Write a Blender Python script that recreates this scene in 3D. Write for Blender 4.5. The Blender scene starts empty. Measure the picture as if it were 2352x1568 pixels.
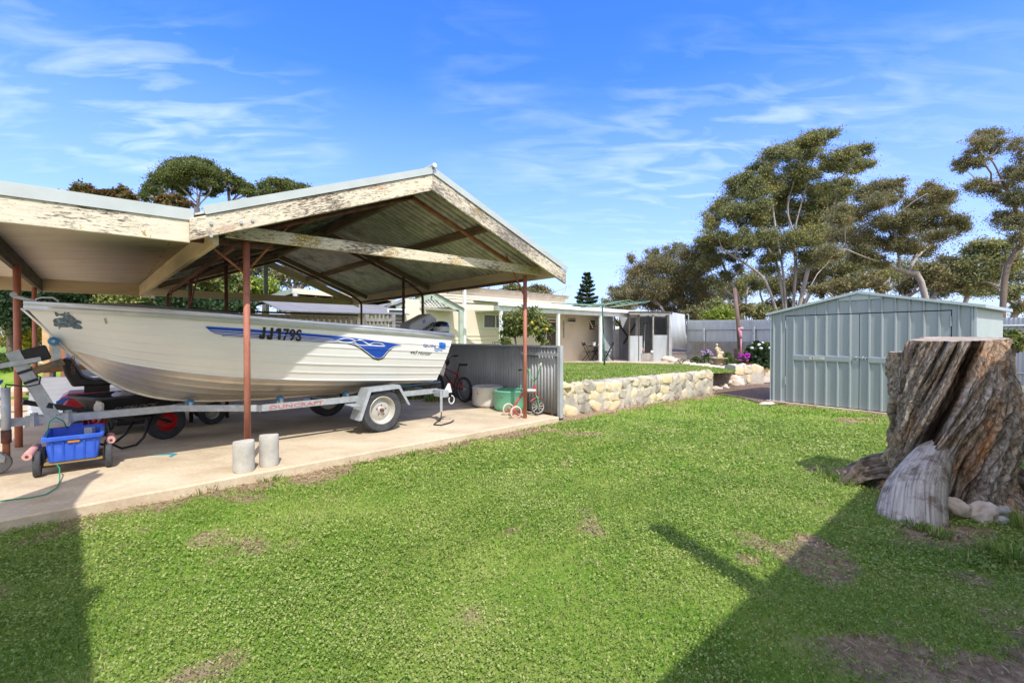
import bpy, bmesh, math, random
import numpy as np
from mathutils import Vector, Matrix, noise, geometry
random.seed(7); RNG = np.random.default_rng(11)
SC = bpy.context.scene; COL = SC.collection
R = math.radians
# ------------------------------------------------------------------ camera
FPX = 1045.0; CAMZ = 1.28; PITCH = R(0.6)
cd = bpy.data.cameras.new('camera'); cam = bpy.data.objects.new('camera', cd); COL.objects.link(cam)
cam.location = (0, 0, CAMZ); cam.rotation_euler = (R(90) - PITCH, 0, 0)
cd.sensor_width = 36; cd.lens = FPX / 2352 * 36; cd.clip_start = 0.05; cd.clip_end = 3000
SC.camera = cam
# ------------------------------------------------------------------ sun, sky
SUNV = Vector((-.26, .70, -1.0)).normalized()          # the way the light travels
ld = bpy.data.lights.new('sun', 'SUN'); ld.energy = 2.95; ld.angle = R(0.55); ld.color = (1, .965, .91)
so = bpy.data.objects.new('sun', ld); COL.objects.link(so); so.location = (5, -14, 20)
so.rotation_euler = SUNV.to_track_quat('-Z', 'Y').to_euler()
EL = math.asin(-SUNV.z); AZ = math.atan2(-SUNV.x, -SUNV.y)
world = bpy.data.worlds.new('World'); SC.world = world; world.use_nodes = True
nt = world.node_tree; nt.nodes.clear()
def _n(t, **k):
    n = nt.nodes.new(t)
    for a, b in k.items(): setattr(n, a, b)
    return n
def _l(a, b): nt.links.new(a, b)
wo = _n('ShaderNodeOutputWorld'); bg = _n('ShaderNodeBackground'); bg.inputs[1].default_value = 0.15
sky = _n('ShaderNodeTexSky', sky_type='NISHITA', sun_disc=False, sun_elevation=EL, sun_rotation=AZ, altitude=0,
         air_density=1.0, dust_density=0.1, ozone_density=3.0)
hsv = _n('ShaderNodeHueSaturation'); hsv.inputs['Saturation'].default_value = 1.22; hsv.inputs['Value'].default_value = 1.85
hsv.inputs['Hue'].default_value = 0.5
skm = _n('ShaderNodeMixRGB', blend_type='MULTIPLY'); skm.inputs[0].default_value = 1; _l(sky.outputs[0], skm.inputs[1]); skm.inputs[2].default_value = (.76, .69, .98, 1)
_l(skm.outputs[0], hsv.inputs['Color'])
tc = _n('ShaderNodeTexCoord')
def wmath(op, a, b=None, c=None, clamp=False):
    m = _n('ShaderNodeMath', operation=op, use_clamp=clamp)
    for i, v in enumerate((a, b, c)):
        if v is None: continue
        if isinstance(v, (int, float)): m.inputs[i].default_value = v
        else: _l(v, m.inputs[i])
    return m.outputs[0]
sep = _n('ShaderNodeSeparateXYZ'); _l(tc.outputs['Generated'], sep.inputs[0])
zz = wmath('ADD', wmath('MAXIMUM', sep.outputs[2], 0.0), 0.12)
cmb = _n('ShaderNodeCombineXYZ'); _l(wmath('DIVIDE', sep.outputs[0], zz), cmb.inputs[0]); _l(wmath('DIVIDE', sep.outputs[1], zz), cmb.inputs[1])
mp = _n('ShaderNodeMapping'); mp.inputs['Rotation'].default_value = (0, 0, R(-32)); mp.inputs['Scale'].default_value = (0.55, 1.5, 1)
_l(cmb.outputs[0], mp.inputs[0])
nz = _n('ShaderNodeTexNoise'); nz.inputs['Scale'].default_value = 1.15; nz.inputs['Detail'].default_value = 9; nz.inputs['Roughness'].default_value = .62
nz.inputs['Distortion'].default_value = 1.3; _l(mp.outputs[0], nz.inputs['Vector'])
nf = _n('ShaderNodeTexNoise'); nf.inputs['Scale'].default_value = 6.5; nf.inputs['Detail'].default_value = 8; nf.inputs['Distortion'].default_value = .8; _l(mp.outputs[0], nf.inputs['Vector'])
fib = wmath('MULTIPLY_ADD', nf.outputs[0], 0.75, wmath('MULTIPLY', nz.outputs[0], 0.75))
def wdir(x, y):
    v = Vector(((x - 1176) / FPX, (784 - y) / FPX, -1)); v.rotate(Matrix.Rotation(R(90) - PITCH, 3, 'X')); return v.normalized()
blob = None
for (x, y, rad, s) in [(1655, 320, 9, .62), (1560, 420, 8, .34), (1720, 420, 6, .34), (400, 240, 5, .5), (250, 215, 6, .25), (110, 350, 10, .42), (330, 350, 8, .28), (655, 285, 4.5, .5),
                       (500, 180, 4, .3), (1110, 150, 5, .34), (1180, 400, 8, .33), (1960, 330, 7, .42), (2150, 300, 9, .3), (560, 360, 8, .28), (20, 190, 7, .2), (1320, 440, 8, .25), (2250, 160, 7, .12), (1500, 600, 14, .22), (300, 60, 9, .12)]:
    d = _n('ShaderNodeVectorMath', operation='DOT_PRODUCT'); _l(tc.outputs['Generated'], d.inputs[0]); d.inputs[1].default_value = wdir(x, y)
    mr = _n('ShaderNodeMapRange', interpolation_type='SMOOTHSTEP'); _l(d.outputs['Value'], mr.inputs[0])
    mr.inputs[1].default_value = math.cos(R(rad * 1.7)); mr.inputs[2].default_value = 1.0; mr.inputs[3].default_value = 0; mr.inputs[4].default_value = s
    blob = mr.outputs[0] if blob is None else wmath('ADD', blob, mr.outputs[0])
dens = wmath('MULTIPLY', wmath('MULTIPLY_ADD', fib, 1.75, -1.24, clamp=True), wmath('ADD', wmath('MULTIPLY', blob, .62), 0.0), clamp=True)
hz = wmath('MULTIPLY', wmath('SUBTRACT', 1.0, wmath('DIVIDE', wmath('MAXIMUM', sep.outputs[2], 0.0), 0.48), clamp=True), 0.88)
mh_ = _n('ShaderNodeMixRGB'); _l(hz, mh_.inputs[0]); _l(hsv.outputs[0], mh_.inputs[1]); mh_.inputs[2].default_value = (2.5, 3.3, 4.6, 1)
# unseen white glow added behind the viewpoint to lift and neutralise the fill light
sd = _n('ShaderNodeVectorMath', operation='DOT_PRODUCT'); _l(tc.outputs['Generated'], sd.inputs[0]); sd.inputs[1].default_value = Vector((.12, -.85, .5)).normalized()
sr_ = _n('ShaderNodeMapRange', interpolation_type='SMOOTHSTEP'); _l(sd.outputs['Value'], sr_.inputs[0]); sr_.inputs[1].default_value = -.15; sr_.inputs[2].default_value = .75; sr_.inputs[4].default_value = .8
ms_ = _n('ShaderNodeMixRGB'); _l(sr_.outputs[0], ms_.inputs[0]); _l(mh_.outputs[0], ms_.inputs[1]); ms_.inputs[2].default_value = (6.6, 6.5, 6.1, 1)
mx = _n('ShaderNodeMixRGB'); _l(dens, mx.inputs[0]); _l(ms_.outputs[0], mx.inputs[1]); mx.inputs[2].default_value = (5.0, 5.6, 6.7, 1)
_l(mx.outputs[0], bg.inputs[0]); _l(bg.outputs[0], wo.inputs[0])
SC.view_settings.view_transform = 'Standard'; SC.view_settings.look = 'None'; SC.view_settings.exposure = 0.70; SC.view_settings.gamma = 1
SC.render.engine = 'CYCLES'; SC.cycles.use_denoising = True; SC.cycles.max_bounces = 7; SC.cycles.diffuse_bounces = 4
SC.cycles.transparent_max_bounces = 4; SC.cycles.caustics_reflective = False; SC.cycles.caustics_refractive = False
# ------------------------------------------------------------------ helpers
def ray(x, y):
    v = Vector(((x - 1176) / FPX, (784 - y) / FPX, -1)); v.rotate(Matrix.Rotation(R(90) - PITCH, 3, 'X')); return v
def W(x, y, D):                                   # photo direction to a world point D metres ahead
    v = ray(x, y); v = v * (D / v.y); return Vector((v.x, v.y, v.z + CAMZ))
def G(x, y, z=0.0):
    v = ray(x, y); k = (z - CAMZ) / v.z; return Vector((v.x * k, v.y * k, z))
def tag(o, label=None, cat=None, group=None, kind=None):
    if label: o['label'] = label
    if cat: o['category'] = cat
    if group: o['group'] = group
    if kind: o['kind'] = kind
    return o
def thing(name, loc, label, cat, group=None, rz=0.0):
    o = bpy.data.objects.new(name, None); COL.objects.link(o); o.empty_display_size = .2
    o.matrix_basis = Matrix.Translation(Vector(loc)) @ Matrix.Rotation(rz, 4, 'Z')
    return tag(o, label, cat, group)
def link(name, me, parent=None, M=None):
    o = bpy.data.objects.new(name, me); COL.objects.link(o)
    o.matrix_basis = M if M is not None else Matrix.Identity(4)
    if parent is not None:
        o.parent = parent; o.matrix_parent_inverse = parent.matrix_basis.inverted()
    return o
def kids(o): return [c for c in bpy.data.objects if c.parent == o]
def copy_tree(o, parent=None):
    c = o.copy(); COL.objects.link(c)
    if parent is not None: c.parent = parent
    for ch in kids(o): copy_tree(ch, c)
    return c
class MB:
    def __init__(s): s.v = []; s.f = []
    def add(s, vs, fs):
        k = len(s.v); s.v += [Vector(p) for p in vs]; s.f += [tuple(i + k for i in f) for f in fs]; return s
    def box(s, c, d, M=None):
        x, y, z = [q / 2 for q in d]; c = Vector(c)
        vs = [Vector((i * x, j * y, k * z)) for k in (-1, 1) for j in (-1, 1) for i in (-1, 1)]
        if M is not None: vs = [M @ p for p in vs]
        return s.add([p + c for p in vs], [(0, 2, 3, 1), (4, 5, 7, 6), (0, 1, 5, 4), (2, 6, 7, 3), (0, 4, 6, 2), (1, 3, 7, 5)])
    def beam(s, p, q, w, h, up=(0, 0, 1)):        # w across, h along up
        p = Vector(p); q = Vector(q); d = (q - p).normalized(); sd = d.cross(Vector(up)).normalized(); u = sd.cross(d)
        a = sd * w / 2; b = u * h / 2
        return s.add([p - a - b, p + a - b, p + a + b, p - a + b, q - a - b, q + a - b, q + a + b, q - a + b],
                     [(0, 3, 2, 1), (4, 5, 6, 7), (0, 1, 5, 4), (1, 2, 6, 5), (2, 3, 7, 6), (3, 0, 4, 7)])
    def tube(s, pts, r, n=10, cap=True):
        pts = [Vector(p) for p in pts]; m = len(pts); rs = r if isinstance(r, (list, tuple)) else [r] * m
        k = len(s.v); ref = None
        for i, p in enumerate(pts):
            d = (pts[min(i + 1, m - 1)] - pts[max(i - 1, 0)]).normalized()
            if ref is None: ref = d.orthogonal().normalized()
            ref = (ref - d * ref.dot(d))
            ref = ref.normalized() if ref.length > 1e-5 else d.orthogonal().normalized()
            b = d.cross(ref)
            for j in range(n):
                an = 2 * math.pi * j / n; s.v.append(p + (ref * math.cos(an) + b * math.sin(an)) * rs[i])
        for i in range(m - 1):
            for j in range(n):
                a = k + i * n + j; b2 = k + i * n + (j + 1) % n; s.f.append((a, b2, b2 + n, a + n))
        if cap: s.f.append(tuple(range(k + n - 1, k - 1, -1))); s.f.append(tuple(range(k + (m - 1) * n, k + m * n)))
        return s
    def cyl(s, p, q, r, n=16): return s.tube([p, q], r, n)
    def lathe(s, prof, c=(0, 0, 0), n=28, M=None, ph=0):   # prof: (r,z)
        k = len(s.v); c = Vector(c)
        for (r, z) in prof:
            for j in range(n):
                a = 2 * math.pi * j / n + ph; p = Vector((r * math.cos(a), r * math.sin(a), z))
                s.v.append((M @ p if M is not None else p) + c)
        for i in range(len(prof) - 1):
            for j in range(n):
                a = k + i * n + j; b = k + i * n + (j + 1) % n; s.f.append((a, b, b + n, a + n))
        return s
    def prism(s, poly, ax, ay, az, o, depth):     # poly 2D in ax,ay, extruded along az
        ax, ay, az, o = map(Vector, (ax, ay, az, o)); n = len(poly)
        a = [o + ax * p[0] + ay * p[1] for p in poly]; b = [p + az * depth for p in a]
        fs = [tuple(range(n - 1, -1, -1)), tuple(range(n, 2 * n))] + [(i, (i + 1) % n, n + (i + 1) % n, n + i) for i in range(n)]
        return s.add(a + b, fs)
    def grid(s, rows):                            # list of rows of points
        k = len(s.v); m = len(rows[0])
        for r in rows: s.v += [Vector(p) for p in r]
        for i in range(len(rows) - 1):
            for j in range(m - 1):
                a = k + i * m + j; s.f.append((a, a + 1, a + 1 + m, a + m))
        return s
    def blob(s, c, rad, seed=0, amp=.25, fr=1.6, sub=3, M=None, flat=None, boxy=1.0):
        bm = bmesh.new(); bmesh.ops.create_icosphere(bm, subdivisions=sub, radius=1)
        k = len(s.v); c = Vector(c); off = Vector((seed * 3.7, seed * 1.3, seed * 7.1))
        for v in bm.verts:
            p = v.co.normalized(); b_ = Vector([math.copysign(abs(k_)**boxy, k_) for k_ in p]); d = 1 + amp * (noise.fractal(p * fr + off, 1.0, 2.0, 4) + .35 * (noise.cell(p * 2.2 + off) - .5))
            q = Vector((b_.x * rad[0], b_.y * rad[1], b_.z * rad[2])) * d
            if flat is not None and q.z < flat: q.z = flat
            s.v.append((M @ q if M is not None else q) + c)
        s.f += [tuple(w.index + k for w in f.verts) for f in bm.faces]; bm.free(); return s
    def build(s, name, mat, parent=None, M=None, smooth=False, label=None, cat=None, group=None, kind=None, bevel=0, solid=0, auto=None):
        me = bpy.data.meshes.new(name); vs = s.v
        if M is None:
            xs = [p.x for p in vs]; ys = [p.y for p in vs]; zs = [p.z for p in vs]
            o = Vector(((min(xs) + max(xs)) / 2, (min(ys) + max(ys)) / 2, min(zs))); M = Matrix.Translation(o); vs = [p - o for p in vs]
        me.from_pydata([tuple(p) for p in vs], [], s.f); me.materials.append(mat)
        if auto is not None:
            me.shade_smooth() if hasattr(me, 'shade_smooth') else None
            me.set_sharp_from_angle(angle=R(auto))
        elif smooth: me.polygons.foreach_set('use_smooth', [True] * len(me.polygons))
        me.update(); ob = link(name, me, parent, M)
        if bevel:
            b = ob.modifiers.new('bevel', 'BEVEL'); b.width = bevel; b.segments = 2; b.limit_method = 'ANGLE'; b.angle_limit = R(40)
        if solid:
            b = ob.modifiers.new('solid', 'SOLIDIFY'); b.thickness = solid; b.offset = 0
        return tag(ob, label, cat, group, kind)
def npmesh(name, V, F, mat, parent=None, attr=None, **t):
    V = np.asarray(V, np.float32); F = np.asarray(F, np.int32); me = bpy.data.meshes.new(name); k = F.shape[1]
    o = np.array([(V[:, 0].min() + V[:, 0].max()) / 2, (V[:, 1].min() + V[:, 1].max()) / 2, V[:, 2].min()], np.float32)
    me.vertices.add(len(V)); me.vertices.foreach_set('co', (V - o).ravel())
    me.loops.add(F.size); me.loops.foreach_set('vertex_index', F.ravel())
    me.polygons.add(len(F)); me.polygons.foreach_set('loop_start', np.arange(0, F.size, k, dtype=np.int32))
    me.update(calc_edges=True); me.materials.append(mat)
    if attr:
        for nm, vals in attr.items():
            a = me.attributes.new(nm, 'FLOAT', 'POINT'); a.data.foreach_set('value', np.asarray(vals, np.float32))
    return tag(link(name, me, parent, Matrix.Translation(Vector(o.tolist()))), **t)
def basis(o, x, y=None, z=None):
    x = Vector(x).normalized(); z = Vector(z or (0, 0, 1)); y = z.cross(x).normalized(); z = x.cross(y)
    M = Matrix((x, y, z)).transposed().to_4x4(); M.translation = Vector(o); return M
def beamobj(name, p, q, w, h, mat, parent, up=(0, 0, 1), **k):   # its local x runs along the board
    p = Vector(p); q = Vector(q); M = basis(p, q - p, z=up); L = (q - p).length
    return MB().box((L / 2, 0, 0), (L, w, h)).build(name, mat, parent, M=M, **k)
def interp(P, t):
    if t <= P[0][0]: return P[0][1]
    if t >= P[-1][0]: return P[-1][1]
    n = len(P); i = max(j for j in range(n - 1) if P[j][0] <= t)
    def sl(j):
        if j == 0: return (P[1][1] - P[0][1]) / (P[1][0] - P[0][0])
        if j == n - 1: return (P[-1][1] - P[-2][1]) / (P[-1][0] - P[-2][0])
        return (P[j + 1][1] - P[j - 1][1]) / (P[j + 1][0] - P[j - 1][0])
    h = P[i + 1][0] - P[i][0]; u = (t - P[i][0]) / h; a, b = P[i][1], P[i + 1][1]; m0, m1 = sl(i) * h, sl(i + 1) * h
    return (2 * u**3 - 3 * u**2 + 1) * a + (u**3 - 2 * u**2 + u) * m0 + (-2 * u**3 + 3 * u**2) * b + (u**3 - u**2) * m1
# ------------------------------------------------------------------ materials
def newmat(name):
    m = bpy.data.materials.new(name); m.use_nodes = True; t = m.node_tree; b = t.nodes['Principled BSDF']; return m, t, b
def c4(c): return (c[0], c[1], c[2], 1) if len(c) == 3 else c
def tn(t, kind, **k):
    n = t.nodes.new(kind)
    for a, b in k.items(): setattr(n, a, b)
    return n
def noise_tex(t, scale, detail=5, rough=.6, dist=0, stretch=(1, 1, 1), rot=(0, 0, 0), coord='Object', kind='ShaderNodeTexNoise'):
    c = tn(t, 'ShaderNodeTexCoord'); m = tn(t, 'ShaderNodeMapping'); m.inputs['Scale'].default_value = stretch; m.inputs['Rotation'].default_value = rot
    t.links.new(c.outputs[coord], m.inputs[0]); n = tn(t, kind); n.inputs['Scale'].default_value = scale
    if kind == 'ShaderNodeTexNoise':
        n.inputs['Detail'].default_value = detail; n.inputs['Roughness'].default_value = rough; n.inputs['Distortion'].default_value = dist
    t.links.new(m.outputs[0], n.inputs['Vector']); return n
def ramp(t, src, cols, mode='LINEAR'):
    r = tn(t, 'ShaderNodeValToRGB'); e = r.color_ramp; e.interpolation = mode
    while len(e.elements) < len(cols): e.elements.new(.5)
    for el, (p, c) in zip(e.elements, cols): el.position = p; el.color = c4(c)
    t.links.new(src, r.inputs[0]); return r.outputs[0]
def mixc(t, f, a, b, mode='MIX'):
    m = tn(t, 'ShaderNodeMixRGB', blend_type=mode)
    for i, v in enumerate((f, a, b)):
        if isinstance(v, (int, float)): m.inputs[i].default_value = v
        elif isinstance(v, tuple): m.inputs[i].default_value = c4(v)
        else: t.links.new(v, m.inputs[i])
    return m.outputs[0]
def bumpn(t, b, src, strength, dist=.01):
    n = tn(t, 'ShaderNodeBump'); n.inputs['Strength'].default_value = strength; n.inputs['Distance'].default_value = dist
    t.links.new(src, n.inputs['Height']); t.links.new(n.outputs[0], b.inputs['Normal'])
def mat(name, cols, scale=4, stretch=(1, 1, 1), rough=.7, metal=0, bump=0, bscale=40, bdist=.005, detail=6, spec=.4, dist=0, dirt=None, coat=0):
    m, t, b = newmat(name)
    if isinstance(cols[0], (int, float)):
        c = cols; cols = [(.3, tuple(x * .86 for x in c)), (.7, tuple(min(1, x * 1.1) for x in c))]
    n = noise_tex(t, scale, detail, stretch=stretch, dist=dist); col = ramp(t, n.outputs[0], cols)
    if dirt:                                       # (colour, scale, threshold, amount)
        d = noise_tex(t, dirt[1], 7, .7); f = ramp(t, d.outputs[0], [(dirt[2], (0, 0, 0)), (min(1, dirt[2] + .16), (dirt[3],) * 3)])
        col = mixc(t, f, col, dirt[0])
    t.links.new(col, b.inputs['Base Color']); b.inputs['Roughness'].default_value = rough; b.inputs['Metallic'].default_value = metal
    b.inputs['Specular IOR Level'].default_value = spec; b.inputs['Coat Weight'].default_value = coat
    if bump:
        n2 = noise_tex(t, bscale, 6, .65, stretch=stretch); bumpn(t, b, n2.outputs[0], bump, bdist)
    return m
def peeled(name, paint, amount, wood=(.16, .125, .095), lichen=.0, stretch=(1.2, 7, 7), pink=0.0):
    m, t, b = newmat(name)
    n = noise_tex(t, 13, 10, .78, stretch=stretch, dist=.25); big = noise_tex(t, 1.1, 4, .6, stretch=(1, 2, 2))
    add = tn(t, 'ShaderNodeMath', operation='MULTIPLY_ADD'); t.links.new(big.outputs[0], add.inputs[0]); add.inputs[1].default_value = .55; t.links.new(n.outputs[0], add.inputs[2])
    f = ramp(t, add.outputs[0], [(.90 - amount - .03, (0, 0, 0)), (.90 - amount + .03, (1, 1, 1))])
    wn = noise_tex(t, 14, 7, .7, stretch=(.35, 6, 6)); wc = ramp(t, wn.outputs[0], [(.3, tuple(x * .55 for x in wood)), (.55, wood), (.75, tuple(min(1, x * 1.9) for x in wood))])
    pn = noise_tex(t, 9, 7, .7, stretch=(.5, 3, 3)); pc = ramp(t, pn.outputs[0], [(.3, tuple(x * .8 for x in paint)), (.62, paint)])
    col = mixc(t, f, pc, wc)
    if pink:
        kn = noise_tex(t, 2.4, 6, .6, stretch=(1, 3, 3)); kf = ramp(t, kn.outputs[0], [(.58, (0, 0, 0)), (.68, (pink,) * 3)]); col = mixc(t, kf, col, (.45, .29, .21))
    if lichen:
        ln = noise_tex(t, 42, 4, .6); lb = noise_tex(t, 2.1, 3, .5); mu = tn(t, 'ShaderNodeMath', operation='MULTIPLY'); t.links.new(ln.outputs[0], mu.inputs[0]); t.links.new(lb.outputs[0], mu.inputs[1])
        lf = ramp(t, mu.outputs[0], [(.375 - lichen * .07, (0, 0, 0)), (.395 - lichen * .07, (.9,) * 3)]); col = mixc(t, lf, col, (.42, .27, .035))
    t.links.new(col, b.inputs['Base Color']); b.inputs['Roughness'].default_value = .8; b.inputs['Specular IOR Level'].default_value = .25
    bumpn(t, b, add.outputs[0], .6, .004); return m
def leafmat(name, cols, rough=.55, trans=.32, scale=.6):
    m = bpy.data.materials.new(name); m.use_nodes = True; t = m.node_tree; b = t.nodes['Principled BSDF']
    g = tn(t, 'ShaderNodeNewGeometry'); n = noise_tex(t, scale, 3, .5)
    mm = tn(t, 'ShaderNodeMath', operation='MULTIPLY_ADD'); t.links.new(n.outputs[0], mm.inputs[0]); mm.inputs[1].default_value = .9
    m2 = tn(t, 'ShaderNodeMath', operation='MULTIPLY_ADD'); t.links.new(g.outputs['Random Per Island'], m2.inputs[0]); m2.inputs[1].default_value = .62; m2.inputs[2].default_value = -.26
    t.links.new(m2.outputs[0], mm.inputs[2]); col = ramp(t, mm.outputs[0], cols); t.links.new(col, b.inputs['Base Color'])
    b.inputs['Roughness'].default_value = rough; b.inputs['Specular IOR Level'].default_value = .3
    tr = tn(t, 'ShaderNodeBsdfTranslucent'); t.links.new(col, tr.inputs[0]); mix = tn(t, 'ShaderNodeMixShader'); mix.inputs[0].default_value = trans
    t.links.new(b.outputs[0], mix.inputs[1]); t.links.new(tr.outputs[0], mix.inputs[2]); t.links.new(mix.outputs[0], t.nodes['Material Output'].inputs[0]); return m
M_ = {}
M_['fascia'] = peeled('peeling_cream_paint', (.80, .71, .54), .025, lichen=.3)
M_['rake'] = peeled('weathered_barge_paint', (.78, .68, .51), .085, lichen=.2, pink=.6)
M_['rake_grey'] = peeled('heavily_weathered_paint', (.74, .65, .49), .125, wood=(.22, .19, .165), lichen=.25)
M_['tie'] = peeled('lichened_tie_beam_paint', (.76, .67, .49), .07, lichen=.95)
M_['creambeam'] = mat('cream_painted_timber', [(.25, (.42, .33, .19)), (.6, (.60, .49, .30))], 3, (.4, 2, 2), .75, bump=.3, bscale=20)
M_['timber'] = mat('brown_roof_timber', [(.3, (.10, .065, .04)), (.7, (.24, .17, .10))], 4, (.4, 4, 4), .85, bump=.4, bscale=25)
M_['timberdark'] = mat('dark_stained_timber', [(.3, (.035, .03, .025)), (.7, (.12, .10, .07))], 5, (.4, 3, 3), .85, bump=.4)
M_['redpost'] = mat('red_oxide_post_paint', [(.25, (.30, .09, .055)), (.6, (.48, .19, .13)), (.8, (.55, .27, .20))], 5, (2, 2, .7), .6, bump=.15, bscale=60, dirt=((.14, .05, .03), 7, .56, .85))
M_['rustpipe'] = mat('rusty_brown_pipe', [(.3, (.06, .03, .022)), (.7, (.20, .085, .05))], 12, rough=.8, bump=.3, bscale=80)
M_['rustbright'] = mat('orange_rusty_steel', [(.3, (.22, .075, .035)), (.7, (.42, .17, .08))], 9, rough=.8, bump=.3, bscale=80)
M_['zincroof'] = mat('galvanised_roof_underside', [(.3, (.42, .40, .34)), (.5, (.60, .58, .50)), (.72, (.74, .71, .63))], 5, rough=.75, metal=0, dirt=((.10, .13, .07), 2.2, .52, .7), bump=.2, bscale=50)
def add_ribs(m, ang, pitch, dark, amt):      # corrugation relief painted into the sheet colour as dark lines
    t = m.node_tree; b = t.nodes['Principled BSDF']; src = b.inputs['Base Color'].links[0].from_socket
    c = tn(t, 'ShaderNodeTexCoord'); mp_ = tn(t, 'ShaderNodeMapping'); mp_.inputs['Rotation'].default_value = (0, 0, -ang); t.links.new(c.outputs['Object'], mp_.inputs[0])
    w = tn(t, 'ShaderNodeTexWave', wave_type='BANDS', bands_direction='X'); w.inputs['Scale'].default_value = .314159 / pitch; w.inputs['Distortion'].default_value = 0; t.links.new(mp_.outputs[0], w.inputs['Vector'])
    n = noise_tex(t, 9, 6, .7); f = ramp(t, w.outputs['Fac'], [(.15, (amt,) * 3), (.62, (0, 0, 0))]); g = ramp(t, n.outputs[0], [(.3, (.35,) * 3), (.6, (1, 1, 1))]); f2 = mixc(t, 1.0, f, g, 'MULTIPLY')
    t.links.new(mixc(t, f2, src, dark), b.inputs['Base Color'])
add_ribs(M_['zincroof'], math.atan2(.747, -.665), .125, (.035, .035, .022), 1.0)
M_['skillion'] = mat('dusty_skillion_underside', [(.3, (.56, .48, .39)), (.7, (.70, .62, .52))], 1.8, (.5, 3, 1), rough=.8, dirt=((.2, .2, .13), 1.2, .6, .5))
M_['flash'] = mat('pale_green_grey_flashing', [(.3, (.44, .48, .45)), (.7, (.54, .58, .55))], 3, rough=.45, metal=.15, spec=.5)
M_['zinc'] = mat('galvanised_steel', [(.25, (.34, .37, .39)), (.5, (.44, .47, .49)), (.75, (.55, .58, .60))], 14, rough=.5, metal=.35, bump=.1, bscale=60, dirt=((.22, .17, .13), 5, .63, .5))
M_['iron'] = mat('galvanised_corrugated_iron', [(.25, (.38, .41, .42)), (.7, (.54, .57, .585))], 2.5, (1, 1, .3), rough=.5, metal=.25, dirt=((.30, .26, .22), 3, .62, .4))
M_['irondark'] = mat('weathered_corrugated_iron', [(.25, (.36, .36, .365)), (.7, (.50, .51, .52))], 3, (1, 1, .35), rough=.65, metal=.2, dirt=((.22, .17, .14), 3, .58, .4))
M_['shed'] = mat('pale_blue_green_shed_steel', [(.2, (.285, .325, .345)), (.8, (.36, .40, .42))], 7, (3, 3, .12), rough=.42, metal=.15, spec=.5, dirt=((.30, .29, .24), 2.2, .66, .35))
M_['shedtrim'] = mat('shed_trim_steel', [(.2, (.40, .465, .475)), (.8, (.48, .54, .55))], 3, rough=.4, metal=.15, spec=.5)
M_['white'] = mat('white_painted_timber', [(.25, (.62, .63, .64)), (.6, (.80, .81, .82))], 3, (1, 1, .5), rough=.6, dirt=((.4, .36, .32), 5, .68, .5))
M_['cream'] = mat('cream_wall_cladding', [(.25, (.66, .56, .43)), (.7, (.76, .66, .51))], 1.2, rough=.6, dirt=((.40, .30, .22), 3, .64, .35))
M_['plaster'] = mat('smooth_cream_wall', [(.3, (.68, .59, .48)), (.7, (.76, .67, .55))], 1.3, rough=.8)
M_['greentimber'] = mat('weathered_green_grey_timber', [(.3, (.30, .36, .30)), (.7, (.46, .52, .44))], 4, (1, 1, .4), rough=.85, bump=.3)
M_['greytimber'] = mat('grey_weathered_timber', [(.3, (.20, .19, .175)), (.7, (.36, .34, .31))], 4, (1, 1, .4), rough=.9, bump=.3)
M_['freshtimber'] = mat('bare_pine_timber', [(.3, (.42, .27, .13)), (.7, (.62, .43, .24))], 3, (.4, 3, 3), rough=.75, bump=.2)
M_['greyroof'] = mat('grey_weathered_roof', [(.3, (.16, .16, .17)), (.7, (.26, .26, .27))], 2, (1, 4, 1), rough=.85, bump=.3)
M_['black'] = mat('black_plastic', [(.3, (.012, .012, .013)), (.7, (.03, .03, .032))], 8, rough=.5)
M_['blackmetal'] = mat('black_painted_steel', (.02, .02, .022), 8, rough=.4)
M_['rubber'] = mat('dusty_tyre_rubber', [(.3, (.035, .037, .042)), (.7, (.075, .078, .085))], 10, rough=.75, bump=.2, bscale=60)
M_['rim'] = mat('dirty_white_wheel_rim', [(.3, (.45, .43, .38)), (.7, (.62, .60, .54))], 6, rough=.5, metal=.2, dirt=((.25, .15, .08), 8, .6, .7))
M_['glass'] = mat('dark_window_glass', (.03, .032, .035), 2, rough=.08, spec=.7)
M_['curtain'] = mat('brown_curtain_behind_glass', [(.4, (.07, .05, .04)), (.6, (.15, .115, .09))], 9, (6, 6, .2), rough=.25, spec=.6)
M_['bark'] = mat('pale_gum_bark', [(.25, (.19, .16, .14)), (.45, (.34, .30, .275)), (.7, (.54, .51, .48))], 1.6, (1, 1, .25), rough=.85, bump=.3, bscale=8, bdist=.03)
M_['barkdark'] = mat('dark_tree_bark', [(.25, (.08, .06, .045)), (.7, (.22, .17, .13))], 2.5, (1, 1, .3), rough=.9, bump=.4, bscale=10, bdist=.02)
M_['barkwhite'] = mat('silvery_dead_branches', [(.25, (.26, .23, .22)), (.7, (.48, .45, .44))], 3, rough=.85)
M_['gum'] = leafmat('gum_leaves', [(.12, (.07, .092, .055)), (.4, (.185, .215, .092)), (.62, (.30, .305, .10)), (.85, (.44, .37, .12))])
M_['gumbrown'] = leafmat('brownish_gum_leaves', [(.12, (.08, .095, .055)), (.4, (.20, .21, .098)), (.65, (.31, .27, .115)), (.9, (.42, .30, .14))])
M_['pine'] = leafmat('pine_needles', [(.15, (.05, .08, .032)), (.5, (.13, .17, .05)), (.85, (.24, .26, .07))])
M_['redleaf'] = leafmat('reddish_leaves', [(.12, (.05, .075, .02)), (.4, (.12, .14, .035)), (.6, (.20, .11, .04)), (.88, (.24, .075, .035))])
M_['green'] = leafmat('bright_green_leaves', [(.12, (.02, .045, .012)), (.45, (.07, .125, .024)), (.8, (.20, .25, .05))])
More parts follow.
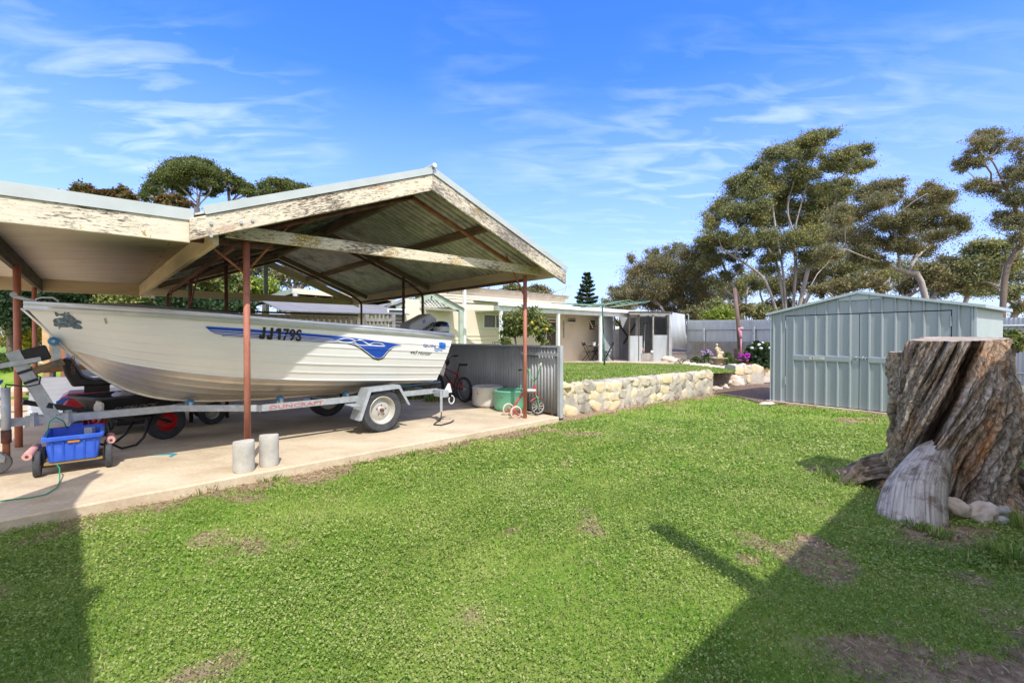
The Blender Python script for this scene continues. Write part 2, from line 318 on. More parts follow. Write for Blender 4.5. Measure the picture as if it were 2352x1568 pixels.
M_['mixleaf'] = leafmat('mixed_shrub_leaves', [(.12, (.03, .055, .018)), (.4, (.085, .13, .036)), (.58, (.22, .26, .06)), (.85, (.46, .40, .12))])
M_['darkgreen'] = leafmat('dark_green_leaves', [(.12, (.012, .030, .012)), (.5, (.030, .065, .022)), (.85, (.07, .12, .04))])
M_['yellow'] = leafmat('yellow_flowering_shrub', [(.15, (.12, .16, .02)), (.5, (.42, .38, .03)), (.85, (.62, .52, .04))])
M_['lime'] = leafmat('lime_green_leaves', [(.15, (.10, .15, .02)), (.5, (.24, .32, .04)), (.85, (.38, .44, .08))])
def stonemat(name, cols, scale=5):
    m, t, b = newmat(name); n = noise_tex(t, scale, 8, .68, dist=.3); n2 = noise_tex(t, 1.6, 4); mm = tn(t, 'ShaderNodeMath', operation='MULTIPLY_ADD')
    g = tn(t, 'ShaderNodeNewGeometry'); m2 = tn(t, 'ShaderNodeMath', operation='MULTIPLY_ADD'); t.links.new(g.outputs['Random Per Island'], m2.inputs[0]); m2.inputs[1].default_value = .4; m2.inputs[2].default_value = -.2
    t.links.new(n.outputs[0], mm.inputs[0]); mm.inputs[1].default_value = 1.0; t.links.new(m2.outputs[0], mm.inputs[2]); col = ramp(t, mm.outputs[0], cols)
    t.links.new(col, b.inputs['Base Color']); b.inputs['Roughness'].default_value = .9; b.inputs['Specular IOR Level'].default_value = .2
    bumpn(t, b, noise_tex(t, scale * 3, 9, .75).outputs[0], .8, .02); return m
M_['stone'] = stonemat('limestone_rubble', [(.22, (.27, .24, .20)), (.42, (.47, .42, .345)), (.56, (.62, .54, .40)), (.68, (.74, .58, .34)), (.85, (.76, .69, .56))])
M_['mortar'] = stonemat('rough_mortar', [(.25, (.26, .23, .19)), (.5, (.44, .395, .335)), (.75, (.60, .545, .46))], 3)
M_['rock'] = stonemat('pale_pink_rock', [(.25, (.32, .22, .17)), (.5, (.55, .43, .34)), (.75, (.70, .62, .53))], 4)
# ================================================================== GROUND
ZL = -0.09
D1 = Vector((.747, .665, 0)); D2 = Vector((-.665, .747, 0)); O2 = Vector((.205, 7.15, 0)); UP = Vector((0, 0, 1))
def CP(a, b, z=0.0): return O2 + D1 * a + D2 * b + UP * z          # carport frame
def terr(y): return .42 - .026 * (min(y, 20.5) - 8.5)
def GT(x, y, dz=0):
    z = .3
    for _ in range(12): p = G(x, y, z); z = terr(p.y)
    p.z = z + dz; return p
def vnoise(x, y, s=0):
    xi = np.floor(x).astype(np.int64); yi = np.floor(y).astype(np.int64); fx = x - xi; fy = y - yi; fx = fx * fx * (3 - 2 * fx); fy = fy * fy * (3 - 2 * fy)
    def h(a, b):
        n = (a * 374761393 + b * 668265263 + s * 69069) & 0x7fffffff; n = ((n ^ (n >> 13)) * 1274126177) & 0x7fffffff; return ((n ^ (n >> 16)) & 0xffff) / 65535.0
    return (h(xi, yi) * (1 - fx) + h(xi + 1, yi) * fx) * (1 - fy) + (h(xi, yi + 1) * (1 - fx) + h(xi + 1, yi + 1) * fx) * fy
def fbm(x, y, s=0, o=4):
    r = 0; a = .5
    for i in range(o): r = r + a * vnoise(x, y, s + i); x = x * 2.03; y = y * 2.03; a *= .5
    return r
SE0 = G(0, 1194, 0); SE1 = G(1283, 957, 0); sed = (SE1 - SE0).normalized(); sen = Vector((sed.y, -sed.x, 0))   # slab edge, normal to the lawn
RW0 = G(1293, 957, ZL); RW1 = G(1638, 905, ZL); rwd = (RW1 - RW0).normalized(); rwn = Vector((rwd.y, -rwd.x, 0))
def edge_d(px, py): return (px - SE0.x) * sen.x + (py - SE0.y) * sen.y
def wall_d(px, py): return (px - RW0.x) * rwn.x + (py - RW0.y) * rwn.y
SHD0 = Vector((5.46, 9.58, -.05)); shu = Vector((.573, -.819, 0)); shn = Vector((-.819, -.573, 0))    # shed front: left corner, along, outward
def shed_d(px, py): return (px - SHD0.x) * shn.x + (py - SHD0.y) * shn.y
BARE = [(2280, 1540, .42, 1.0), (2200, 1480, .22, .8), (2340, 1500, .3, .9), (1890, 1160, .13, .6), (1830, 1180, .1, .5), (1900, 1195, .1, .6), (1860, 1250, .09, .4), (1730, 1285, .10, .6), (2010, 1240, .2, .3), (2150, 1215, .25, .8),
        (600, 1115, .28, .9), (700, 1095, .22, .9), (540, 1120, .16, .8), (800, 1068, .2, .9), (900, 1045, .2, .7), (120, 1215, .2, .5), (1545, 930, .3, .5), (1960, 968, .18, .9), (2005, 965, .16, .9), (1440, 945, .25, .4), (480, 1540, .12, .45), (300, 1210, .2, .4),
        (1080, 1420, .1, .5), (660, 1250, .14, .4), (900, 1300, .12, .3), (1350, 1300, .1, .4), (770, 1480, .12, .35), (1740, 1240, .12, .5), (1950, 1090, .3, .7), (1240, 985, .25, .7), (1170, 1000, .2, .6), (2230, 1330, .12, .35)]
def dirtf(x, y):
    w = fbm(x * 5, y * 5, 3); d = np.zeros_like(x)
    for (px, py, r, s) in BARE:
        p = G(px, py, ZL); q = ((x - p.x)**2 + (y - p.y)**2) / (r * r * 1.4); d = np.maximum(d, s * (.9 if s > .75 else .72) * np.exp(-q))
    e = edge_d(x, y); d = np.maximum(d, 1.05 * np.exp(-np.maximum(e, 0) / (.05 + .16 * np.clip(fbm(x * 1.3, y * 1.3, 9) * 2 - .55, 0, 1))))
    k = wall_d(x, y); d = np.maximum(d, np.where((x > .6) & (x < 5.2), .9 * np.exp(-np.maximum(k, 0) / .16), 0))
    k = shed_d(x, y); d = np.maximum(d, np.where(x > 5.3, .95 * np.exp(-np.maximum(k, 0) / .13), 0))
    return np.clip(d * .98 + (w - .50) * 3.0 * np.minimum(1, d * 2.0) + np.clip((fbm(x * 1.7, y * 1.7, 21) - .66) * 4, 0, .5), 0, 1)
def lawnmat(name, blades):
    m, t, b = newmat(name)
    if blades:
        g = tn(t, 'ShaderNodeNewGeometry'); n = noise_tex(t, 1.5, 8, .72)
        mm = tn(t, 'ShaderNodeMath', operation='MULTIPLY_ADD'); t.links.new(n.outputs[0], mm.inputs[0]); mm.inputs[1].default_value = 1.15
        m2 = tn(t, 'ShaderNodeMath', operation='MULTIPLY_ADD'); t.links.new(g.outputs['Random Per Island'], m2.inputs[0]); m2.inputs[1].default_value = .60; m2.inputs[2].default_value = -.36
        t.links.new(m2.outputs[0], mm.inputs[2])
        col = ramp(t, mm.outputs[0], [(.05, (.070, .175, .014)), (.28, (.130, .260, .026)), (.50, (.215, .335, .050)), (.66, (.35, .40, .11)), (.82, (.56, .51, .26))])
        dd = tn(t, 'ShaderNodeAttribute', attribute_name='dry'); col = mixc(t, dd.outputs['Fac'], col, (.42, .30, .15))
        t.links.new(col, b.inputs['Base Color']); b.inputs['Roughness'].default_value = .6; b.inputs['Specular IOR Level'].default_value = .25
        tr = tn(t, 'ShaderNodeBsdfTranslucent'); t.links.new(col, tr.inputs[0]); mix = tn(t, 'ShaderNodeMixShader'); mix.inputs[0].default_value = .3
        t.links.new(b.outputs[0], mix.inputs[1]); t.links.new(tr.outputs[0], mix.inputs[2]); t.links.new(mix.outputs[0], t.nodes['Material Output'].inputs[0]); return m
    n = noise_tex(t, 1.1, 7, .65); f = noise_tex(t, 55, 5, .7); mm = tn(t, 'ShaderNodeMath', operation='MULTIPLY_ADD'); t.links.new(f.outputs[0], mm.inputs[0]); mm.inputs[1].default_value = .8; t.links.new(n.outputs[0], mm.inputs[2])
    col = ramp(t, mm.outputs[0], [(.55, (.07, .15, .018)), (.85, (.17, .29, .035)), (1.0, (.27, .34, .07))])
    at = tn(t, 'ShaderNodeAttribute', attribute_name='dirt'); sn = noise_tex(t, 22, 8, .75); sc = ramp(t, sn.outputs[0], [(.3, (.13, .09, .055)), (.5, (.31, .225, .14)), (.7, (.52, .40, .27))])
    fn_ = noise_tex(t, 48, 6, .75); ma_ = tn(t, 'ShaderNodeMath', operation='MULTIPLY_ADD'); t.links.new(fn_.outputs[0], ma_.inputs[0]); ma_.inputs[1].default_value = .9; t.links.new(at.outputs['Fac'], ma_.inputs[2])
    df = ramp(t, ma_.outputs[0], [(.62, (0, 0, 0)), (.80, (1, 1, 1))]); col = mixc(t, df, col, sc); t.links.new(col, b.inputs['Base Color']); b.inputs['Roughness'].default_value = .95; b.inputs['Specular IOR Level'].default_value = .1
    bumpn(t, b, f.outputs[0], .8, .02); return m
LM = lawnmat('lawn_base', False); BM = lawnmat('grass_blades', True)
# near lawn base: a fine sheet carrying the bare patches; far ground: one wide sheet just below it
gx = np.arange(-5, 9.01, .06); gy = np.arange(-1.5, 13.01, .06); X, Y = np.meshgrid(gx, gy); nx, ny = len(gx), len(gy)
Z = ZL + .012 * (fbm(X * 1.2, Y * 1.2, 5) - .5) + .006 * (fbm(X * 7, Y * 7, 6) - .5)
I = (np.arange(ny - 1)[:, None] * nx + np.arange(nx - 1)[None, :]).ravel(); F = np.stack([I, I + 1, I + 1 + nx, I + nx], 1)
npmesh('lawn', np.stack([X.ravel(), Y.ravel(), Z.ravel()], 1), F, LM, attr={'dirt': dirtf(X.ravel(), Y.ravel())}, kind='structure')
MB().add([(-700, -300, ZL - .03), (700, -300, ZL - .03), (700, 1400, ZL - .03), (-700, 1400, ZL - .03)], [(0, 1, 2, 3)]).build('ground', mat('dry_ground', [(.3, (.12, .14, .05)), (.6, (.26, .22, .12))], .4, rough=.95), kind='structure')
# blades
def blades(x, y, z, h, w, dry):
    n = len(x); an = RNG.uniform(0, 2 * np.pi, n); la = RNG.uniform(0, 2 * np.pi, n); lean = h * RNG.uniform(.15, 1.0, n)
    dx, dy = np.cos(an) * w / 2, np.sin(an) * w / 2
    V = np.empty((n, 3, 3), np.float32)
    V[:, 0] = np.stack([x - dx, y - dy, z - .004], 1); V[:, 1] = np.stack([x + dx, y + dy, z - .004], 1)
    V[:, 2] = np.stack([x + np.cos(la) * lean, y + np.sin(la) * lean, z + h * RNG.uniform(.55, 1.05, n)], 1)
    return V.reshape(-1, 3), np.arange(n * 3).reshape(-1, 3), np.repeat(dry, 3)
STC = (3.78, 3.86)
def scatter(y0, y1, per, hs, ws):
    n = int(per * (y1 - y0) * (y0 + y1) * 1.28); y = np.sqrt(RNG.uniform(y0 * y0, y1 * y1, n)); x = RNG.uniform(-1.28, 1.28, n) * y
    d = dirtf(x, y); e = edge_d(x, y)
    ok = (e > .015) & (np.hypot(x - STC[0], y - STC[1]) > .36) & (wall_d(x, y) > .02) | ((x > 5) & (y < 11.2) & (shed_d(x, y) > .02))
    ok &= (e > .015) & ((x < 5.2) | (shed_d(x, y) > .05)) & (RNG.uniform(0, 1, n) > d * 1.05) & (y < 9.4 + .45 * np.clip(x, 0, 4)) & (x < 9)
    x, y, d = x[ok], y[ok], d[ok]; n = len(x); cl = fbm(x * 6, y * 6, 31)
    return x, y, hs * (.55 + 1.1 * cl) * RNG.uniform(.6, 1.3, n), ws * RNG.uniform(.6, 1.4, n), np.where(RNG.uniform(0, 1, n) < .035 + d * .75, RNG.uniform(.4, 1, n), 0)
parts = [scatter(.9, 2.4, 7500, .022, .0050), scatter(2.4, 4.0, 5500, .024, .0065), scatter(4.0, 6.5, 2600, .030, .012), scatter(6.5, 12.5, 800, .034, .020)]
Vs, Fs, Ds, k = [], [], [], 0
for (x, y, h, w, dr) in parts:
    V, F, D = blades(x, y, np.full(len(x), ZL), h, w, dr); Vs.append(V); Fs.append(F + k); Ds.append(D); k += len(V)
def clover(y0, y1, per, sz):
    x, y, h, w, dr = scatter(y0, y1, per, .020, .01); n = len(x); keep = RNG.uniform(0, 1, n) < (-.15 + 1.5 * fbm(x * 1.1 + 9, y * 1.1, 77)); x, y, h = x[keep], y[keep], h[keep]; n = len(x)
    a = RNG.uniform(0, 2 * np.pi, n); s = sz * RNG.uniform(.6, 1.35, n); tx, ty = RNG.normal(0, .35, n), RNG.normal(0, .35, n); z = ZL + .010 + h * RNG.uniform(.4, 1.2, n); V = np.empty((n, 5, 3), np.float32)
    for k in range(5):
        an = a + k * 2 * np.pi / 5; rr = s * .5 * (1 if k else .8); dx, dy = np.cos(an) * rr, np.sin(an) * rr; V[:, k] = np.stack([x + dx, y + dy, z + dx * tx + dy * ty], 1)
    return V.reshape(-1, 3), np.arange(n * 5).reshape(-1, 5)
cm_ = leafmat('clover_leaves', [(.10, (.095, .175, .024)), (.38, (.190, .295, .044)), (.60, (.305, .400, .085)), (.85, (.46, .48, .18))], .6, .3, 1.2)
cv_ = [clover(.9, 2.5, 14500, .0092), clover(2.5, 4.5, 8000, .0125), clover(4.5, 7.5, 2000, .022)]; kk = np.cumsum([0] + [len(v) for v, f in cv_[:-1]])
npmesh('clover', np.concatenate([v for v, f in cv_]), np.concatenate([f + k for (v, f), k in zip(cv_, kk)]), cm_, label='tiny bright green clover leaves growing through the near lawn', cat='clover', kind='stuff')
npmesh('grass', np.concatenate(Vs), np.concatenate(Fs), BM, attr={'dry': np.concatenate(Ds)}, label='short mown green grass of the lawn in front', cat='grass', kind='stuff')
n = 160000; y = np.sqrt(RNG.uniform(1, 100, n)); x = RNG.uniform(-1.28, 1.28, n) * y; d = dirtf(x, y); ok = (d > .32) & (RNG.uniform(0, 1, n) < d * .9) & (edge_d(x, y) > .01) & ((x < 5.2) | (shed_d(x, y) > .03)) & ((wall_d(x, y) > .01) | (x > 4.9)) & (np.hypot(x - STC[0], y - STC[1]) > .4) & (y < 9.6 + .4 * np.clip(x, 0, 3)); x, y = x[ok], y[ok]; n = len(x)
a = RNG.uniform(0, 2 * np.pi, n); l = RNG.uniform(.015, .055, n) * (.6 + y * .12); w = .0018 * (.7 + y * .22); z = ZL + .012 + RNG.uniform(0, .012, n); dx, dy = np.cos(a) * l / 2, np.sin(a) * l / 2; px, py = -np.sin(a) * w, np.cos(a) * w; tl = RNG.normal(0, .004, n)
V = np.stack([np.stack([x - dx - px, y - dy - py, z - tl], 1), np.stack([x - dx + px, y - dy + py, z - tl], 1), np.stack([x + dx + px, y + dy + py, z + tl], 1), np.stack([x + dx - px, y + dy - py, z + tl], 1)], 1).reshape(-1, 3)
npmesh('dry_grass_litter', V, np.arange(n * 4).reshape(-1, 4), leafmat('dry_straw', [(.1, (.16, .09, .045)), (.45, (.38, .25, .13)), (.85, (.66, .52, .33))], .8, .1), label='brown dry grass clippings along the slab edge and bare patches', cat='dry grass', kind='stuff')
# long tufts of grass, each one a thing
def tuft(p, n, h, r, label, m=None, name='grass_tuft', group='longer grass tufts around the lawn', w=.008, cat='grass tuft'):
    ang = RNG.uniform(0, 2 * np.pi, n); rr = r * np.sqrt(RNG.uniform(0, 1, n)); x = p[0] + rr * np.cos(ang); y = p[1] + rr * np.sin(ang); V = []; F = []; k = 0
    for i in range(n):
        a = ang[i] + RNG.normal(0, .7); hh = h * RNG.uniform(.5, 1.1); ln = hh * RNG.uniform(.2, .9); s = a + 1.57; dx, dy = math.cos(s) * w / 2, math.sin(s) * w / 2
        b = np.array([x[i], y[i], p[2] - .005]); m1 = b + np.array([math.cos(a) * ln * .35, math.sin(a) * ln * .35, hh * .62]); t = b + np.array([math.cos(a) * ln, math.sin(a) * ln, hh * .95])
        q = np.array([dx, dy, 0]); V += [b - q, b + q, m1 + q * .8, m1 - q * .8, t]; F += [(k, k + 1, k + 2), (k, k + 2, k + 3), (k + 3, k + 2, k + 4)]; k += 5
    return npmesh(name, V, F, m or BM, label=label, cat=cat, group=group)
# ------------------------------------------------------------------ concrete slab of the carport
mc, t, b = newmat('sandy_concrete')
n = noise_tex(t, 1.3, 6, .6, stretch=(1, 1.6, 1)); f = noise_tex(t, 30, 6, .7); c = ramp(t, n.outputs[0], [(.28, (.46, .36, .24)), (.5, (.60, .49, .34)), (.72, (.70, .59, .43))])
d = noise_tex(t, 2.4, 8, .7, dist=.6, stretch=(1, .45, 1), rot=(0, 0, .6)); fd = ramp(t, d.outputs[0], [(.56, (0, 0, 0)), (.74, (.4,) * 3)]); c = mixc(t, fd, c, (.35, .23, .12))
gm = ramp(t, f.outputs[0], [(.3, (.82,) * 3), (.7, (1.08,) * 3)]); c = mixc(t, 1.0, c, gm, 'MULTIPLY')
t.links.new(c, b.inputs['Base Color']); b.inputs['Roughness'].default_value = .9; b.inputs['Specular IOR Level'].default_value = .2; bumpn(t, b, f.outputs[0], .25, .004)
M_['slab'] = mc
rows_t = []; rows_b = []
SL0 = SE0 - sed * 4.2
L = (SE1 - SL0).length; bk0 = CP(-10.2, 7.4); bk1 = CP(.68, 7.4); NS = 60
for i in range(NS + 1):
    u = i / NS; e = SL0 + sed * (L * u); wob = .012 * noise.noise(Vector((u * 40, 3, 1))) + .02 * noise.noise(Vector((u * 9, 1, 8)))
    e = e + sen * wob; bkp = bk0.lerp(bk1, u)
    rows_b.append((e, bkp))
mb = MB()
mb.grid([[e + sen * .012 + UP * -.16 for e, _ in rows_b], [e + sen * .006 + UP * -.012 for e, _ in rows_b], [e - sen * .012 for e, _ in rows_b], [p for _, p in rows_b]])
e1 = rows_b[-1]; mb.add([e1[0] + UP * -.16, e1[0] - sen * .012, e1[1], e1[1] + UP * -.16], [(0, 1, 2, 3)])
mb.build('concrete_slab', mc, kind='structure', M=Matrix.Identity(4))
# ------------------------------------------------------------------ upper terrace
def poly3(name, pts, m, skirt=0, **k):
    vs = [Vector(p) for p in pts]; tri = geometry.tessellate_polygon([vs]); mb = MB().add(vs, [tuple(x) for x in tri])
    if skirt:
        n = len(vs); lo = [Vector((p.x, p.y, ZL - .2)) for p in vs]; mb.add(vs + lo, [(i, (i + 1) % n, n + (i + 1) % n, n + i) for i in range(n)])
    o = mb.build(name, m, M=Matrix.Identity(4), **k); bm = bmesh.new(); bm.from_mesh(o.data)
    for fc in bm.faces:
        fc.normal_update()
        if fc.normal.z < -.1: fc.normal_flip()
    bm.to_mesh(o.data); bm.free(); return o
def tp(x, y, dz=0): return Vector((x, y, terr(y) + dz))
back = rwn * -.30
A0 = RW0 + back; A1 = RW1 + back
GB1 = G(1690, 880, -.05); GB2 = G(1745, 880, -.05)
FB = Vector((.80, 7.44, 0)); F1 = FB + D1 * .06; F2 = F1 + D2 * 8.5
TER = [tp(F1.x, F1.y), tp(A0.x, A0.y), tp(A1.x, A1.y), tp(5.6, 12.2), tp(GB1.x, GB1.y + .1), tp(GB2.x, GB2.y + .1), tp(8.7, 16.3), tp(9.6, 16.4), tp(15, 16.6), tp(15, 20.5), tp(-14, 20.5), tp(F2.x, F2.y)]
M_['soil'] = mat('garden_soil', [(.3, (.10, .075, .055)), (.55, (.22, .165, .12)), (.75, (.34, .28, .21))], 9, rough=.95, bump=.8, bscale=30, bdist=.02)
M_['patio'] = mat('pinkish_patio_concrete', [(.3, (.44, .35, .28)), (.7, (.60, .50, .40))], 1.5, rough=.9, bump=.2)
poly3('terrace_soil', [p - UP * .02 for p in TER], M_['soil'], skirt=1, kind='structure')
MB().add([(-40, 20.5, .088), (40, 20.5, .088), (60, 200, .088), (-60, 200, .088)], [(0, 1, 2, 3)]).build('back_yard_ground', M_['soil'], kind='structure')
LP = [tp(F1.x + .03, F1.y + .05, .02), tp(A0.x + .0, A0.y + .02, .02), tp(A1.x, A1.y + .02, .02)] + [GT(x, y, .02) for x, y in [(1662, 858), (1682, 857), (1690, 854), (1684, 851), (1668, 847), (1640, 844), (1600, 840.5), (1568, 838.5), (1500, 836.5), (1442, 835), (1294, 834)]] + [tp(-8.5, 19.3, .02), tp(F2.x + .1, F2.y, .02)]
poly3('upper_lawn', LP, LM, kind='structure')
PT = [GT(1700, 842, .008), GT(1640, 845, .008), GT(1568, 840, .008), GT(1442, 837, .008), GT(1294, 836, .008), tp(-8.5, 19.2, .008), tp(-8.5, 20.45, .008), tp(8.6, 20.45, .008)]
PT = [tp(-8.5, 19.2, .008), GT(1294, 836, .008), GT(1442, 837, .008), GT(1535, 838.6, .008), GT(1560, 839.8, .008), tp(7.9, 20.45, .008), tp(-8.5, 20.45, .008)]
poly3('patio', PT, M_['patio'], kind='structure')
MB().add([(-12, 20.44, .098), (9.2, 20.44, .098), (9.2, 27, .098), (-12, 27, .098)], [(0, 1, 2, 3)]).build('patio_paving', M_['patio'], kind='structure')
# grass of the upper lawn
lp2 = [(p.x, p.y) for p in LP]
def inpoly(x, y, P):
    r = np.zeros(len(x), bool); j = len(P) - 1
    for i in range(len(P)):
        (xi, yi), (xj, yj) = P[i], P[j]; c = ((yi > y) != (yj > y)) & (x < (xj - xi) * (y - yi) / (yj - yi + 1e-9) + xi); r ^= c; j = i
    return r
x = RNG.uniform(.3, 9, 90000); y = RNG.uniform(7.5, 20.4, 90000); ok = inpoly(x, y, lp2); x, y = x[ok], y[ok]
z = .42 - .026 * (y - 8.5) + .02; V, F, D = blades(x, y, z, .042 * (.6 + .8 * fbm(x * 4, y * 4, 8)), .030 * RNG.uniform(.6, 1.4, len(x)), np.where(RNG.uniform(0, 1, len(x)) < .03, .6, 0.0))
npmesh('terrace_grass', V, F, BM, attr={'dry': D}, label='short green grass of the raised upper lawn behind the stone wall', cat='grass', kind='stuff')
# bark path and lower concrete path beside the shed
M_['barkmulch'] = mat('brown_bark_mulch', [(.3, (.07, .045, .03)), (.5, (.20, .13, .09)), (.72, (.38, .28, .20))], 26, rough=.95, bump=1.0, bscale=40, bdist=.03)
poly3('bark_path', [G(1640, 903, ZL + .02), G(1700, 912, ZL + .02), G(1765, 930, ZL + .02), Vector((6.3, 9.6, ZL + .02)), Vector((8.8, 12, ZL + .02)), Vector((9.4, 14.2, ZL + .02)), G(1690, 878, ZL + .02), G(1650, 889, ZL + .02)], M_['barkmulch'], kind='structure')
poly3('garden_path', [Vector((7.1, 13.2, ZL + .035)), Vector((9.1, 13.8, ZL + .035)), Vector((11, 16.2, ZL + .035)), Vector((8.8, 16.2, ZL + .035))], M_['patio'], kind='structure')
# grassy bank to the left, rising away
bank = MB(); rws = []
for j in range(14):
    yy = 9.2 + j * 1.1
    zz = [.0, .02, .30, .66, .70, .76, .82, .90, .98, 1.05, 1.1, 1.15, 1.2, 1.2][j]
    rws.append([Vector((-34 + i * 1.5, yy + .02 * i + .3 * noise.noise(Vector((i * .3, j, 0))), zz - .09 - (.9 * max(0, (i - 17)) * .1) + .05 * noise.noise(Vector((i * .5, j * .6, 4))))) for i in range(20)])
bank.grid(rws).build('grass_bank', LM, kind='structure', smooth=True)
MB().add([CP(-14, 7.0, ZL + .06), CP(-6.0, -1, ZL + .06), CP(-6.0, 7.4, ZL + .06), CP(-8, 8.2, ZL + .06), CP(-14, 12, ZL + .06)], [(0, 1, 2, 3, 4)]).build('sandy_yard', mat('sandy_yard_dirt', [(.3, (.44, .33, .22)), (.7, (.66, .53, .38))], 2, rough=.95, bump=.4), kind='structure')
# ================================================================== CARPORT
car = thing('carport', CP(-2, 0), 'open carport with peeling cream gable boards, red steel posts and corrugated roof over the boat', 'carport')
AL, AR, AM = -4.373, .433, -1.97; ZE, ZA = 2.10, 3.04; SL = (ZA - ZE) / (AR - AM); BF, BB = -.45, 7.32
def zb(a): return ZA - SL * abs(a - AM)                      # underside line of the gable boards
def corr(p, u, lu, v, lv, pitch, amp, nper=6, nv=1, wob=0):   # waves across u, running along v
    p = Vector(p); u = Vector(u).normalized(); v = Vector(v).normalized(); n = u.cross(v).normalized(); m = max(2, int(lu / pitch * nper))
    rows = []
    for j in range(nv + 1):
        rows.append([p + u * (lu * i / m) + v * (lv * j / nv) + n * (amp * math.sin(2 * math.pi * i / nper) + wob * noise.noise(Vector((i * .05, j * .7, 2)))) for i in range(m + 1)])
    return MB().grid(rows)
sl = Vector((1, 0, 0))
for s in (-1, 1):
    e = CP(AM, BF + .03, ZA + .215); f = CP(AR if s > 0 else AL, BF + .03, ZE + .215); dr = (f - e)
    corr(e, D2, BB - BF - .06, dr, dr.length + .04, .125, .022, nper=8, nv=1).build('roof_sheet', M_['zincroof'], car, M=Matrix.Identity(4), smooth=True, solid=.003)
    # boards at front and back, flashing
    for bb, m, nm in ((BF, M_['rake'] if s < 0 else M_['rake_grey'], 'barge_board'), (BB, M_['creambeam'], 'rear_barge_board')):
        p = CP(AM, bb, ZA + .095); q = CP(AR if s > 0 else AL, bb, ZE + .095)
        # plumb ended board
        ax = (q - p); L = Vector((ax.x, ax.y, 0)).length; hx = Vector((ax.x, ax.y, 0)).normalized(); M = basis(p, ax, z=UP)
        Mi = M.inverted(); th = .04; pts = []
        for (t, dz) in ((0, -.095), (L, -.095), (L, .095), (0, .095)):
            w = p + hx * t + UP * (-SL * t + dz); pts.append(w)
        nrm = D2; mb = MB().add([Mi @ (w + nrm * k) for k in (-th / 2, th / 2) for w in pts], [(0, 1, 2, 3), (7, 6, 5, 4), (0, 4, 5, 1), (1, 5, 6, 2), (2, 6, 7, 3), (3, 7, 4, 0)])
        mb.build(nm, m, car, M=M, bevel=.006)
    p = CP(AM, BF - .03, ZA + .235); q = CP(AR + .02 if s > 0 else AL + .1, BF - .03, zb(AR + .02 if s > 0 else AL + .1) + .235)
    for (o1, w, h, oz) in ((0, .012, .075, 0), (.07, .15, .008, .037)):
        pp = p + D2 * o1 + UP * oz; qq = q + D2 * o1 + UP * oz; beamobj('roof_flashing', pp, qq, w, h, M_['flash'], car)
MB().tube([CP(AM, BF - .06, ZA + .285), CP(AM, BB, ZA + .285)], .028, 10).build('ridge_cap', M_['flash'], car)
MB().tube([CP(AM, BF - .075, ZA + .285), CP(AM, BF - .04, ZA + .285)], .026, 12).build('ridge_end_cap', M_['white'], car)
# bolts on the left end of the gable board
for (a, z) in ((-4.22, 2.27), (-4.22, 2.16), (-3.99, 2.315), (-3.90, 2.35)):
    MB().tube([CP(a, BF - .018, z), CP(a, BF - .035, z)], .014, 8).build('bolt', M_['zinc'], car)
beamobj('tie_beam', CP(-4.05, -.10, 2.297), CP(.36, -.10, 2.315), .05, .125, M_['tie'], car, bevel=.006)
beamobj('rear_tie_beam', CP(-4.2, BB - .06, 2.24), CP(.3, BB - .06, 2.24), .05, .16, M_['creambeam'], car)
beamobj('king_post', CP(AM, BB - .08, 2.32), CP(AM, BB - .08, 3.1), .07, .09, M_['greentimber'], car, up=D1)
beamobj('eave_beam', CP(.22, BF + .02, 2.29), CP(.22, BB, 2.27), .045, .21, M_['creambeam'], car)
beamobj('ridge_beam', CP(AM, BF + .03, ZA + .12), CP(AM, BB - .02, ZA + .12), .05, .15, M_['timber'], car)
for a in (-.97, -2.97): beamobj('purlin', CP(a, BF + .03, zb(a) + .14), CP(a, BB - .02, zb(a) + .14), .045, .11, M_['timber'], car)
# steel frames
for bi, (b0, la, ra) in enumerate(((0, -3.853, 0), (3.1, -3.97, 0.0), (6.15, -4.0, 0.0))):
    for s, leg in ((-1, la), (1, ra)):
        rp = M_['redpost'] if bi == 0 else M_['rustpipe']; zt = zb(leg) + .02; r = .031 if bi == 0 else .026
        pts = [CP(leg, b0, 0), CP(leg, b0, 1.0), CP(leg, b0, zt - .16)]
        if bi == 0:
            MB().tube([CP(leg, b0, 0), CP(leg, b0, 2.24)], r, 14).build('post', rp, car, smooth=True)
            aa = leg - s * .03
            MB().tube([CP(aa, b0 + .02, zb(aa) + .02), CP(AM, b0 + .02, ZA + .02)], .024, 10).build('rafter_pipe', M_['rustbright'] if s > 0 else M_['rustpipe'], car, smooth=True)
        else:
            pts = [CP(leg, b0, 0), CP(leg, b0, zt - .22)] + [CP(leg - s * (.16 * (1 - math.cos(an))), b0, zt - .22 + .17 * math.sin(an)) for an in [.35, .75, 1.15]] + [CP(leg - s * .34, b0, zb(leg - s * .34) - .02), CP(AM, b0, ZA - .02)]
            MB().tube(pts, r, 12).build('pipe_arch', rp, car, smooth=True)
            aa = leg - s * .1; beamobj('rafter', CP(aa + s * .25, b0, zb(aa + s * .25) + .09), CP(AM, b0, ZA + .09), .05, .10, M_['timber'], car)
for a in (-3.5, -.42): MB().tube([CP(a, 3.14, 0), CP(a, 3.14, zb(a) + .05)], .026, 12).build('post', M_['rustpipe'], car, smooth=True)
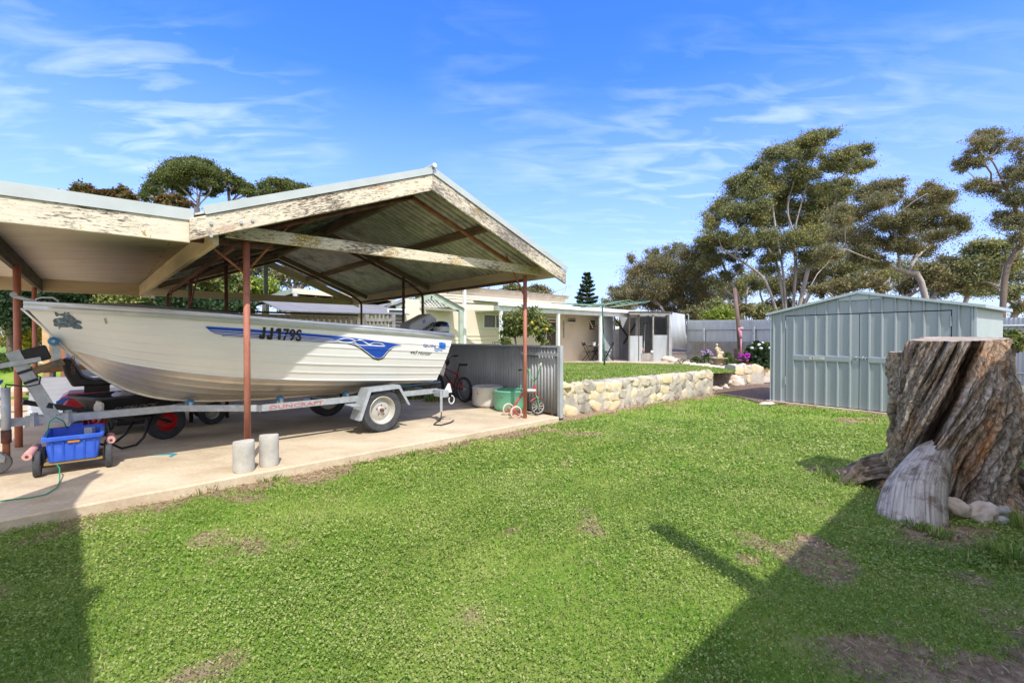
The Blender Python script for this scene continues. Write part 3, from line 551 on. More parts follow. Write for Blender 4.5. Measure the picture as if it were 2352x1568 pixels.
for (a0, a1, z0, z1, b0, b1, m) in ((-3.83, -3.42, 1.96, 2.50, .02, .02, 'rustbright'), (-3.87, -4.18, 1.92, 2.18, .02, .02, 'rustbright'), (-.02, -.37, 1.95, 2.50, .02, .02, 'rustbright'),
                                    (-3.97, -3.97, 1.75, 2.12, 3.1, 2.3, 'rustpipe'), (-4.0, -4.0, 1.7, 2.12, 6.15, 5.3, 'rustpipe'), (-3.85, -3.85, 1.86, 2.15, 0, .5, 'rustpipe')):
    MB().tube([CP(a0, b0, z0), CP(a1, b1, z1)], .011, 8).build('brace', M_[m], car, smooth=True)
for a0, a1, b0 in ((-4.37, -3.6, .03),): beamobj('channel', CP(a0, b0, 2.20), CP(a1, b0, 2.21), .04, .05, M_['rustpipe'], car)
for s in (-1, 1):
    leg = -3.97 if s < 0 else 0
    beamobj('side_rail', CP(leg, 0, 2.165), CP(leg, 6.15, 2.165), .035, .045, M_['rustpipe'], car)
# lean-to on the left with flat roof
SK0, SK1 = -6.40, -4.30
corr(CP(SK1 + .06, -.40, 2.288), D2, 6.60, -D1, SK1 - SK0, .10, .006, nv=1).build('flat_roof_sheet', M_['skillion'], car, M=Matrix.Identity(4), smooth=True, solid=.004)
beamobj('fascia_board', CP(SK0, -.405, 2.18), CP(-4.365, -.405, 2.19), .035, .20, M_['fascia'], car, bevel=.005)
beamobj('roof_flashing', CP(SK0, -.43, 2.315), CP(-4.34, -.43, 2.328), .012, .095, M_['flash'], car)
beamobj('roof_flashing', CP(SK0, -.37, 2.362), CP(-4.34, -.37, 2.375), .12, .008, M_['flash'], car)
beamobj('skillion_beam', CP(-4.17, -.37, 2.205), CP(-4.42, 6.12, 2.165), .045, .20, M_['creambeam'], car)
beamobj('skillion_beam', CP(-5.70, -.37, 2.205), CP(-5.76, 6.12, 2.165), .045, .20, M_['timberdark'], car)
beamobj('back_beam', CP(-6.40, 6.15, 2.175), CP(-4.38, 6.15, 2.175), .045, .22, M_['creambeam'], car)
MB().tube([CP(-5.68, 2.54, 0), CP(-5.68, 2.54, 2.105)], .034, 14).build('post', M_['redpost'], car, smooth=True)
MB().tube([CP(-5.78, 5.45, 0), CP(-5.78, 5.45, 2.08)], .030, 14).build('post', M_['redpost'], car, smooth=True)
beamobj('edge_beam', CP(-6.36, -.37, 2.225), CP(-6.36, 6.12, 2.215), .04, .12, M_['creambeam'], car)
# hooks hanging on the eave beam
for b0 in (1.1, 2.4, 4.6): MB().tube([CP(.19, b0, 2.22), CP(.17, b0, 2.16), CP(.15, b0, 2.13), CP(.13, b0, 2.16)], .005, 6).build('hook', M_['blackmetal'], car)
# picket balustrade at the back
pf = thing('picket_balustrade', CP(-2, 6.6), 'cream picket balustrade with dark top rail across the back of the carport', 'balustrade')
beamobj('top_rail', CP(-4.6, 6.6, 1.85), CP(.1, 6.6, 1.85), .05, .045, M_['timberdark'], pf)
beamobj('rail', CP(-4.6, 6.63, 1.77), CP(.1, 6.63, 1.77), .03, .09, M_['creambeam'], pf)
beamobj('rail', CP(-4.6, 6.63, 1.0), CP(.1, 6.63, 1.0), .03, .09, M_['creambeam'], pf)
i = 0; a = -4.55
while a < .05:
    beamobj('picket', CP(a, 6.60, .9), CP(a, 6.60, 1.80), .018, .088, M_['creambeam'], pf, up=D1); a += .142
for a in (-4.5, -1.6, .05): beamobj('post', CP(a, 6.68, 0), CP(a, 6.68, 1.8), .07, .07, M_['rustpipe'], pf, up=D1)
# ================================================================== corrugated low fence beside the carport
fe = thing('corrugated_fence', FB + D2 * 1.8, 'low corrugated iron fence with flat capping behind the tubs and tricycle', 'fence')
corr(FB, D2, 3.75, UP, 1.10, .076, .015, nper=8, nv=1).build('corrugated_sheet', M_['irondark'], fe, M=Matrix.Identity(4), smooth=True, solid=.002)
beamobj('capping', FB + UP * 1.115, FB + D2 * 3.75 + UP * 1.115, .06, .035, M_['zinc'], fe)
beamobj('end_post', FB + Vector((-.01, 0, -.05)), FB + Vector((-.01, 0, 1.13)), .07, .07, M_['iron'], fe, up=D2, bevel=.004)
beamobj('top_rail', FB + D2 * .03 - D1 * .04 + UP * .985, FB + D2 * .9 - D1 * .04 + UP * .985, .03, .05, M_['zinc'], fe)
beamobj('bracket_rail', FB + D2 * .9 - D1 * .06 + UP * .985, CP(.0, .0, .985) + D2 * .0, .03, .05, M_['zinc'], fe)
# ================================================================== BOAT
BC = Vector((-2.4, 6.78, 0)); BS = Vector((.715, .70, 0)); BN = Vector((.70, -.715, 0))       # s sternward, n to the lawn side
def BP(s, n, z): return BC + BS * s + BN * n + UP * z
zk = [(-1.2, .50), (-.3, .475), (.6, .475), (1.43, .49), (2.13, .56), (2.52, .69), (2.79, .89), (3.04, 1.17)]
zc = [(-1.2, .62), (0, .69), (1, .76), (1.86, .86), (2.56, 1.0), (3.04, 1.17)]
bc = [(-1.2, .80), (0, .84), (1, .80), (1.86, .64), (2.56, .32), (2.9, .11), (3.04, 0.012)]
bgw = [(-1.2, .90), (0, .965), (1, .955), (1.8, .85), (2.4, .66), (2.9, .38), (3.2, .13), (3.324, .03)]
zg = [(-1.2, 1.295), (0, 1.375), (1, 1.435), (2.2, 1.515), (3.324, 1.59)]
def Cc(u): t = -.97 + u * 4.01; return Vector((-t, interp(bc, t), interp(zc, t)))
def Gg(u): t = -1.2 + u * 4.524; return Vector((-t, interp(bgw, t), interp(zg, t)))
RIBF = [.13, .29, .45, .61, .76]
def side(u, f, out=0.0):                          # local (s,n,z)
    p = Cc(u).lerp(Gg(u), f); w = min(1, (1 - u) * 6)
    n = .035 * math.sin(math.pi * f) * w
    for r in RIBF: n += .007 * w * math.exp(-((f - r) / .014)**2)
    for i, r in enumerate(RIBF): n += .0035 * w * (1 if f > r else 0)
    p.y += n + out; return p
def bottom(u, g):
    t = -.97 + u * 4.01; c = Cc(u); k = Vector((-t, 0, interp(zk, t))); p = k.lerp(c, g); w = min(1, (1 - u) * 3)
    p.z -= .045 * math.sin(math.pi * g) * w
    for r in (.22, .42, .62, .82): p.z -= .011 * w * math.exp(-((g - r) / .03)**2)
    return p
def LB(p, s=1): return BP(p.x, p.y * s, p.z)
boat = thing('boat', BP(0, 0, .47), 'cream aluminium runabout boat with blue stripe, on its trailer under the carport', 'boat')
mh, t, b = newmat('cream_boat_paint')
n = noise_tex(t, 2, 5); c = ramp(t, n.outputs[0], [(.3, (.74, .735, .69)), (.7, (.81, .80, .755))]); t.links.new(c, b.inputs['Base Color']); b.inputs['Roughness'].default_value = .32; b.inputs['Coat Weight'].default_value = .3; b.inputs['Coat Roughness'].default_value = .15
n2 = noise_tex(t, 1.6, 3, .5, stretch=(1, 1, 2.5)); bumpn(t, b, n2.outputs[0], .25, .02)
ma, t, b = newmat('bare_aluminium_hull')
n = noise_tex(t, 3, 7, .7, dist=.5); c = ramp(t, n.outputs[0], [(.3, (.62, .57, .51)), (.7, (.84, .79, .72))]); t.links.new(c, b.inputs['Base Color']); b.inputs['Metallic'].default_value = .75
rr = ramp(t, n.outputs[0], [(.3, (.48,) * 3), (.7, (.33,) * 3)]); t.links.new(rr, b.inputs['Roughness'])
mg = mat('grey_aluminium_gunwale', [(.3, (.50, .52, .54)), (.7, (.62, .64, .66))], 6, (1, 1, 1), rough=.35, metal=.45)
NU, NF = 110, 72
fs = [i / NF for i in range(NF + 1)]; us = [1 - (1 - i / NU)**1.0 for i in range(NU + 1)]
for s in (1, -1):
    MB().grid([[LB(side(u, f), s) for u in us] for f in fs]).build('hull_side', mh, boat, smooth=True, M=Matrix.Identity(4))
    MB().grid([[LB(bottom(u, g), s) for u in us] for g in [i / 60 for i in range(61)]]).build('hull_bottom', ma, boat, smooth=True, M=Matrix.Identity(4))
    # gunwale extrusion with ridges
    prof = [(-.02, -.035), (.035, -.05), (.045, -.02), (.036, -.005), (.046, .012), (.04, .035), (.0, .042), (-.05, .036), (-.05, .01)]
    rows = []
    for u in us:
        g = Gg(u); rows.append([LB(Vector((g.x, max(.0, g.y + a * (1 if u < .97 else .7)), g.z + c2)), s) for a, c2 in prof])
    MB().grid([list(r) for r in zip(*rows)]).build('gunwale', mg, boat, M=Matrix.Identity(4), auto=35)
    # painted waterline strake
    MB().tube([LB(Cc(u) + Vector((0, .004, .0)), s) for u in us[:-1]], .009, 6).build('chine_strake', mh, boat, smooth=True)
    MB().grid([[LB(side(u, f, -.03), s) for u in us[:int(NU * .62)]] for f in (0.0, .5, 1.0)]).build('inner_side', M_['flash'], boat, smooth=True, M=Matrix.Identity(4))
# keel strip and stem
MB().tube([BP(-(-.97 + u * 4.01), 0, interp(zk, -.97 + u * 4.01) - .012) for u in us] + [BP(-3.2, 0, 1.39), BP(-3.335, 0, 1.56)], .016, 8).build('keel', ma, boat, smooth=True)
# transom
tr = [LB(side(0, f), 1) for f in [i / 10 for i in range(11)]]; tl = [LB(side(0, f), -1) for f in [i / 10 for i in range(11)]]
MB().grid([tr, tl]).add([LB(bottom(0, g), 1) for g in (0, .5, 1)] + [LB(bottom(0, g), -1) for g in (.5, 1)], [(0, 1, 2, 4, 3)]).build('transom', mh, boat, M=Matrix.Identity(4))
beamobj('transom_cap', BP(1.19, -.88, 1.31), BP(1.19, .88, 1.31), .06, .05, mg, boat)
# floor and foredeck
MB().add([BP(.95, .72, .78), BP(-2.2, .42, .9), BP(-2.2, -.42, .9), BP(.95, -.72, .78)], [(0, 1, 2, 3)]).build('floor', M_['flash'], boat, M=Matrix.Identity(4))
rows = []
for i in range(25):
    u = .985 - i * .0165; g = Gg(u); rows.append([BP(g.x, g.y * k, g.z + .02 + .085 * (1 - k * k) * min(1, i / 9)) for k in [-.98, -.8, -.5, -.2, 0, .2, .5, .8, .98]])
MB().grid(rows).build('foredeck', mat('grey_foredeck', [(.3, (.20, .20, .20)), (.7, (.30, .30, .30))], 8, rough=.8, bump=.4, bscale=120), boat, smooth=True, M=Matrix.Identity(4))
for (s0, h) in ((-.9, .36), (.25, .36)):
    sm = MB().box((0, 0, 0), (.42, .42, .07), basis((0, 0, 0), BS).to_3x3().to_4x4()); 
    for v in sm.v: v += BP(s0, 0, .78 + h)
    sm.box(BP(s0, 0, .78 + h / 2), (.2, .2, h)); sm.build('seat', M_['flash'], boat, bevel=.02)
# bow handrail, bow roller and cleat
for s in (1,):
    MB().tube([BP(-3.24, .06, 1.60), BP(-3.235, .06, 1.645), BP(-3.20, .075, 1.665), BP(-3.12, .12, 1.665), BP(-3.085, .14, 1.64), BP(-3.08, .145, 1.59)], .010, 8).build('bow_rail', mg, boat, smooth=True)
beamobj('bow_roller', BP(-3.40, -.02, 1.675), BP(-3.22, -.02, 1.62), .08, .025, mg, boat); MB().cyl(BP(-3.39, -.06, 1.685), BP(-3.39, .03, 1.685), .026, 12).build('roller_wheel', M_['zinc'], boat)
MB().tube([BP(-2.7, -.3, 1.62), BP(-2.4, -.1, 1.66), BP(-2.1, -.35, 1.60)], .012, 8).build('green_rope_coil', mat('green_rope', (.02, .14, .08), 8), boat, smooth=True)
# --- decals mapped to the near side
def inv(x, y):                                    # photo direction to hull coordinates (u, f)
    u, f = .5, .5
    for _ in range(25):
        def pr(u, f):
            q = LB(side(min(max(u, 0), 1), f)); v = q - Vector((0, 0, CAMZ)); v.rotate(Matrix.Rotation(-(R(90) - PITCH), 3, 'X')); return Vector((1176 - FPX * v.x / v.z, 784 + FPX * v.y / v.z))
        p = pr(u, f); e = 1e-3; du = (pr(u + e, f) - p) / e; df = (pr(u, f + e) - p) / e; det = du.x * df.y - du.y * df.x; r = Vector((x, y)) - p
        u += max(-.2, min(.2, (r.x * df.y - r.y * df.x) / det)); f += max(-.2, min(.2, (du.x * r.y - du.y * r.x) / det)); u = min(max(u, -.02), 1.0)
    return (u, f)
def decal(name, polys, m, out=.006, label=None, parent=None):
    mb = MB()
    for P in polys:
        Q = [Vector((q[0] * 10, q[1] * 10, 0)) for q in [inv(*p) for p in P]]; bm = bmesh.new(); vs = [bm.verts.new(q) for q in Q]
        for tri in geometry.tessellate_polygon([Q]):
            try: bm.faces.new([vs[i] for i in tri])
            except ValueError: pass
        for _ in range(6):
            ed = [e for e in bm.edges if e.calc_length() > .30]
            if ed: bmesh.ops.subdivide_edges(bm, edges=ed, cuts=1); bmesh.ops.triangulate(bm, faces=bm.faces[:])
        bm.verts.index_update(); mb.add([LB(side(v.co.x / 10, v.co.y / 10, out)) for v in bm.verts], [tuple(v.index for v in f.verts) for f in bm.faces]); bm.free()
    return mb.build(name, m, parent or boat, M=Matrix.Identity(4), label=label)
FM = {}
def flat(name, c, rough=.45):
    if name not in FM: FM[name] = mat(name, [(.3, tuple(x * .9 for x in c)), (.7, c)], 6, rough=rough)
    return FM[name]
BLUE = flat('blue_stripe_vinyl', (.012, .075, .42)); WHT = flat('white_vinyl', (.75, .75, .76)); BLK = flat('black_vinyl', (.012, .011, .011)); TEAL = flat('teal_vinyl', (.05, .35, .45))
def P8(l, ox=650, oy=900, k=.3188 * .784): return [(ox * .784 + x * k, oy * .784 + y * k) for x, y in l]
top = [(471, 750), (476, 749.5), (560, 754.5), (640, 761), (697, 765), (760, 770.5), (809, 775.5), (870, 783), (922, 792)]
low = [(905, 795), (893, 802), (884, 813), (877, 820), (868, 822), (858, 819), (843, 808), (828, 797), (812, 789), (795, 786), (740, 783.5), (697, 781), (640, 777.5), (560, 772.5), (510, 769), (494, 766), (482, 760)]
decal('blue_stripe', [top + low], BLUE, .006)
blk = [(922, 793.2), (905, 797), (894, 805), (885, 817), (878, 824.5), (868, 827), (857, 824), (842, 812), (827, 800.5), (811, 792.5), (795, 788.6), (740, 786.2), (697, 783.4), (640, 780), (560, 775), (510, 771.6)]
decal('black_stripe_edge', [blk + [(510, 770.0), (560, 773.5), (640, 778.5), (697, 782), (740, 784.5), (795, 787), (812, 790), (828, 798), (843, 809), (858, 820), (868, 823), (877, 821), (884, 814), (893, 803), (905, 796)]], BLK, .005)
def ribbon(pts, w):
    L, Rr = [], []
    for i, p in enumerate(pts):
        a = Vector(pts[max(i - 1, 0)]); c = Vector(pts[min(i + 1, len(pts) - 1)]); d = (c - a).normalized(); n = Vector((-d.y, d.x)); ww = w * (1 if 0 < i < len(pts) - 1 else .35)
        L.append(tuple(Vector(p) + n * ww)); Rr.append(tuple(Vector(p) - n * ww))
    return [(L[i], L[i + 1], Rr[i + 1], Rr[i]) for i in range(len(pts) - 1)]
def smooth2(pts, k=5):
    o = []
    for i in range(len(pts) - 1):
        p0 = Vector(pts[max(i - 1, 0)]); p1 = Vector(pts[i]); p2 = Vector(pts[i + 1]); p3 = Vector(pts[min(i + 2, len(pts) - 1)])
        for j in range(k):
            t = j / k; o.append(tuple(.5 * ((2 * p1) + (p2 - p0) * t + (2 * p0 - 5 * p1 + 4 * p2 - p3) * t * t + (3 * p1 - p0 - 3 * p2 + p3) * t**3)))
    return o + [tuple(pts[-1])]
wr = []
for a, b2, w in ((((479, 757.5), (560, 762.5), (640, 768.5), (700, 772.5), (765, 778)), 0, .55), (((484, 762), (560, 766.8), (640, 772.3), (700, 776.3), (775, 781.5)), 0, .5), (((494, 765.2), (560, 769.6), (640, 775.2), (700, 779), (775, 783.5)), 0, .45)): wr += ribbon(smooth2(a), w)
wr += ribbon(smooth2(P8([(1040, 310), (1090, 290), (1160, 284), (1230, 305)])), .9) + ribbon(smooth2(P8([(1050, 300), (1110, 320), (1190, 320), (1250, 300), (1290, 305), (1340, 335), (1400, 352), (1500, 355)])), 1.3)
wr += ribbon(smooth2(P8([(1215, 322), (1260, 345), (1350, 350), (1440, 352)])), 1.0) + ribbon(smooth2(P8([(1345, 345), (1390, 325), (1450, 328), (1490, 342)])), .8)
wr += ribbon(smooth2([(512, 770.2), (560, 773.2), (640, 778.2), (697, 781.6), (740, 784.2), (795, 786.8), (812, 789.8), (828, 797.8), (843, 808.8), (858, 819.8), (868, 822.6), (877, 820.7), (884, 813.6), (893, 802.8), (905, 795.8), (922, 792.6)], 3), .7)
decal('white_swirl_lines', wr, WHT, .0078)
def F6(l): return [(x * .17, 595.9 + y * .17) for x, y in l]
mf, t, b = newmat('blue_grey_fish_print'); n = noise_tex(t, 38, 8, .8, dist=1.2); c = ramp(t, n.outputs[0], [(.36, (.012, .025, .045)), (.5, (.05, .10, .14)), (.6, (.25, .34, .38)), (.72, (.45, .50, .50))]); t.links.new(c, b.inputs['Base Color']); b.inputs['Roughness'].default_value = .5
decal('fish_print', [F6([(712, 825), (735, 800), (800, 788), (860, 782), (920, 795), (975, 832), (1040, 862), (1085, 890), (1112, 922), (1100, 940), (1050, 940), (1000, 935), (965, 912), (900, 918), (845, 915), (825, 918), (800, 942), (788, 930), (792, 908), (740, 902), (720, 880), (728, 860)]),
                     F6([(735, 705), (765, 715), (795, 738), (830, 733), (862, 728), (872, 705), (892, 725), (925, 705), (940, 740), (985, 770), (1020, 800), (1040, 820), (1070, 820), (1104, 852), (1095, 868), (1060, 862), (1030, 855), (980, 830), (915, 792), (860, 780), (830, 762), (795, 756), (765, 772), (745, 750)])], mf, .005)
decal('tape_patch', [F6([(1402, 795), (1428, 790), (1452, 868), (1420, 870)])], flat('yellowed_tape', (.42, .38, .26)), .005)
def textverts(s, bold=0.0, shear=0.0, spacing=1.0, off=0.0):
    cu = bpy.data.curves.new('t', 'FONT'); cu.body = s; cu.shear = shear; cu.space_character = spacing; cu.offset = bold; cu.resolution_u = 3
    o = bpy.data.objects.new('t', cu); COL.objects.link(o); dg = bpy.context.evaluated_depsgraph_get(); me = bpy.data.meshes.new_from_object(o.evaluated_get(dg))
    bm = bmesh.new(); bm.from_mesh(me); bmesh.ops.triangulate(bm, faces=bm.faces[:]); bm.verts.index_update()
    V = [v.co.copy() for v in bm.verts]; Fc = [tuple(v.index for v in f.verts) for f in bm.faces]; bm.free(); bpy.data.objects.remove(o); bpy.data.curves.remove(cu)
    x0 = min(v.x for v in V); x1 = max(v.x for v in V); y0 = min(v.y for v in V); y1 = max(v.y for v in V)
    return [((v.x - x0) / (x1 - x0), (v.y - y0) / (y1 - y0)) for v in V], Fc
def hulltext(name, s, tl, tr_, bl, m, out=.010, **k):          # corners of the lettering in the photograph
    V, Fc = textverts(s, **k); a, b2, c2 = Vector(tl), Vector(tr_), Vector(bl)
    P = [inv(*(a + (b2 - a) * x + (c2 - a) * (1 - y))) for x, y in V]
    return MB().add([LB(side(u, f, out)) for u, f in P], Fc).build(name, m, boat, M=Matrix.Identity(4))
REG = flat('brown_black_lettering', (.022, .014, .012)); JP = [(.5, 1), (1, 1), (1, .12), (.85, 0), (.15, 0), (0, .12), (0, .32), (.42, .32), (.42, .2), (.5, .2)]
for k in range(2):
    A_, B_, C_ = Vector((597 + k * 17.5, 750.5 + k * 1.2)), Vector((13, .9)), Vector((-3, 27.5)); decal('registration_letter', [[tuple(A_ + B_ * x + C_ * (1 - y)) for x, y in JP]], REG, .0125)
decal('registration_letter', [[(637.5, 753.5), (645.5, 753.9), (643.5, 780.3), (637.0, 779.9), (638.4, 759.8), (632.5, 762), (632.8, 757.2)]], REG, .0125)
hulltext('registration_lettering', '79S', (650, 753.9), (693, 757), (647.5, 781.4), REG, out=.0135, bold=.022, spacing=1.03)
hulltext('brand_lettering', 'QUIN', (972, 789.5), (1000, 790.8), (972, 797.5), flat('navy_lettering', (.015, .04, .35)), out=.0035, bold=.015)
hulltext('model_lettering', '445 Hunter', (944, 803.5), (993, 807), (941, 812.8), BLK, out=.0035, shear=.3)
decal('flag_emblem', [[(1008 + .0, 787), (1013, 785.5), (1019, 787.5), (1023, 788), (1023, 801), (1017, 799.5), (1008, 797)]], flat('flag_blue', (.02, .16, .62)), .006)
decal('wave_emblem', ribbon(smooth2([(997, 798), (1004, 801), (1010, 798.5), (1016, 801), (1022, 798.5)]), .8) + ribbon(smooth2([(997, 803), (1003, 806), (1009, 803.5), (1016, 806.5)]), .8), flat('flag_blue', (.02, .16, .62)), .006)
# --- outboard motor, tilted up on the transom
tilt = Matrix.Rotation(R(-30), 4, 'Y')
def OM(x, y, z): q = tilt @ Vector((x, y, z)); return BP(1.26 + q.x, .02 + y, 1.31 + q.z)
def omprism(poly, w, name, m, parent, bevel=.02, y0=0):
    mb = MB(); n = len(poly); a = [OM(p[0], y0 - w / 2, p[1]) for p in poly]; b3 = [OM(p[0], y0 + w / 2, p[1]) for p in poly]
    mb.add(a + b3, [tuple(range(n - 1, -1, -1)), tuple(range(n, 2 * n))] + [(i, (i + 1) % n, n + (i + 1) % n, n + i) for i in range(n)]); return mb.build(name, m, parent, bevel=bevel)
mcowl = mat('silver_grey_cowl', [(.3, (.40, .40, .38)), (.7, (.50, .50, .475))], 3, rough=.35, coat=.2)
out = omprism([(-.30, .02), (.20, .02), (.27, .16), (.20, .30), (-.22, .33), (-.33, .22)], .34, 'outboard_motor', mcowl, boat, .035)
omprism([(-.27, .0), (.18, .0), (.18, -.07), (-.24, -.07)], .30, 'cowl_base', M_['white'], out, .012)
omprism([(-.10, -.07), (.08, -.07), (.07, -.45), (-.06, -.50)], .12, 'midsection', mcowl, out, .015)
omprism([(-.16, -.48), (.12, -.46), (.16, -.52), (-.14, -.54)], .20, 'cavitation_plate', M_['flash'], out, .005)
omprism([(-.10, -.54), (.08, -.54), (.13, -.62), (.12, -.68), (-.02, -.82), (-.08, -.70), (-.14, -.64)], .07, 'gearcase', mat('cream_gearcase', (.60, .57, .50), 4, rough=.4), out, .02)
for k in range(3):
    an = k * 2.094; mb = MB(); c0 = Vector((.16, 0, -.645)); dy, dz = math.cos(an), math.sin(an)
    q = [c0 + Vector((0, 0, 0)), c0 + Vector((.03, dy * .05 - dz * .04, dz * .05 + dy * .04)), c0 + Vector((.0, dy * .11, dz * .11)), c0 + Vector((-.03, dy * .05 + dz * .04, dz * .05 - dy * .04))]
    mb.add([OM(*p) for p in q] + [OM(p.x + .008, p.y, p.z) for p in q], [(0, 1, 2, 3), (7, 6, 5, 4), (0, 4, 5, 1), (1, 5, 6, 2), (2, 6, 7, 3), (3, 7, 4, 0)]).build('propeller_blade', M_['blackmetal'], out)
omprism([(-.12, -.06), (.02, -.06), (.02, -.34), (-.08, -.30)], .24, 'clamp_bracket', M_['blackmetal'], out, .01)
V, Fc = textverts('Johnson', bold=.02, shear=.25)
MB().add([OM(-.27 + .44 * x, .176, .075 + .10 * y) for x, y in V], Fc).build('motor_lettering', flat('dark_lettering', (.02, .022, .03)), out)
omprism([(-.26, .035), (.20, .035), (.235, .065), (-.28, .06)], .006, 'cowl_stripe', flat('dark_lettering', (.02, .022, .03)), out, 0, y0=.176)
V, Fc = textverts('25', bold=.02, shear=.25)
MB().add([OM(-.02 + .07 * x, .176, .22 + .05 * y) for x, y in V], Fc).build('power_lettering', BLUE, out)
# small auxiliary motor
def AM_(x, y, z): return BP(1.42 + x, .30 + y, 1.28 + z)
aux = MB(); n = 16
prof = [(.09, .0), (.125, .03), (.135, .10), (.125, .19), (.06, .215), (.0, .22)]
aux.lathe(prof, c=AM_(0, 0, .04), n=20)
aux = aux.build('auxiliary_motor', mat('dark_blue_black_cowl', [(.4, (.010, .013, .022)), (.6, (.02, .026, .04))], 3, rough=.12, coat=.6), boat, smooth=True)
MB().cyl(AM_(0, 0, -.5), AM_(0, 0, .06), .04, 12).build('midsection', M_['blackmetal'], aux)
MB().lathe([(.128, .045), (.139, .10), (.134, .12)], c=AM_(0, 0, .04), n=20).build('silver_band', M_['flash'], aux)
beamobj('motor_bracket', BP(1.2, .30, 1.12), AM_(0, 0, -.12), .12, .16, M_['blackmetal'], boat)
# ================================================================== TRAILER
tra = thing('boat_trailer', BP(0, 0, 0), 'galvanised single-axle boat trailer carrying the cream boat', 'trailer')
Z0 = .455
def rect(pts, w=.05, h=.075, m='zinc', name='frame_rail'):
    return MB().grid([[p + UP * (h / 2 * sy) + off * (w / 2 * sx) for (p, off) in pts] for sx, sy in ((-1, -1), (1, -1), (1, 1), (-1, 1), (-1, -1))]).build(name, M_[m], tra, M=Matrix.Identity(4))
rect([(BP(-4.25, .03, Z0), BN), (BP(-2.12, .03, Z0), BN)], .06, .075, name='drawbar')
for s in (1, -1):
    rect([(BP(-2.14, .04 * s, Z0), BN), (BP(-1.42, .74 * s, Z0), BN), (BP(1.02, .74 * s, Z0), BN)], .05, .072)
rect([(BP(-1.4, -.74, Z0 - .03), BS), (BP(-1.4, .74, Z0 - .03), BS)], .05, .05, name='cross_member')
rect([(BP(.95, -.78, Z0 - .01), BS), (BP(.95, .78, Z0 - .01), BS)], .05, .05, name='cross_member')
rect([(BP(.0, -.86, .29), BS), (BP(.0, .86, .29), BS)], .04, .04, name='axle')
rect([(BP(-.35, .62, .50), BN), (BP(1.15, .62, .555), BN)], .07, .03, 'timberdark', 'bunk'); rect([(BP(-.35, .62, .518), BN), (BP(1.15, .62, .573), BN)], .08, .008, 'flash', 'bunk_strip')
bunkblue = flat('blue_bunk_strip', (.04, .18, .38))
beamobj('bunk_carpet', BP(-.1, .66, .535), BP(1.1, .66, .583), .05, .015, bunkblue, tra)
rollblue = mat('blue_nylon_roller', (.05, .22, .42), 6, rough=.5)
for (s0, nn) in ((-2.0, .12), (-1.15, .52), (-.35, .6), (-2.0, -.12), (-1.15, -.52), (-.35, -.6)):
    ro = MB().tube([BP(s0, nn - .05, .515), BP(s0, nn - .025, .515), BP(s0, nn + .025, .515), BP(s0, nn + .05, .515)], [.03, .038, .038, .03], 14).build('hull_roller', rollblue, tra, smooth=True)
    MB().box(BP(s0, nn + .055, .49), (.03, .03, .07)).box(BP(s0, nn - .055, .49), (.03, .03, .07)).build('roller_bracket', M_['zinc'], ro)
for (sa, za) in ((-.55, .46), (.5, .46)): MB().tube([BP(sa, .70, .46), BP(sa + .05, .55, .40), BP(sa + .12, .1, .40), BP(sa + .12, -.1, .40), BP(sa + .05, -.55, .40), BP(sa, -.70, .46)], .02, 8).build('curved_cross_tube', M_['zinc'], tra, smooth=True)
V, Fc = textverts('DUNCRAFT', bold=.02)
MB().add([BP(-1.34 + .62 * x, .742 + .0275, Z0 - .022 + .044 * y) for x, y in V], Fc).build('trailer_lettering', flat('faded_red_sticker_lettering', (.52, .17, .14)), tra)
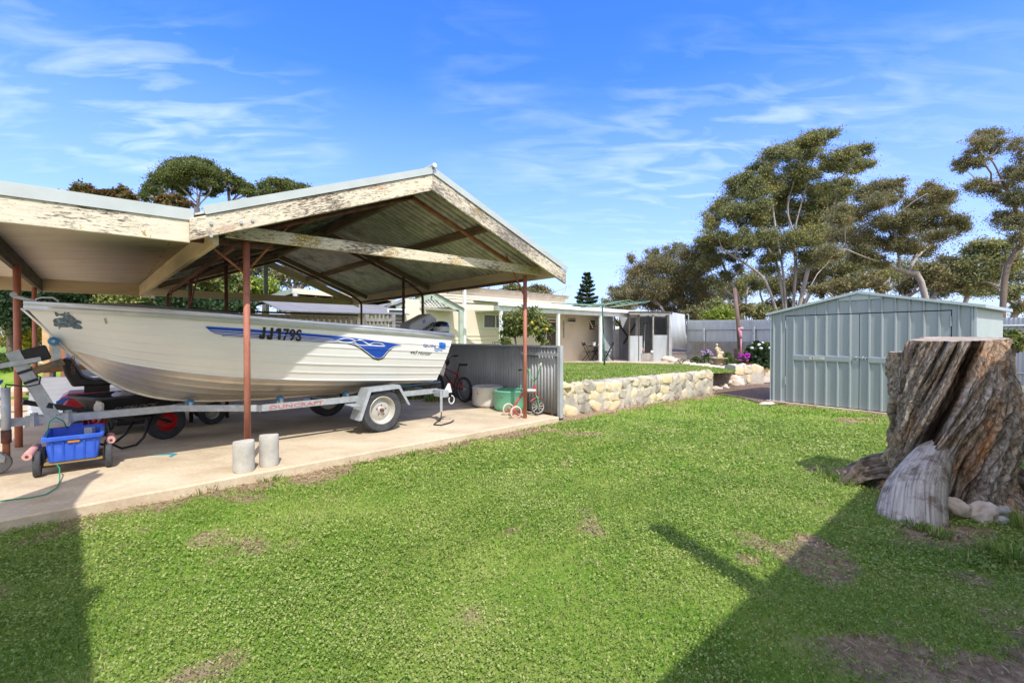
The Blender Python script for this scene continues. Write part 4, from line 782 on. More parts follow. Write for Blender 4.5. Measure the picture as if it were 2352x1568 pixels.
def wheel(c, ax, r, w, name, parent, rimm, tyre_m=None, rr=.62, tread=1, hub=True, spokes=0, off=1, **k):
    """tyre and rim lathe about axis ax, centre c; +ax is the outer face"""
    ax = Vector(ax).normalized(); M = basis((0, 0, 0), ax.orthogonal(), z=ax); M = M.to_3x3().to_4x4()
    wp = [(rr * r, -w * .40), (.80 * r, -w * .52), (.93 * r, -w * .50), (.985 * r, -w * .38), (r, -w * .15), (r, w * .15), (.985 * r, w * .38), (.93 * r, w * .50), (.80 * r, w * .52), (rr * r, w * .40), (rr * r * .97, 0), (rr * r, -w * .40)]
    ty = MB().lathe(wp, c=c, n=44, M=M)
    if tread:
        for j in range(44):
            a = 2 * math.pi * j / 44
            for zz in (-.28, 0, .28):
                q = Vector((math.cos(a + zz * .1) * r * 1.004, math.sin(a + zz * .1) * r * 1.004, zz * w)); rot = Matrix.Rotation(a, 4, 'Z'); ty.box(Vector(c) + M @ q, (r * .012, r * .11, w * .22), M @ rot)
    root = ty.build(name, tyre_m or M_['rubber'], parent, smooth=False, **k); 
    root.data.shade_smooth(); root.data.set_sharp_from_angle(angle=R(35))
    R_ = rr * r
    rp = [(R_ * 1.04, w * .43), (R_ * 1.0, w * .46), (R_ * .95, w * .40), (R_ * .90, w * .12), (R_ * .80, w * .02), (R_ * .62, w * .10), (R_ * .45, w * .18), (R_ * .30, w * .14), (R_ * .26, w * .20), (R_ * .18, w * .24), (0, w * .25)]
    if not spokes: ri = MB().lathe(rp, c=c, n=36, M=M).lathe([(R_ * 1.02, -w * .4), (R_ * .4, -w * .2), (0, -w * .2)], c=c, n=24, M=M).build('rim', rimm, root, auto=40)
    else:
        rb = MB().lathe([(R_ * 1.03, -w * .35), (R_ * .93, -w * .3), (R_ * .93, w * .3), (R_ * 1.03, w * .35), (R_ * 1.03, -w * .35)], c=c, n=32, M=M).lathe([(0, -w * .6), (R_ * .14, -w * .6), (R_ * .14, w * .6), (0, w * .6)], c=c, n=12, M=M)
        for j in range(spokes):
            a = 2 * math.pi * j / spokes; rb.tube([Vector(c) + M @ Vector((math.cos(a + .3) * R_ * .1, math.sin(a + .3) * R_ * .1, w * .2 * (-1)**j)), Vector(c) + M @ Vector((math.cos(a) * R_ * .95, math.sin(a) * R_ * .95, 0))], hub if isinstance(hub, float) else .0022, 4, False)
        ri = rb.build('rim', rimm, root)
    if hub is True:
        hb = MB().tube([Vector(c) + ax * w * .2, Vector(c) + ax * w * .42, Vector(c) + ax * w * .48], [R_ * .14, R_ * .14, R_ * .08], 14)
        hb.build('hub_cap', M_['rustpipe'], root, smooth=True)
        nb = MB()
        for j in range(5):
            a = 2 * math.pi * j / 5 + .3; q = Vector(c) + M @ Vector((math.cos(a) * R_ * .37, math.sin(a) * R_ * .37, w * .16)); nb.tube([q, q + ax * w * .08], R_ * .045, 6)
        nb.build('wheel_nuts', M_['rustpipe'], root)
    return root
for s in (1, -1):
    wheel(BP(0, .875 * s, .292), BN * s, .292, .165, 'wheel', tra, M_['rim'])
    prof = [(-.36, .20), (-.215, .60), (.24, .615), (.40, .33)]
    rows = [[BP(p[0], (.74 if k == 0 else .985) * s, p[1]) for p in prof] for k in (0, 1)]
    sk = [BP(p[0] * .9 + .005, .99 * s, p[1] - (.045 if 0 < i < 3 else .0)) for i, p in enumerate(prof)]
    MB().grid(rows).grid([[BP(p[0], .985 * s, p[1]) for p in prof], sk]).build('mudguard', M_['zinc'], tra, M=Matrix.Identity(4), solid=.004)
    beamobj('mudguard_step', BP(-.40, .80 * s, .40), BP(-.40, 1.0 * s, .40), .12, .012, M_['zinc'], tra)
beamobj('light_bracket', BP(1.0, .76, .43), BP(1.0, 1.0, .43), .1, .10, M_['zinc'], tra); MB().prism([(0, 0), (.16, 0), (.12, .14), (.09, .14)], BS, UP, BN, BP(1.02, .9, .43), .012).build('light_plate', M_['white'], tra)
MB().tube([BP(1.12, .98, .40)] + [BP(1.12 + .05 * math.sin(a), .98, .33 + .06 * math.cos(a)) for a in [i * .6 for i in range(0, 10)]], .008, 6).build('wire_loop', M_['white'], tra)
beamobj('hanging_plate', BP(.93, .98, .50), BP(.93, .98, .16), .04, .012, M_['zinc'], tra, up=BN)
MB().tube([BP(1.1, .7, .42), BP(1.12, .72, .1), BP(1.05, .8, .02), BP(.85, .95, .012), BP(.75, 1.05, .012), BP(.8, 1.15, .012), BP(1.0, 1.1, .015), BP(1.15, 1.0, .02)], .009, 6).build('tie_down_strap', M_['black'], tra)
# winch post and jockey wheel
wp0 = BP(-3.13, .03, Z0 + .03); wp1 = BP(-3.40, .03, 1.14)
beamobj('winch_post', wp0, wp1, .06, .10, M_['zinc'], tra, up=BS, bevel=.004)
for k in (.55, .70): q = wp0.lerp(wp1, k); beamobj('post_strap', q - BN * .035, q + BN * .04, .105, .025, M_['black'], tra, up=wp1 - wp0)
beamobj('winch_arm', wp0.lerp(wp1, .66), BP(-3.05, .03, 1.03), .05, .07, M_['timber'], tra)
beamobj('winch_side_plate', wp0.lerp(wp1, .78) - BS * .17 + BN * .05, wp0.lerp(wp1, .88) + BS * .16 + BN * .05, .01, .045, M_['zinc'], tra)
MB().cyl(wp0.lerp(wp1, .76) - BS * .20 + BN * .02, wp0.lerp(wp1, .76) - BS * .20 + BN * .10, .022, 12).build('winch_knob', M_['rustpipe'], tra)
wn = MB().box((0, 0, 0), (.20, .12, .15), Matrix.Rotation(R(-18), 4, 'Y'))
wn.build('winch_box', M_['black'], tra, M=basis(BP(-3.25, .0, 1.10), BS), bevel=.02)
beamobj('bow_stop_arm', BP(-3.10, .03, .98), BP(-3.10, .03, 1.20), .05, .06, M_['zinc'], tra, up=BS)
MB().tube([BP(-3.12, -.05, 1.235), BP(-3.12, .11, 1.235)], .042, 18).build('bow_roller', rollblue, tra, smooth=True)
MB().tube([BP(-3.12, .11, 1.235), BP(-3.12, .125, 1.235)], .014, 14).build('roller_bolt', M_['zinc'], tra)
for k in range(5): 
    q = BP(-2.98, .05, 1.06 - .035 * k); MB().tube([q + Vector((.014 * math.cos(a), .014 * math.sin(a) * (k % 2), .022 * math.sin(a) if k % 2 == 0 else .022 * math.cos(a + 1.57))) for a in [i * math.pi / 4 for i in range(9)]], .004, 5).build('chain_link', M_['rustpipe'], tra)
MB().tube([BP(-3.44, .12, .30), BP(-3.44, .12, .80)], .032, 16).build('jockey_stand', M_['zinc'], tra, smooth=True)
MB().tube([BP(-3.44, .12, .14), BP(-3.44, .12, .32)], .026, 14).build('jockey_stem', M_['rustbright'], tra, smooth=True)
MB().tube([BP(-3.44, .12, .28), BP(-3.44, .12, .40)], .036, 14).build('jockey_clamp', M_['rustpipe'], tra, smooth=True)
MB().tube([BP(-3.44, .12, .80), BP(-3.44, .12, .83), BP(-3.30, .14, .80), BP(-3.22, .15, .82), BP(-3.21, .15, .89), BP(-3.24, .15, .90)], .008, 6).build('crank_handle', M_['blackmetal'], tra)
wheel(BP(-3.50, .13, .10), BN, .10, .06, 'jockey_wheel', tra, M_['zinc'], M_['greytimber'], rr=.5, tread=0, hub=False)
MB().prism([(-.13, .10), (-.09, .17), (.02, .20), (.06, .16), (.05, .10), (-.02, .12)], BS, UP, BN, BP(-3.50, .08, 0), .09).build('jockey_fork', M_['zinc'], tra, bevel=.005)
for s0 in (-3.26, -3.02): MB().box(BP(s0, .03, Z0), (.09, .09, .10)).box(BP(s0, .03, Z0 + .06), (.04, .04, .03)).build('clamp_bolt', M_['zinc'], tra)
MB().tube([BP(-3.6, .04, .70), BP(-3.46, .06, .86), BP(-4.1, .1, .78), BP(-4.6, .15, .70)], .014, 8).build('safety_strap', flat('blue_strap', (.03, .10, .42)), tra)
# ================================================================== THINGS ON THE SLAB
mcon = mat('pitted_concrete', [(.25, (.40, .37, .32)), (.6, (.56, .53, .47)), (.8, (.66, .63, .57))], 9, rough=.95, bump=.6, bscale=45, dirt=((.20, .18, .15), 16, .62, .7))
for (x, y, r, h, lb) in ((-2.56, 4.33, .092, .285, 'short concrete cylinder standing nearest the slab edge, in front of the red post'), (-2.425, 4.53, .088, .300, 'short concrete cylinder standing just right of the red post')):
    mb = MB(); seed = x * 10; n = 36; rows = []
    for z in [0, .012, .06, .12, .18, .24, h - .012, h - .003, h]:
        rr = r * (1 if .005 < z < h - .006 else .955); rows.append([Vector((x + rr * math.cos(a) * (1 + .012 * noise.noise(Vector((math.cos(a) * 2 + seed, math.sin(a) * 2, z * 9)))), y + rr * math.sin(a), z + .004 * math.sin(a * 2 + seed))) for a in [2 * math.pi * j / n for j in range(n + 1)]])
    mb.grid(rows).add(rows[-1][:-1], [tuple(range(n))]); mb.build('concrete_cylinder', mcon, auto=40, label=lb, cat='concrete block', group='concrete cylinders beside the post')
# green rope scrap and hose
hg = mat('green_garden_line', (.02, .30, .14), 8)
tag(MB().tube([G(0, 1150, .008), G(30, 1146, .008), G(70, 1142, .008), G(105, 1135, .008), G(130, 1120, .01), G(137, 1106, .012), W(137, 1075, 4.15), W(130, 1066, 4.18)], .005, 6).build('cord', hg, smooth=True), 'thin green cord trailing across the slab from the blue crate', 'cord')
tag(MB().tube([W(110, 1012, 4.22), W(109, 990, 4.18), W(114, 968, 4.17), W(128, 958, 4.2), W(146, 967, 4.28), W(155, 985, 4.35)], .005, 6).build('cord', hg, smooth=True), 'green cord looped over the left rim of the blue crate', 'cord')
tag(MB().add([G(342, 1045, .004), G(395, 1040, .004), G(408, 1041, .004), G(393, 1049, .004), G(388, 1047, .004), G(396, 1043, .004)], [(0, 1, 2, 3, 4, 5)]).build('tape_strip', TEAL, solid=.002), 'teal strip of tape lying on the slab left of the concrete cylinders', 'tape')
tag(MB().tube([G(205, 1045, .008), G(170, 1040, .03), W(100, 1055, 4.9)], .006, 6).build('thin_rod', M_['rustpipe']), 'thin dark rod lying on the slab behind the blue crate', 'rod')
# --- blue crate on a folding cart
cb = mat('blue_plastic_crate', [(.35, (.020, .075, .52)), (.6, (.04, .13, .62)), (.7, (.09, .19, .66))], 3.5, rough=.4, spec=.5)
cM = basis(Vector((-4.30, 4.47, 0)), D1); CAN = math.atan2(D1.y, D1.x)
def CL(x, y, z): return cM @ Vector((x, y, z))
cr = thing('blue_crate', CL(0, 0, .125), 'bright blue plastic crate sitting on the small wheeled cart', 'crate', rz=CAN)
def crate_shell(x0, y0, x1, y1, z0, z1, th):
    def ring(x, y, z, k=6, r=.03):
        o = []
        for (cx, cy, a0) in ((x - r, y - r, 0), (-x + r, y - r, 90), (-x + r, -y + r, 180), (x - r, -y + r, 270)):
            for j in range(k): a = R(a0 + 90 * j / (k - 1)); o.append(CL(cx + r * math.cos(a), cy + r * math.sin(a), z))
        return o + o[:1]
    return ring
ring = crate_shell(0, 0, 0, 0, 0, 0, 0)
rows = [ring(.165, .265, .120), ring(.170, .27, .125), ring(.190, .298, .318), ring(.190, .298, .325), ring(.212, .320, .325), ring(.215, .323, .355), ring(.205, .313, .362), ring(.184, .292, .355), ring(.165, .262, .135)]
MB().grid(rows).add(rows[-1][:-1], [tuple(range(24))]).add(rows[0][:-1], [tuple(range(24))]).build('shell', cb, cr, auto=35)
rb = MB()
for k in range(-2, 3): rb.box(CL(k * .072, -.286, .22), (.012, .010, .19), Matrix.Rotation(CAN, 4, 'Z') @ Matrix.Rotation(R(11), 4, 'X'))
rb.build('ribs', cb, cr)
MB().box(CL(0, -.308, .305), (.08, .006, .017), Matrix.Rotation(CAN, 4, 'Z') @ Matrix.Rotation(R(10), 4, 'X')).build('orange_tag', flat('orange_tag', (.75, .28, .02)), cr)
MB().box(CL(0, .31, .368), (.10, .03, .03), Matrix.Rotation(CAN, 4, 'Z')).build('handle_grip', cb, cr, bevel=.006)
MB().box(CL(.10, .2, .27), (.07, .05, .15), Matrix.Rotation(.2, 4, 'Z')).build('pale_block', M_['flash'], cr)
ct = thing('folding_cart', CL(0, 0, 0), 'small cart with grey wheels and pink foam grips under the blue crate', 'cart')
beamobj('deck', CL(-.20, -.03, .108), CL(.20, -.03, .108), .46, .018, flat('ochre_deck', (.35, .24, .07)), ct)
for s in (-1, 1):
    for yy in (-.20,):
        wheel(CL(s * .245, yy, .118), CL(1, 0, 0) - CL(0, 0, 0) if s > 0 else CL(-1, 0, 0) - CL(0, 0, 0), .118, .05, 'wheel', ct, M_['greytimber'], M_['rubber'], rr=.55, tread=0, hub=False)
    wheel(CL(s * .235, .20, .10), (CL(1, 0, 0) - CL(0, 0, 0)) * s, .10, .045, 'wheel', ct, M_['greytimber'], M_['rubber'], rr=.55, tread=0, hub=False)
    beamobj('axle_arm', CL(s * .215, -.20, .10), CL(s * .225, -.20, .25), .03, .03, M_['blackmetal'], ct, up=D1)
pk = mat('pink_foam_grip', (.62, .33, .30), 8, rough=.8)
for (a, b2) in ((CL(-.26, -.05, .25), CL(-.30, -.33, .215)), (CL(.26, .05, .26), CL(.262, -.22, .26))):
    g = MB().tube([a, b2], .034, 16).build('foam_grip', pk, ct, smooth=False); MB().tube([b2 - (a - b2).normalized() * .001, b2 - (a - b2).normalized() * .002], .013, 12).build('bore', M_['rustpipe'], g)
# --- wheelbarrow
wa = Vector((.42, .90, 0)).normalized(); wbn = Vector((wa.y, -wa.x, 0)); w0 = Vector((-4.36, 5.72, 0))      # wheel centre; -wa is towards the handles
def WB(s, n, z): return w0 - wa * s + wbn * n + UP * z
wbt = thing('wheelbarrow', WB(.4, 0, 0), 'black poly-tray wheelbarrow with a red-hubbed wheel under the boat', 'wheelbarrow')
redrim = mat('bright_red_rim', (.50, .02, .02), 6, rough=.4)
wheel(WB(0, 0, .215), wbn, .215, .09, 'wheel', wbt, redrim, rr=.52, hub=True)
tb = []
for (s0, s1, hw, z) in ((.12, .62, .16, .345), (.10, .64, .20, .36), (-.08, .80, .32, .60), (-.10, .84, .345, .60), (-.10, .84, .345, .62), (-.06, .79, .315, .62), (.12, .62, .18, .37)):
    o = []; r = .07
    for (cx, cy, a0) in ((s1 - r, hw - r, 0), (s0 + r, hw - r, 90), (s0 + r, -hw + r, 180), (s1 - r, -hw + r, 270)):
        for j in range(6): a = R(a0 + 18 * j); o.append(WB(cx + r * math.cos(a), cy + r * math.sin(a), z))
    tb.append(o + o[:1])
MB().grid(tb).add(tb[-1][:-1], [tuple(range(24))]).build('tray', M_['black'], wbt, auto=40)
V, Fc = textverts('SHERLOCK', bold=.03)
MB().add([WB(.66 - .42 * x, .245 + .055 * y + .012, .45 + .055 * y) for x, y in V], Fc).build('tray_lettering', flat('worn_grey_lettering', (.22, .21, .20)), wbt)
for s in (-1, 1):
    MB().tube([WB(-.02, .07 * s, .215), WB(.20, .15 * s, .32), WB(.60, .20 * s, .33)], .017, 8).build('frame_tube', M_['blackmetal'], wbt, smooth=True)
    beamobj('handle', WB(.45, .19 * s, .335), WB(1.20, .27 * s, .60), .035, .05, M_['black'], wbt)
    MB().tube([WB(.22, .17 * s, .33), WB(.34, .20 * s, .10), WB(.42, .21 * s, .03), WB(.56, .21 * s, .02), WB(.64, .21 * s, .08), WB(.68, .20 * s, .33)], .014, 8).build('leg', M_['blackmetal'], wbt, smooth=True)
tag(MB().blob(WB(.45, .0, .60), (.12, .09, .05), 5, .35).build('crumpled_rag', mat('pale_grey_rag', (.42, .40, .44), 9), smooth=True), 'crumpled pale grey rag lying in the wheelbarrow tray', 'rag')
tag(MB().blob(WB(.80, .30, .50), (.05, .03, .11), 8, .35).build('hanging_cloth', mat('off_white_cloth', (.60, .55, .48), 9), smooth=True), 'off-white cloth hanging over the wheelbarrow rim', 'cloth')
# --- ride-on mower
md = D1.copy(); mn = Vector((md.y, -md.x, 0)); m0 = Vector((-5.55, 6.12, 0))
def MW(s, n, z): return m0 + md * s + mn * n + UP * z
mow = thing('ride_on_mower', MW(.4, 0, 0), 'red ride-on lawn mower with a black seat behind the wheelbarrow', 'lawn mower')
mred = mat('red_mower_paint', [(.3, (.36, .012, .015)), (.7, (.50, .025, .03))], 4, rough=.3, coat=.4)
def mwp(poly, w, name, m, bevel=.03, par=None, y0=0):
    n = len(poly); a = [MW(p[0], y0 - w / 2, p[1]) for p in poly]; b3 = [MW(p[0], y0 + w / 2, p[1]) for p in poly]
    return MB().add(a + b3, [tuple(range(n - 1, -1, -1)), tuple(range(n, 2 * n))] + [(i, (i + 1) % n, n + (i + 1) % n, n + i) for i in range(n)]).build(name, m, par or mow, bevel=bevel)
mwp([(-.42, .42), (.30, .42), (.34, .50), (.30, .56), (-.30, .56), (-.36, .52)], .62, 'body', mred, .04)
mwp([(.62, .34), (1.40, .34), (1.42, .56), (1.30, .64), (.66, .70)], .42, 'hood', mred, .06)
mwp([(-.35, .26), (1.35, .26), (1.35, .34), (-.35, .34)], .34, 'chassis', M_['blackmetal'], .01)
mwp([(.15, .12), (.85, .12), (.90, .22), (.10, .22)], 1.0, 'cutting_deck', M_['blackmetal'], .03)
st = mwp([(-.26, .64), (.24, .64), (.27, .69), (.22, .73), (-.06, .72), (-.16, .76), (-.26, .98), (-.33, 1.01), (-.37, .98), (-.33, .80)], .44, 'seat', M_['black'], .04)
for y0 in (-.18, .18): mwp([(-.15, .56), (.1, .56), (.1, .64), (-.15, .64)], .04, 'seat_bracket', M_['blackmetal'], .0, st, y0)
MB().tube([MW(.70, 0, .66), MW(.52, 0, .88)], .016, 8).build('steering_column', M_['zinc'], mow)
MB().tube([MW(.50 + .04 * math.sin(a), .17 * math.cos(a), .90 + .16 * math.sin(a) * .8) for a in [i * math.pi / 10 for i in range(21)]], .013, 8).build('steering_wheel', M_['black'], mow, smooth=True)
for s in (-1, 1):
    wheel(MW(-.05, .36 * s, .21), mn * s, .21, .16, 'rear_wheel', mow, mred, rr=.5, hub=False); wheel(MW(1.22, .34 * s, .165), mn * s, .165, .12, 'front_wheel', mow, M_['rim'], rr=.5, hub=False)
    mwp([(-.36, .40), (-.30, .50), (.22, .50), (.30, .38)], .18, 'fender', mred, .02, y0=.35 * s)
V, Fc = textverts('COX', bold=.03)
mb = MB().add([MW(-.22 + .30 * x, .312 + .0, .445 + .075 * y) for x, y in V], Fc); mb.build('body_lettering', WHT, mow)
MB().add([MW(-.40, .314, .45), MW(-.24, .314, .45), MW(-.24, .314, .50), MW(-.33, .314, .52), MW(-.40, .314, .48)], [(0, 1, 2, 3, 4)]).build('blue_emblem', flat('flag_blue', (.02, .16, .62)), mow)
# --- corrugated sheets and timbers on the far left
shp = [W(62, 957, 7.27), W(364, 950, 7.8)]; p = Vector((shp[0].x, shp[0].y, 0.0)); q = Vector((shp[1].x, shp[1].y, 0.0)); dd = (q - p).normalized(); lean = (UP * .62 + Vector((-dd.y, dd.x, 0)) * .10)
corr(p, lean, lean.length, dd, 3.0, .076, .010).build('corrugated_sheet', mat('white_corrugated_sheet', [(.3, (.66, .69, .72)), (.7, (.80, .82, .85))], 2, rough=.45), smooth=True, solid=.002, label='white corrugated sheet standing on edge behind the wheelbarrow', cat='metal sheet')
pp = W(150, 860, 8.6); qq = W(330, 850, 10.2)
bf = thing('sheet_metal_screen', Vector((pp.x, pp.y, 0)), 'pale blue sheet metal screen behind the mower seat', 'screen')
corr(Vector((pp.x, pp.y, 0)), (qq - pp) * Vector((1, 1, 0)), 2.6, UP, 1.15, .20, .006, 8).build('screen_sheet', mat('pale_blue_sheet', (.50, .55, .62), 2, rough=.5), bf, smooth=True, solid=.002)
for k, (a, b2, lb) in enumerate((((97, 850, 7.6), (250, 838, 8.4), 'long brown timber plank lying behind the black winch box'), ((0, 905, 8.6), (52, 905, 8.4), 'pale timber plank left of the leftmost red post'), ((0, 925, 7.6), (50, 922, 7.7), 'second pale timber plank under the first, left of the leftmost post'))):
    P_, Q_ = W(*a), W(*b2)
    g = beamobj('timber_plank', P_, Q_, .09, .09, M_['freshtimber'] if k else mat('orange_brown_timber', (.40, .20, .07), 3, (.4, 3, 3)), None, bevel=.004, label=lb, cat='plank')
    for f_ in (.15, .85):
        c0 = P_.lerp(Q_, f_); MB().box(Vector((c0.x, c0.y, (c0.z - .045 + ZL) / 2)), (.05, .05, c0.z - .045 - ZL)).build('trestle_leg', M_['greytimber'], g)
for k, (x, y, D, h) in enumerate(((112, 812, 8.8, 1.55), (152, 800, 9.6, 1.7))):
    c0 = W(x, y, D); tag(MB().box(Vector((c0.x, c0.y, h / 2 - .02)), (.14, .12, h)).build('timber_post', M_['freshtimber'] if k == 0 else mat('red_brown_post', (.30, .13, .07), 3), bevel=.006), ('pale bare timber post seen under the bow of the boat', 'red brown timber post just right of the pale one under the bow')[k], 'post')
# --- tubs
def tub(c, r, h, m, name, label, rust):
    c = Vector(c); pr = [(r * .80, 0), (r * .90, .012), (r * .97, .05), (r * 1.0, .10), (r * 1.0, h - .02), (r * 1.02, h - .015), (r * 1.02, h), (r * .90, h + .012), (r * .86, h + .004), (r * .86, h - .03), (r * .93, h - .06), (r * .93, .10), (r * .85, .06), (0, .055)]
    o = MB().lathe(pr, c=c, n=48).build(name, m, auto=50, label=label, cat='tub')
    o2 = MB().lathe([(r * .925, .0), (r * .92, h * .62), (0, h * .62)], c=c, n=32).build('soil', M_['soil'], o)
    for a in rust: MB().cyl(c + Vector((math.cos(a) * r * .99, math.sin(a) * r * .99, h * .72)), c + Vector((math.cos(a) * r * 1.006, math.sin(a) * r * 1.006, h * .72)), .012, 8).build('drain_hole', M_['rustpipe'], o)
    return o
mw = mat('worn_white_enamel', [(.3, (.62, .60, .55)), (.7, (.76, .74, .70))], 3, rough=.35, coat=.2, dirt=((.30, .17, .08), 6, .62, .8))
mgn = mat('mint_green_enamel', [(.3, (.13, .42, .27)), (.7, (.19, .52, .34))], 3, rough=.35, coat=.2, dirt=((.30, .13, .06), 7, .64, .8))
tub(Vector((-.45, 8.40, 0)), .285, .36, mw, 'white_tub', 'rusty white enamel tub standing against the corrugated fence', (-2.2, -1.1))
tub(Vector((-.03, 7.95, 0)), .285, .345, mgn, 'green_tub', 'mint green enamel tub behind the tricycle', (-2.1, -1.0))
# --- tricycle
tf = Vector((.42, 7.44, 0)); tr_ = Vector((.0, 7.27, 0)); tax = (tf - tr_).normalized(); tn_ = Vector((tax.y, -tax.x, 0))
def TC(s, n, z): return tr_ + tax * s + tn_ * n + UP * z
tri = thing('tricycle', TC(.2, 0, 0), 'old red and green child tricycle beside the right red post', 'tricycle')
tred = mat('chipped_red_paint', [(.3, (.45, .06, .06)), (.6, (.58, .14, .13))], 12, rough=.45, dirt=((.45, .40, .36), 14, .62, .8)); tgr = mat('chipped_green_paint', [(.3, (.08, .30, .12)), (.6, (.16, .45, .20))], 12, rough=.45, dirt=((.5, .48, .4), 14, .58, .8)); tw = mat('ivory_rubber', (.62, .54, .44), 9, rough=.7)
wheel(TC(.455, 0, .135), tn_, .135, .035, 'front_wheel', tri, mat('dirty_white_spokes', (.55, .53, .48), 9), rr=.80, tread=0, hub=.006, spokes=10)
for s in (-1, 1): wheel(TC(0, .165 * s, .098), tn_ * s, .098, .026, 'rear_wheel', tri, tred, tw, rr=.80, tread=0, hub=.003, spokes=12)
MB().tube([TC(0, -.165, .098), TC(0, .165, .098)], .010, 8).build('rear_axle', tred, tri)
MB().tube([TC(.0, 0, .11), TC(.13, 0, .30), TC(.20, 0, .36), TC(.30, 0, .385), TC(.40, 0, .40)], .019, 10).build('frame_tube', tred, tri, smooth=True)
for s in (-1, 1): MB().tube([TC(0, .08 * s, .098), TC(.07, 0, .20)], .011, 8).build('rear_stay', tred, tri)
MB().tube([TC(.405, 0, .34), TC(.40, 0, .48)], .028, 12).build('head_tube', tred, tri)
for s in (-1, 1): MB().tube([TC(.455, .03 * s, .135), TC(.44, .03 * s, .29), TC(.41, .0, .33)], .010, 8).build('fork', tgr, tri, smooth=True)
MB().grid([[TC(.455 + .155 * math.sin(a), n, .135 + .155 * math.cos(a)) for a in [x * .16 for x in range(-6, 6)]] for n in (-.03, 0, .03)]).build('mudguard', tred, tri, solid=.004, M=Matrix.Identity(4))
MB().box(TC(.28, 0, .41), (.24, .17, .045), basis((0, 0, 0), tax).to_3x3().to_4x4()).build('seat', mat('cracked_white_seat', [(.4, (.20, .22, .20)), (.6, (.60, .60, .55))], 14, rough=.7), tri, bevel=.02)
MB().tube([TC(.40, 0, .48), TC(.385, 0, .56), TC(.37, -.09, .62), TC(.36, -.13, .72), TC(.33, -.15, .76), TC(.24, -.17, .74)], .010, 8).build('handlebar', tgr, tri, smooth=True)
MB().tube([TC(.385, 0, .56), TC(.40, .09, .62), TC(.42, .13, .74), TC(.43, .15, .80), TC(.40, .16, .84)], .010, 8).build('handlebar', tgr, tri, smooth=True)
MB().tube([TC(.27, -.17, .745), TC(.19, -.18, .725)], .014, 8).build('grip', M_['black'], tri, smooth=True); MB().tube([TC(.425, .155, .80), TC(.44, .16, .86)], .014, 8).build('grip', tw, tri, smooth=True)
for s in (-1, 1): MB().tube([TC(.455, .02 * s, .135), TC(.455 - .05 * s, .06 * s, .10 - .02 * s), TC(.455 - .05 * s, .10 * s, .10 - .02 * s)], .007, 6).box(TC(.455 - .05 * s, .11 * s, .10 - .02 * s), (.06, .05, .015)).build('pedal', M_['black'], tri)
# --- bicycle leaning on the fence
ba = D2.copy(); b0 = Vector((-.95, 8.85, 0)); bn = Vector((ba.y, -ba.x, 0)) * -1     # rear wheel at b0, front away
def BK(s, n, z): return b0 + ba * s - D1 * (n - z * .10) + UP * z
bik = thing('bicycle', BK(.5, 0, 0), 'small dark red bicycle leaning on the corrugated fence behind the boat', 'bicycle')
bred = mat('dark_red_bike_paint', (.28, .015, .02), 8, rough=.3, coat=.4)
bax = (BK(0, 1, .2) - BK(0, 0, .2))
for s in (0, .98): wheel(BK(s, 0, .25), bax, .25, .045, 'wheel', bik, M_['zinc'], M_['black'], rr=.86, tread=0, hub=.0022, spokes=18)
def bt(pts, r=.014, m=bred, nm='frame_tube', par=None): return MB().tube([BK(*p) for p in pts], r, 8).build(nm, m, par or bik, smooth=True)
bt([(0, .03, .25), (.37, 0, .27), (.37, 0, .28)]); bt([(0, -.03, .25), (.37, 0, .27)]); bt([(0, .03, .25), (.27, 0, .50)]); bt([(0, -.03, .25), (.27, 0, .50)])
bt([(.37, 0, .27), (.26, 0, .62)], .016); bt([(.37, 0, .27), (.80, 0, .56)], .022); bt([(.27, 0, .52), (.78, 0, .64)], .018); bt([(.81, 0, .54), (.77, 0, .68)], .022)
bt([(.98, .03, .25), (.84, .03, .52), (.82, 0, .56)], .013, M_['black'], 'fork'); bt([(.98, -.03, .25), (.84, -.03, .52)], .013, M_['black'], 'fork')
bt([(.26, 0, .62), (.235, 0, .70)], .012, M_['black'], 'seat_post'); MB().prism([(0, -.02), (.0, .02), (.10, .07), (.2, .075), (.22, 0), (.2, -.075), (.10, -.07)], -ba, D1, UP, BK(.34, -.07, .70), .045).build('saddle', M_['black'], bik, bevel=.012)
bt([(.77, 0, .68), (.76, 0, .76), (.78, .12, .84), (.78, .24, .88)], .012, bred, 'handlebar'); bt([(.76, 0, .76), (.78, -.12, .84), (.78, -.24, .88)], .012, bred, 'handlebar'); bt([(.78, .22, .875), (.68, .33, .88)], .016, M_['black'], 'grip'); bt([(.78, -.22, .875), (.68, -.33, .88)], .016, M_['black'], 'grip')
MB().lathe([(.10, -.003), (.10, .003)], c=BK(.37, -.05, .27), n=20, M=basis((0, 0, 0), bax.orthogonal(), z=bax).to_3x3().to_4x4()).build('chain_ring', M_['blackmetal'], bik)
bt([(.37, -.05, .27), (.44, -.06, .13), (.44, -.14, .13)], .008, M_['blackmetal'], 'crank'); 
tuft(CP(-.15, 3.2, 0), 220, .26, .22, 'weeds growing on the slab edge beside the bicycle', name='weed_clump', group=None, cat='weeds', w=.014)
tuft(CP(-.05, 2.6, 0), 160, .2, .18, 'weeds growing at the fence foot left of the white tub', name='weed_clump', group=None, cat='weeds', w=.014)
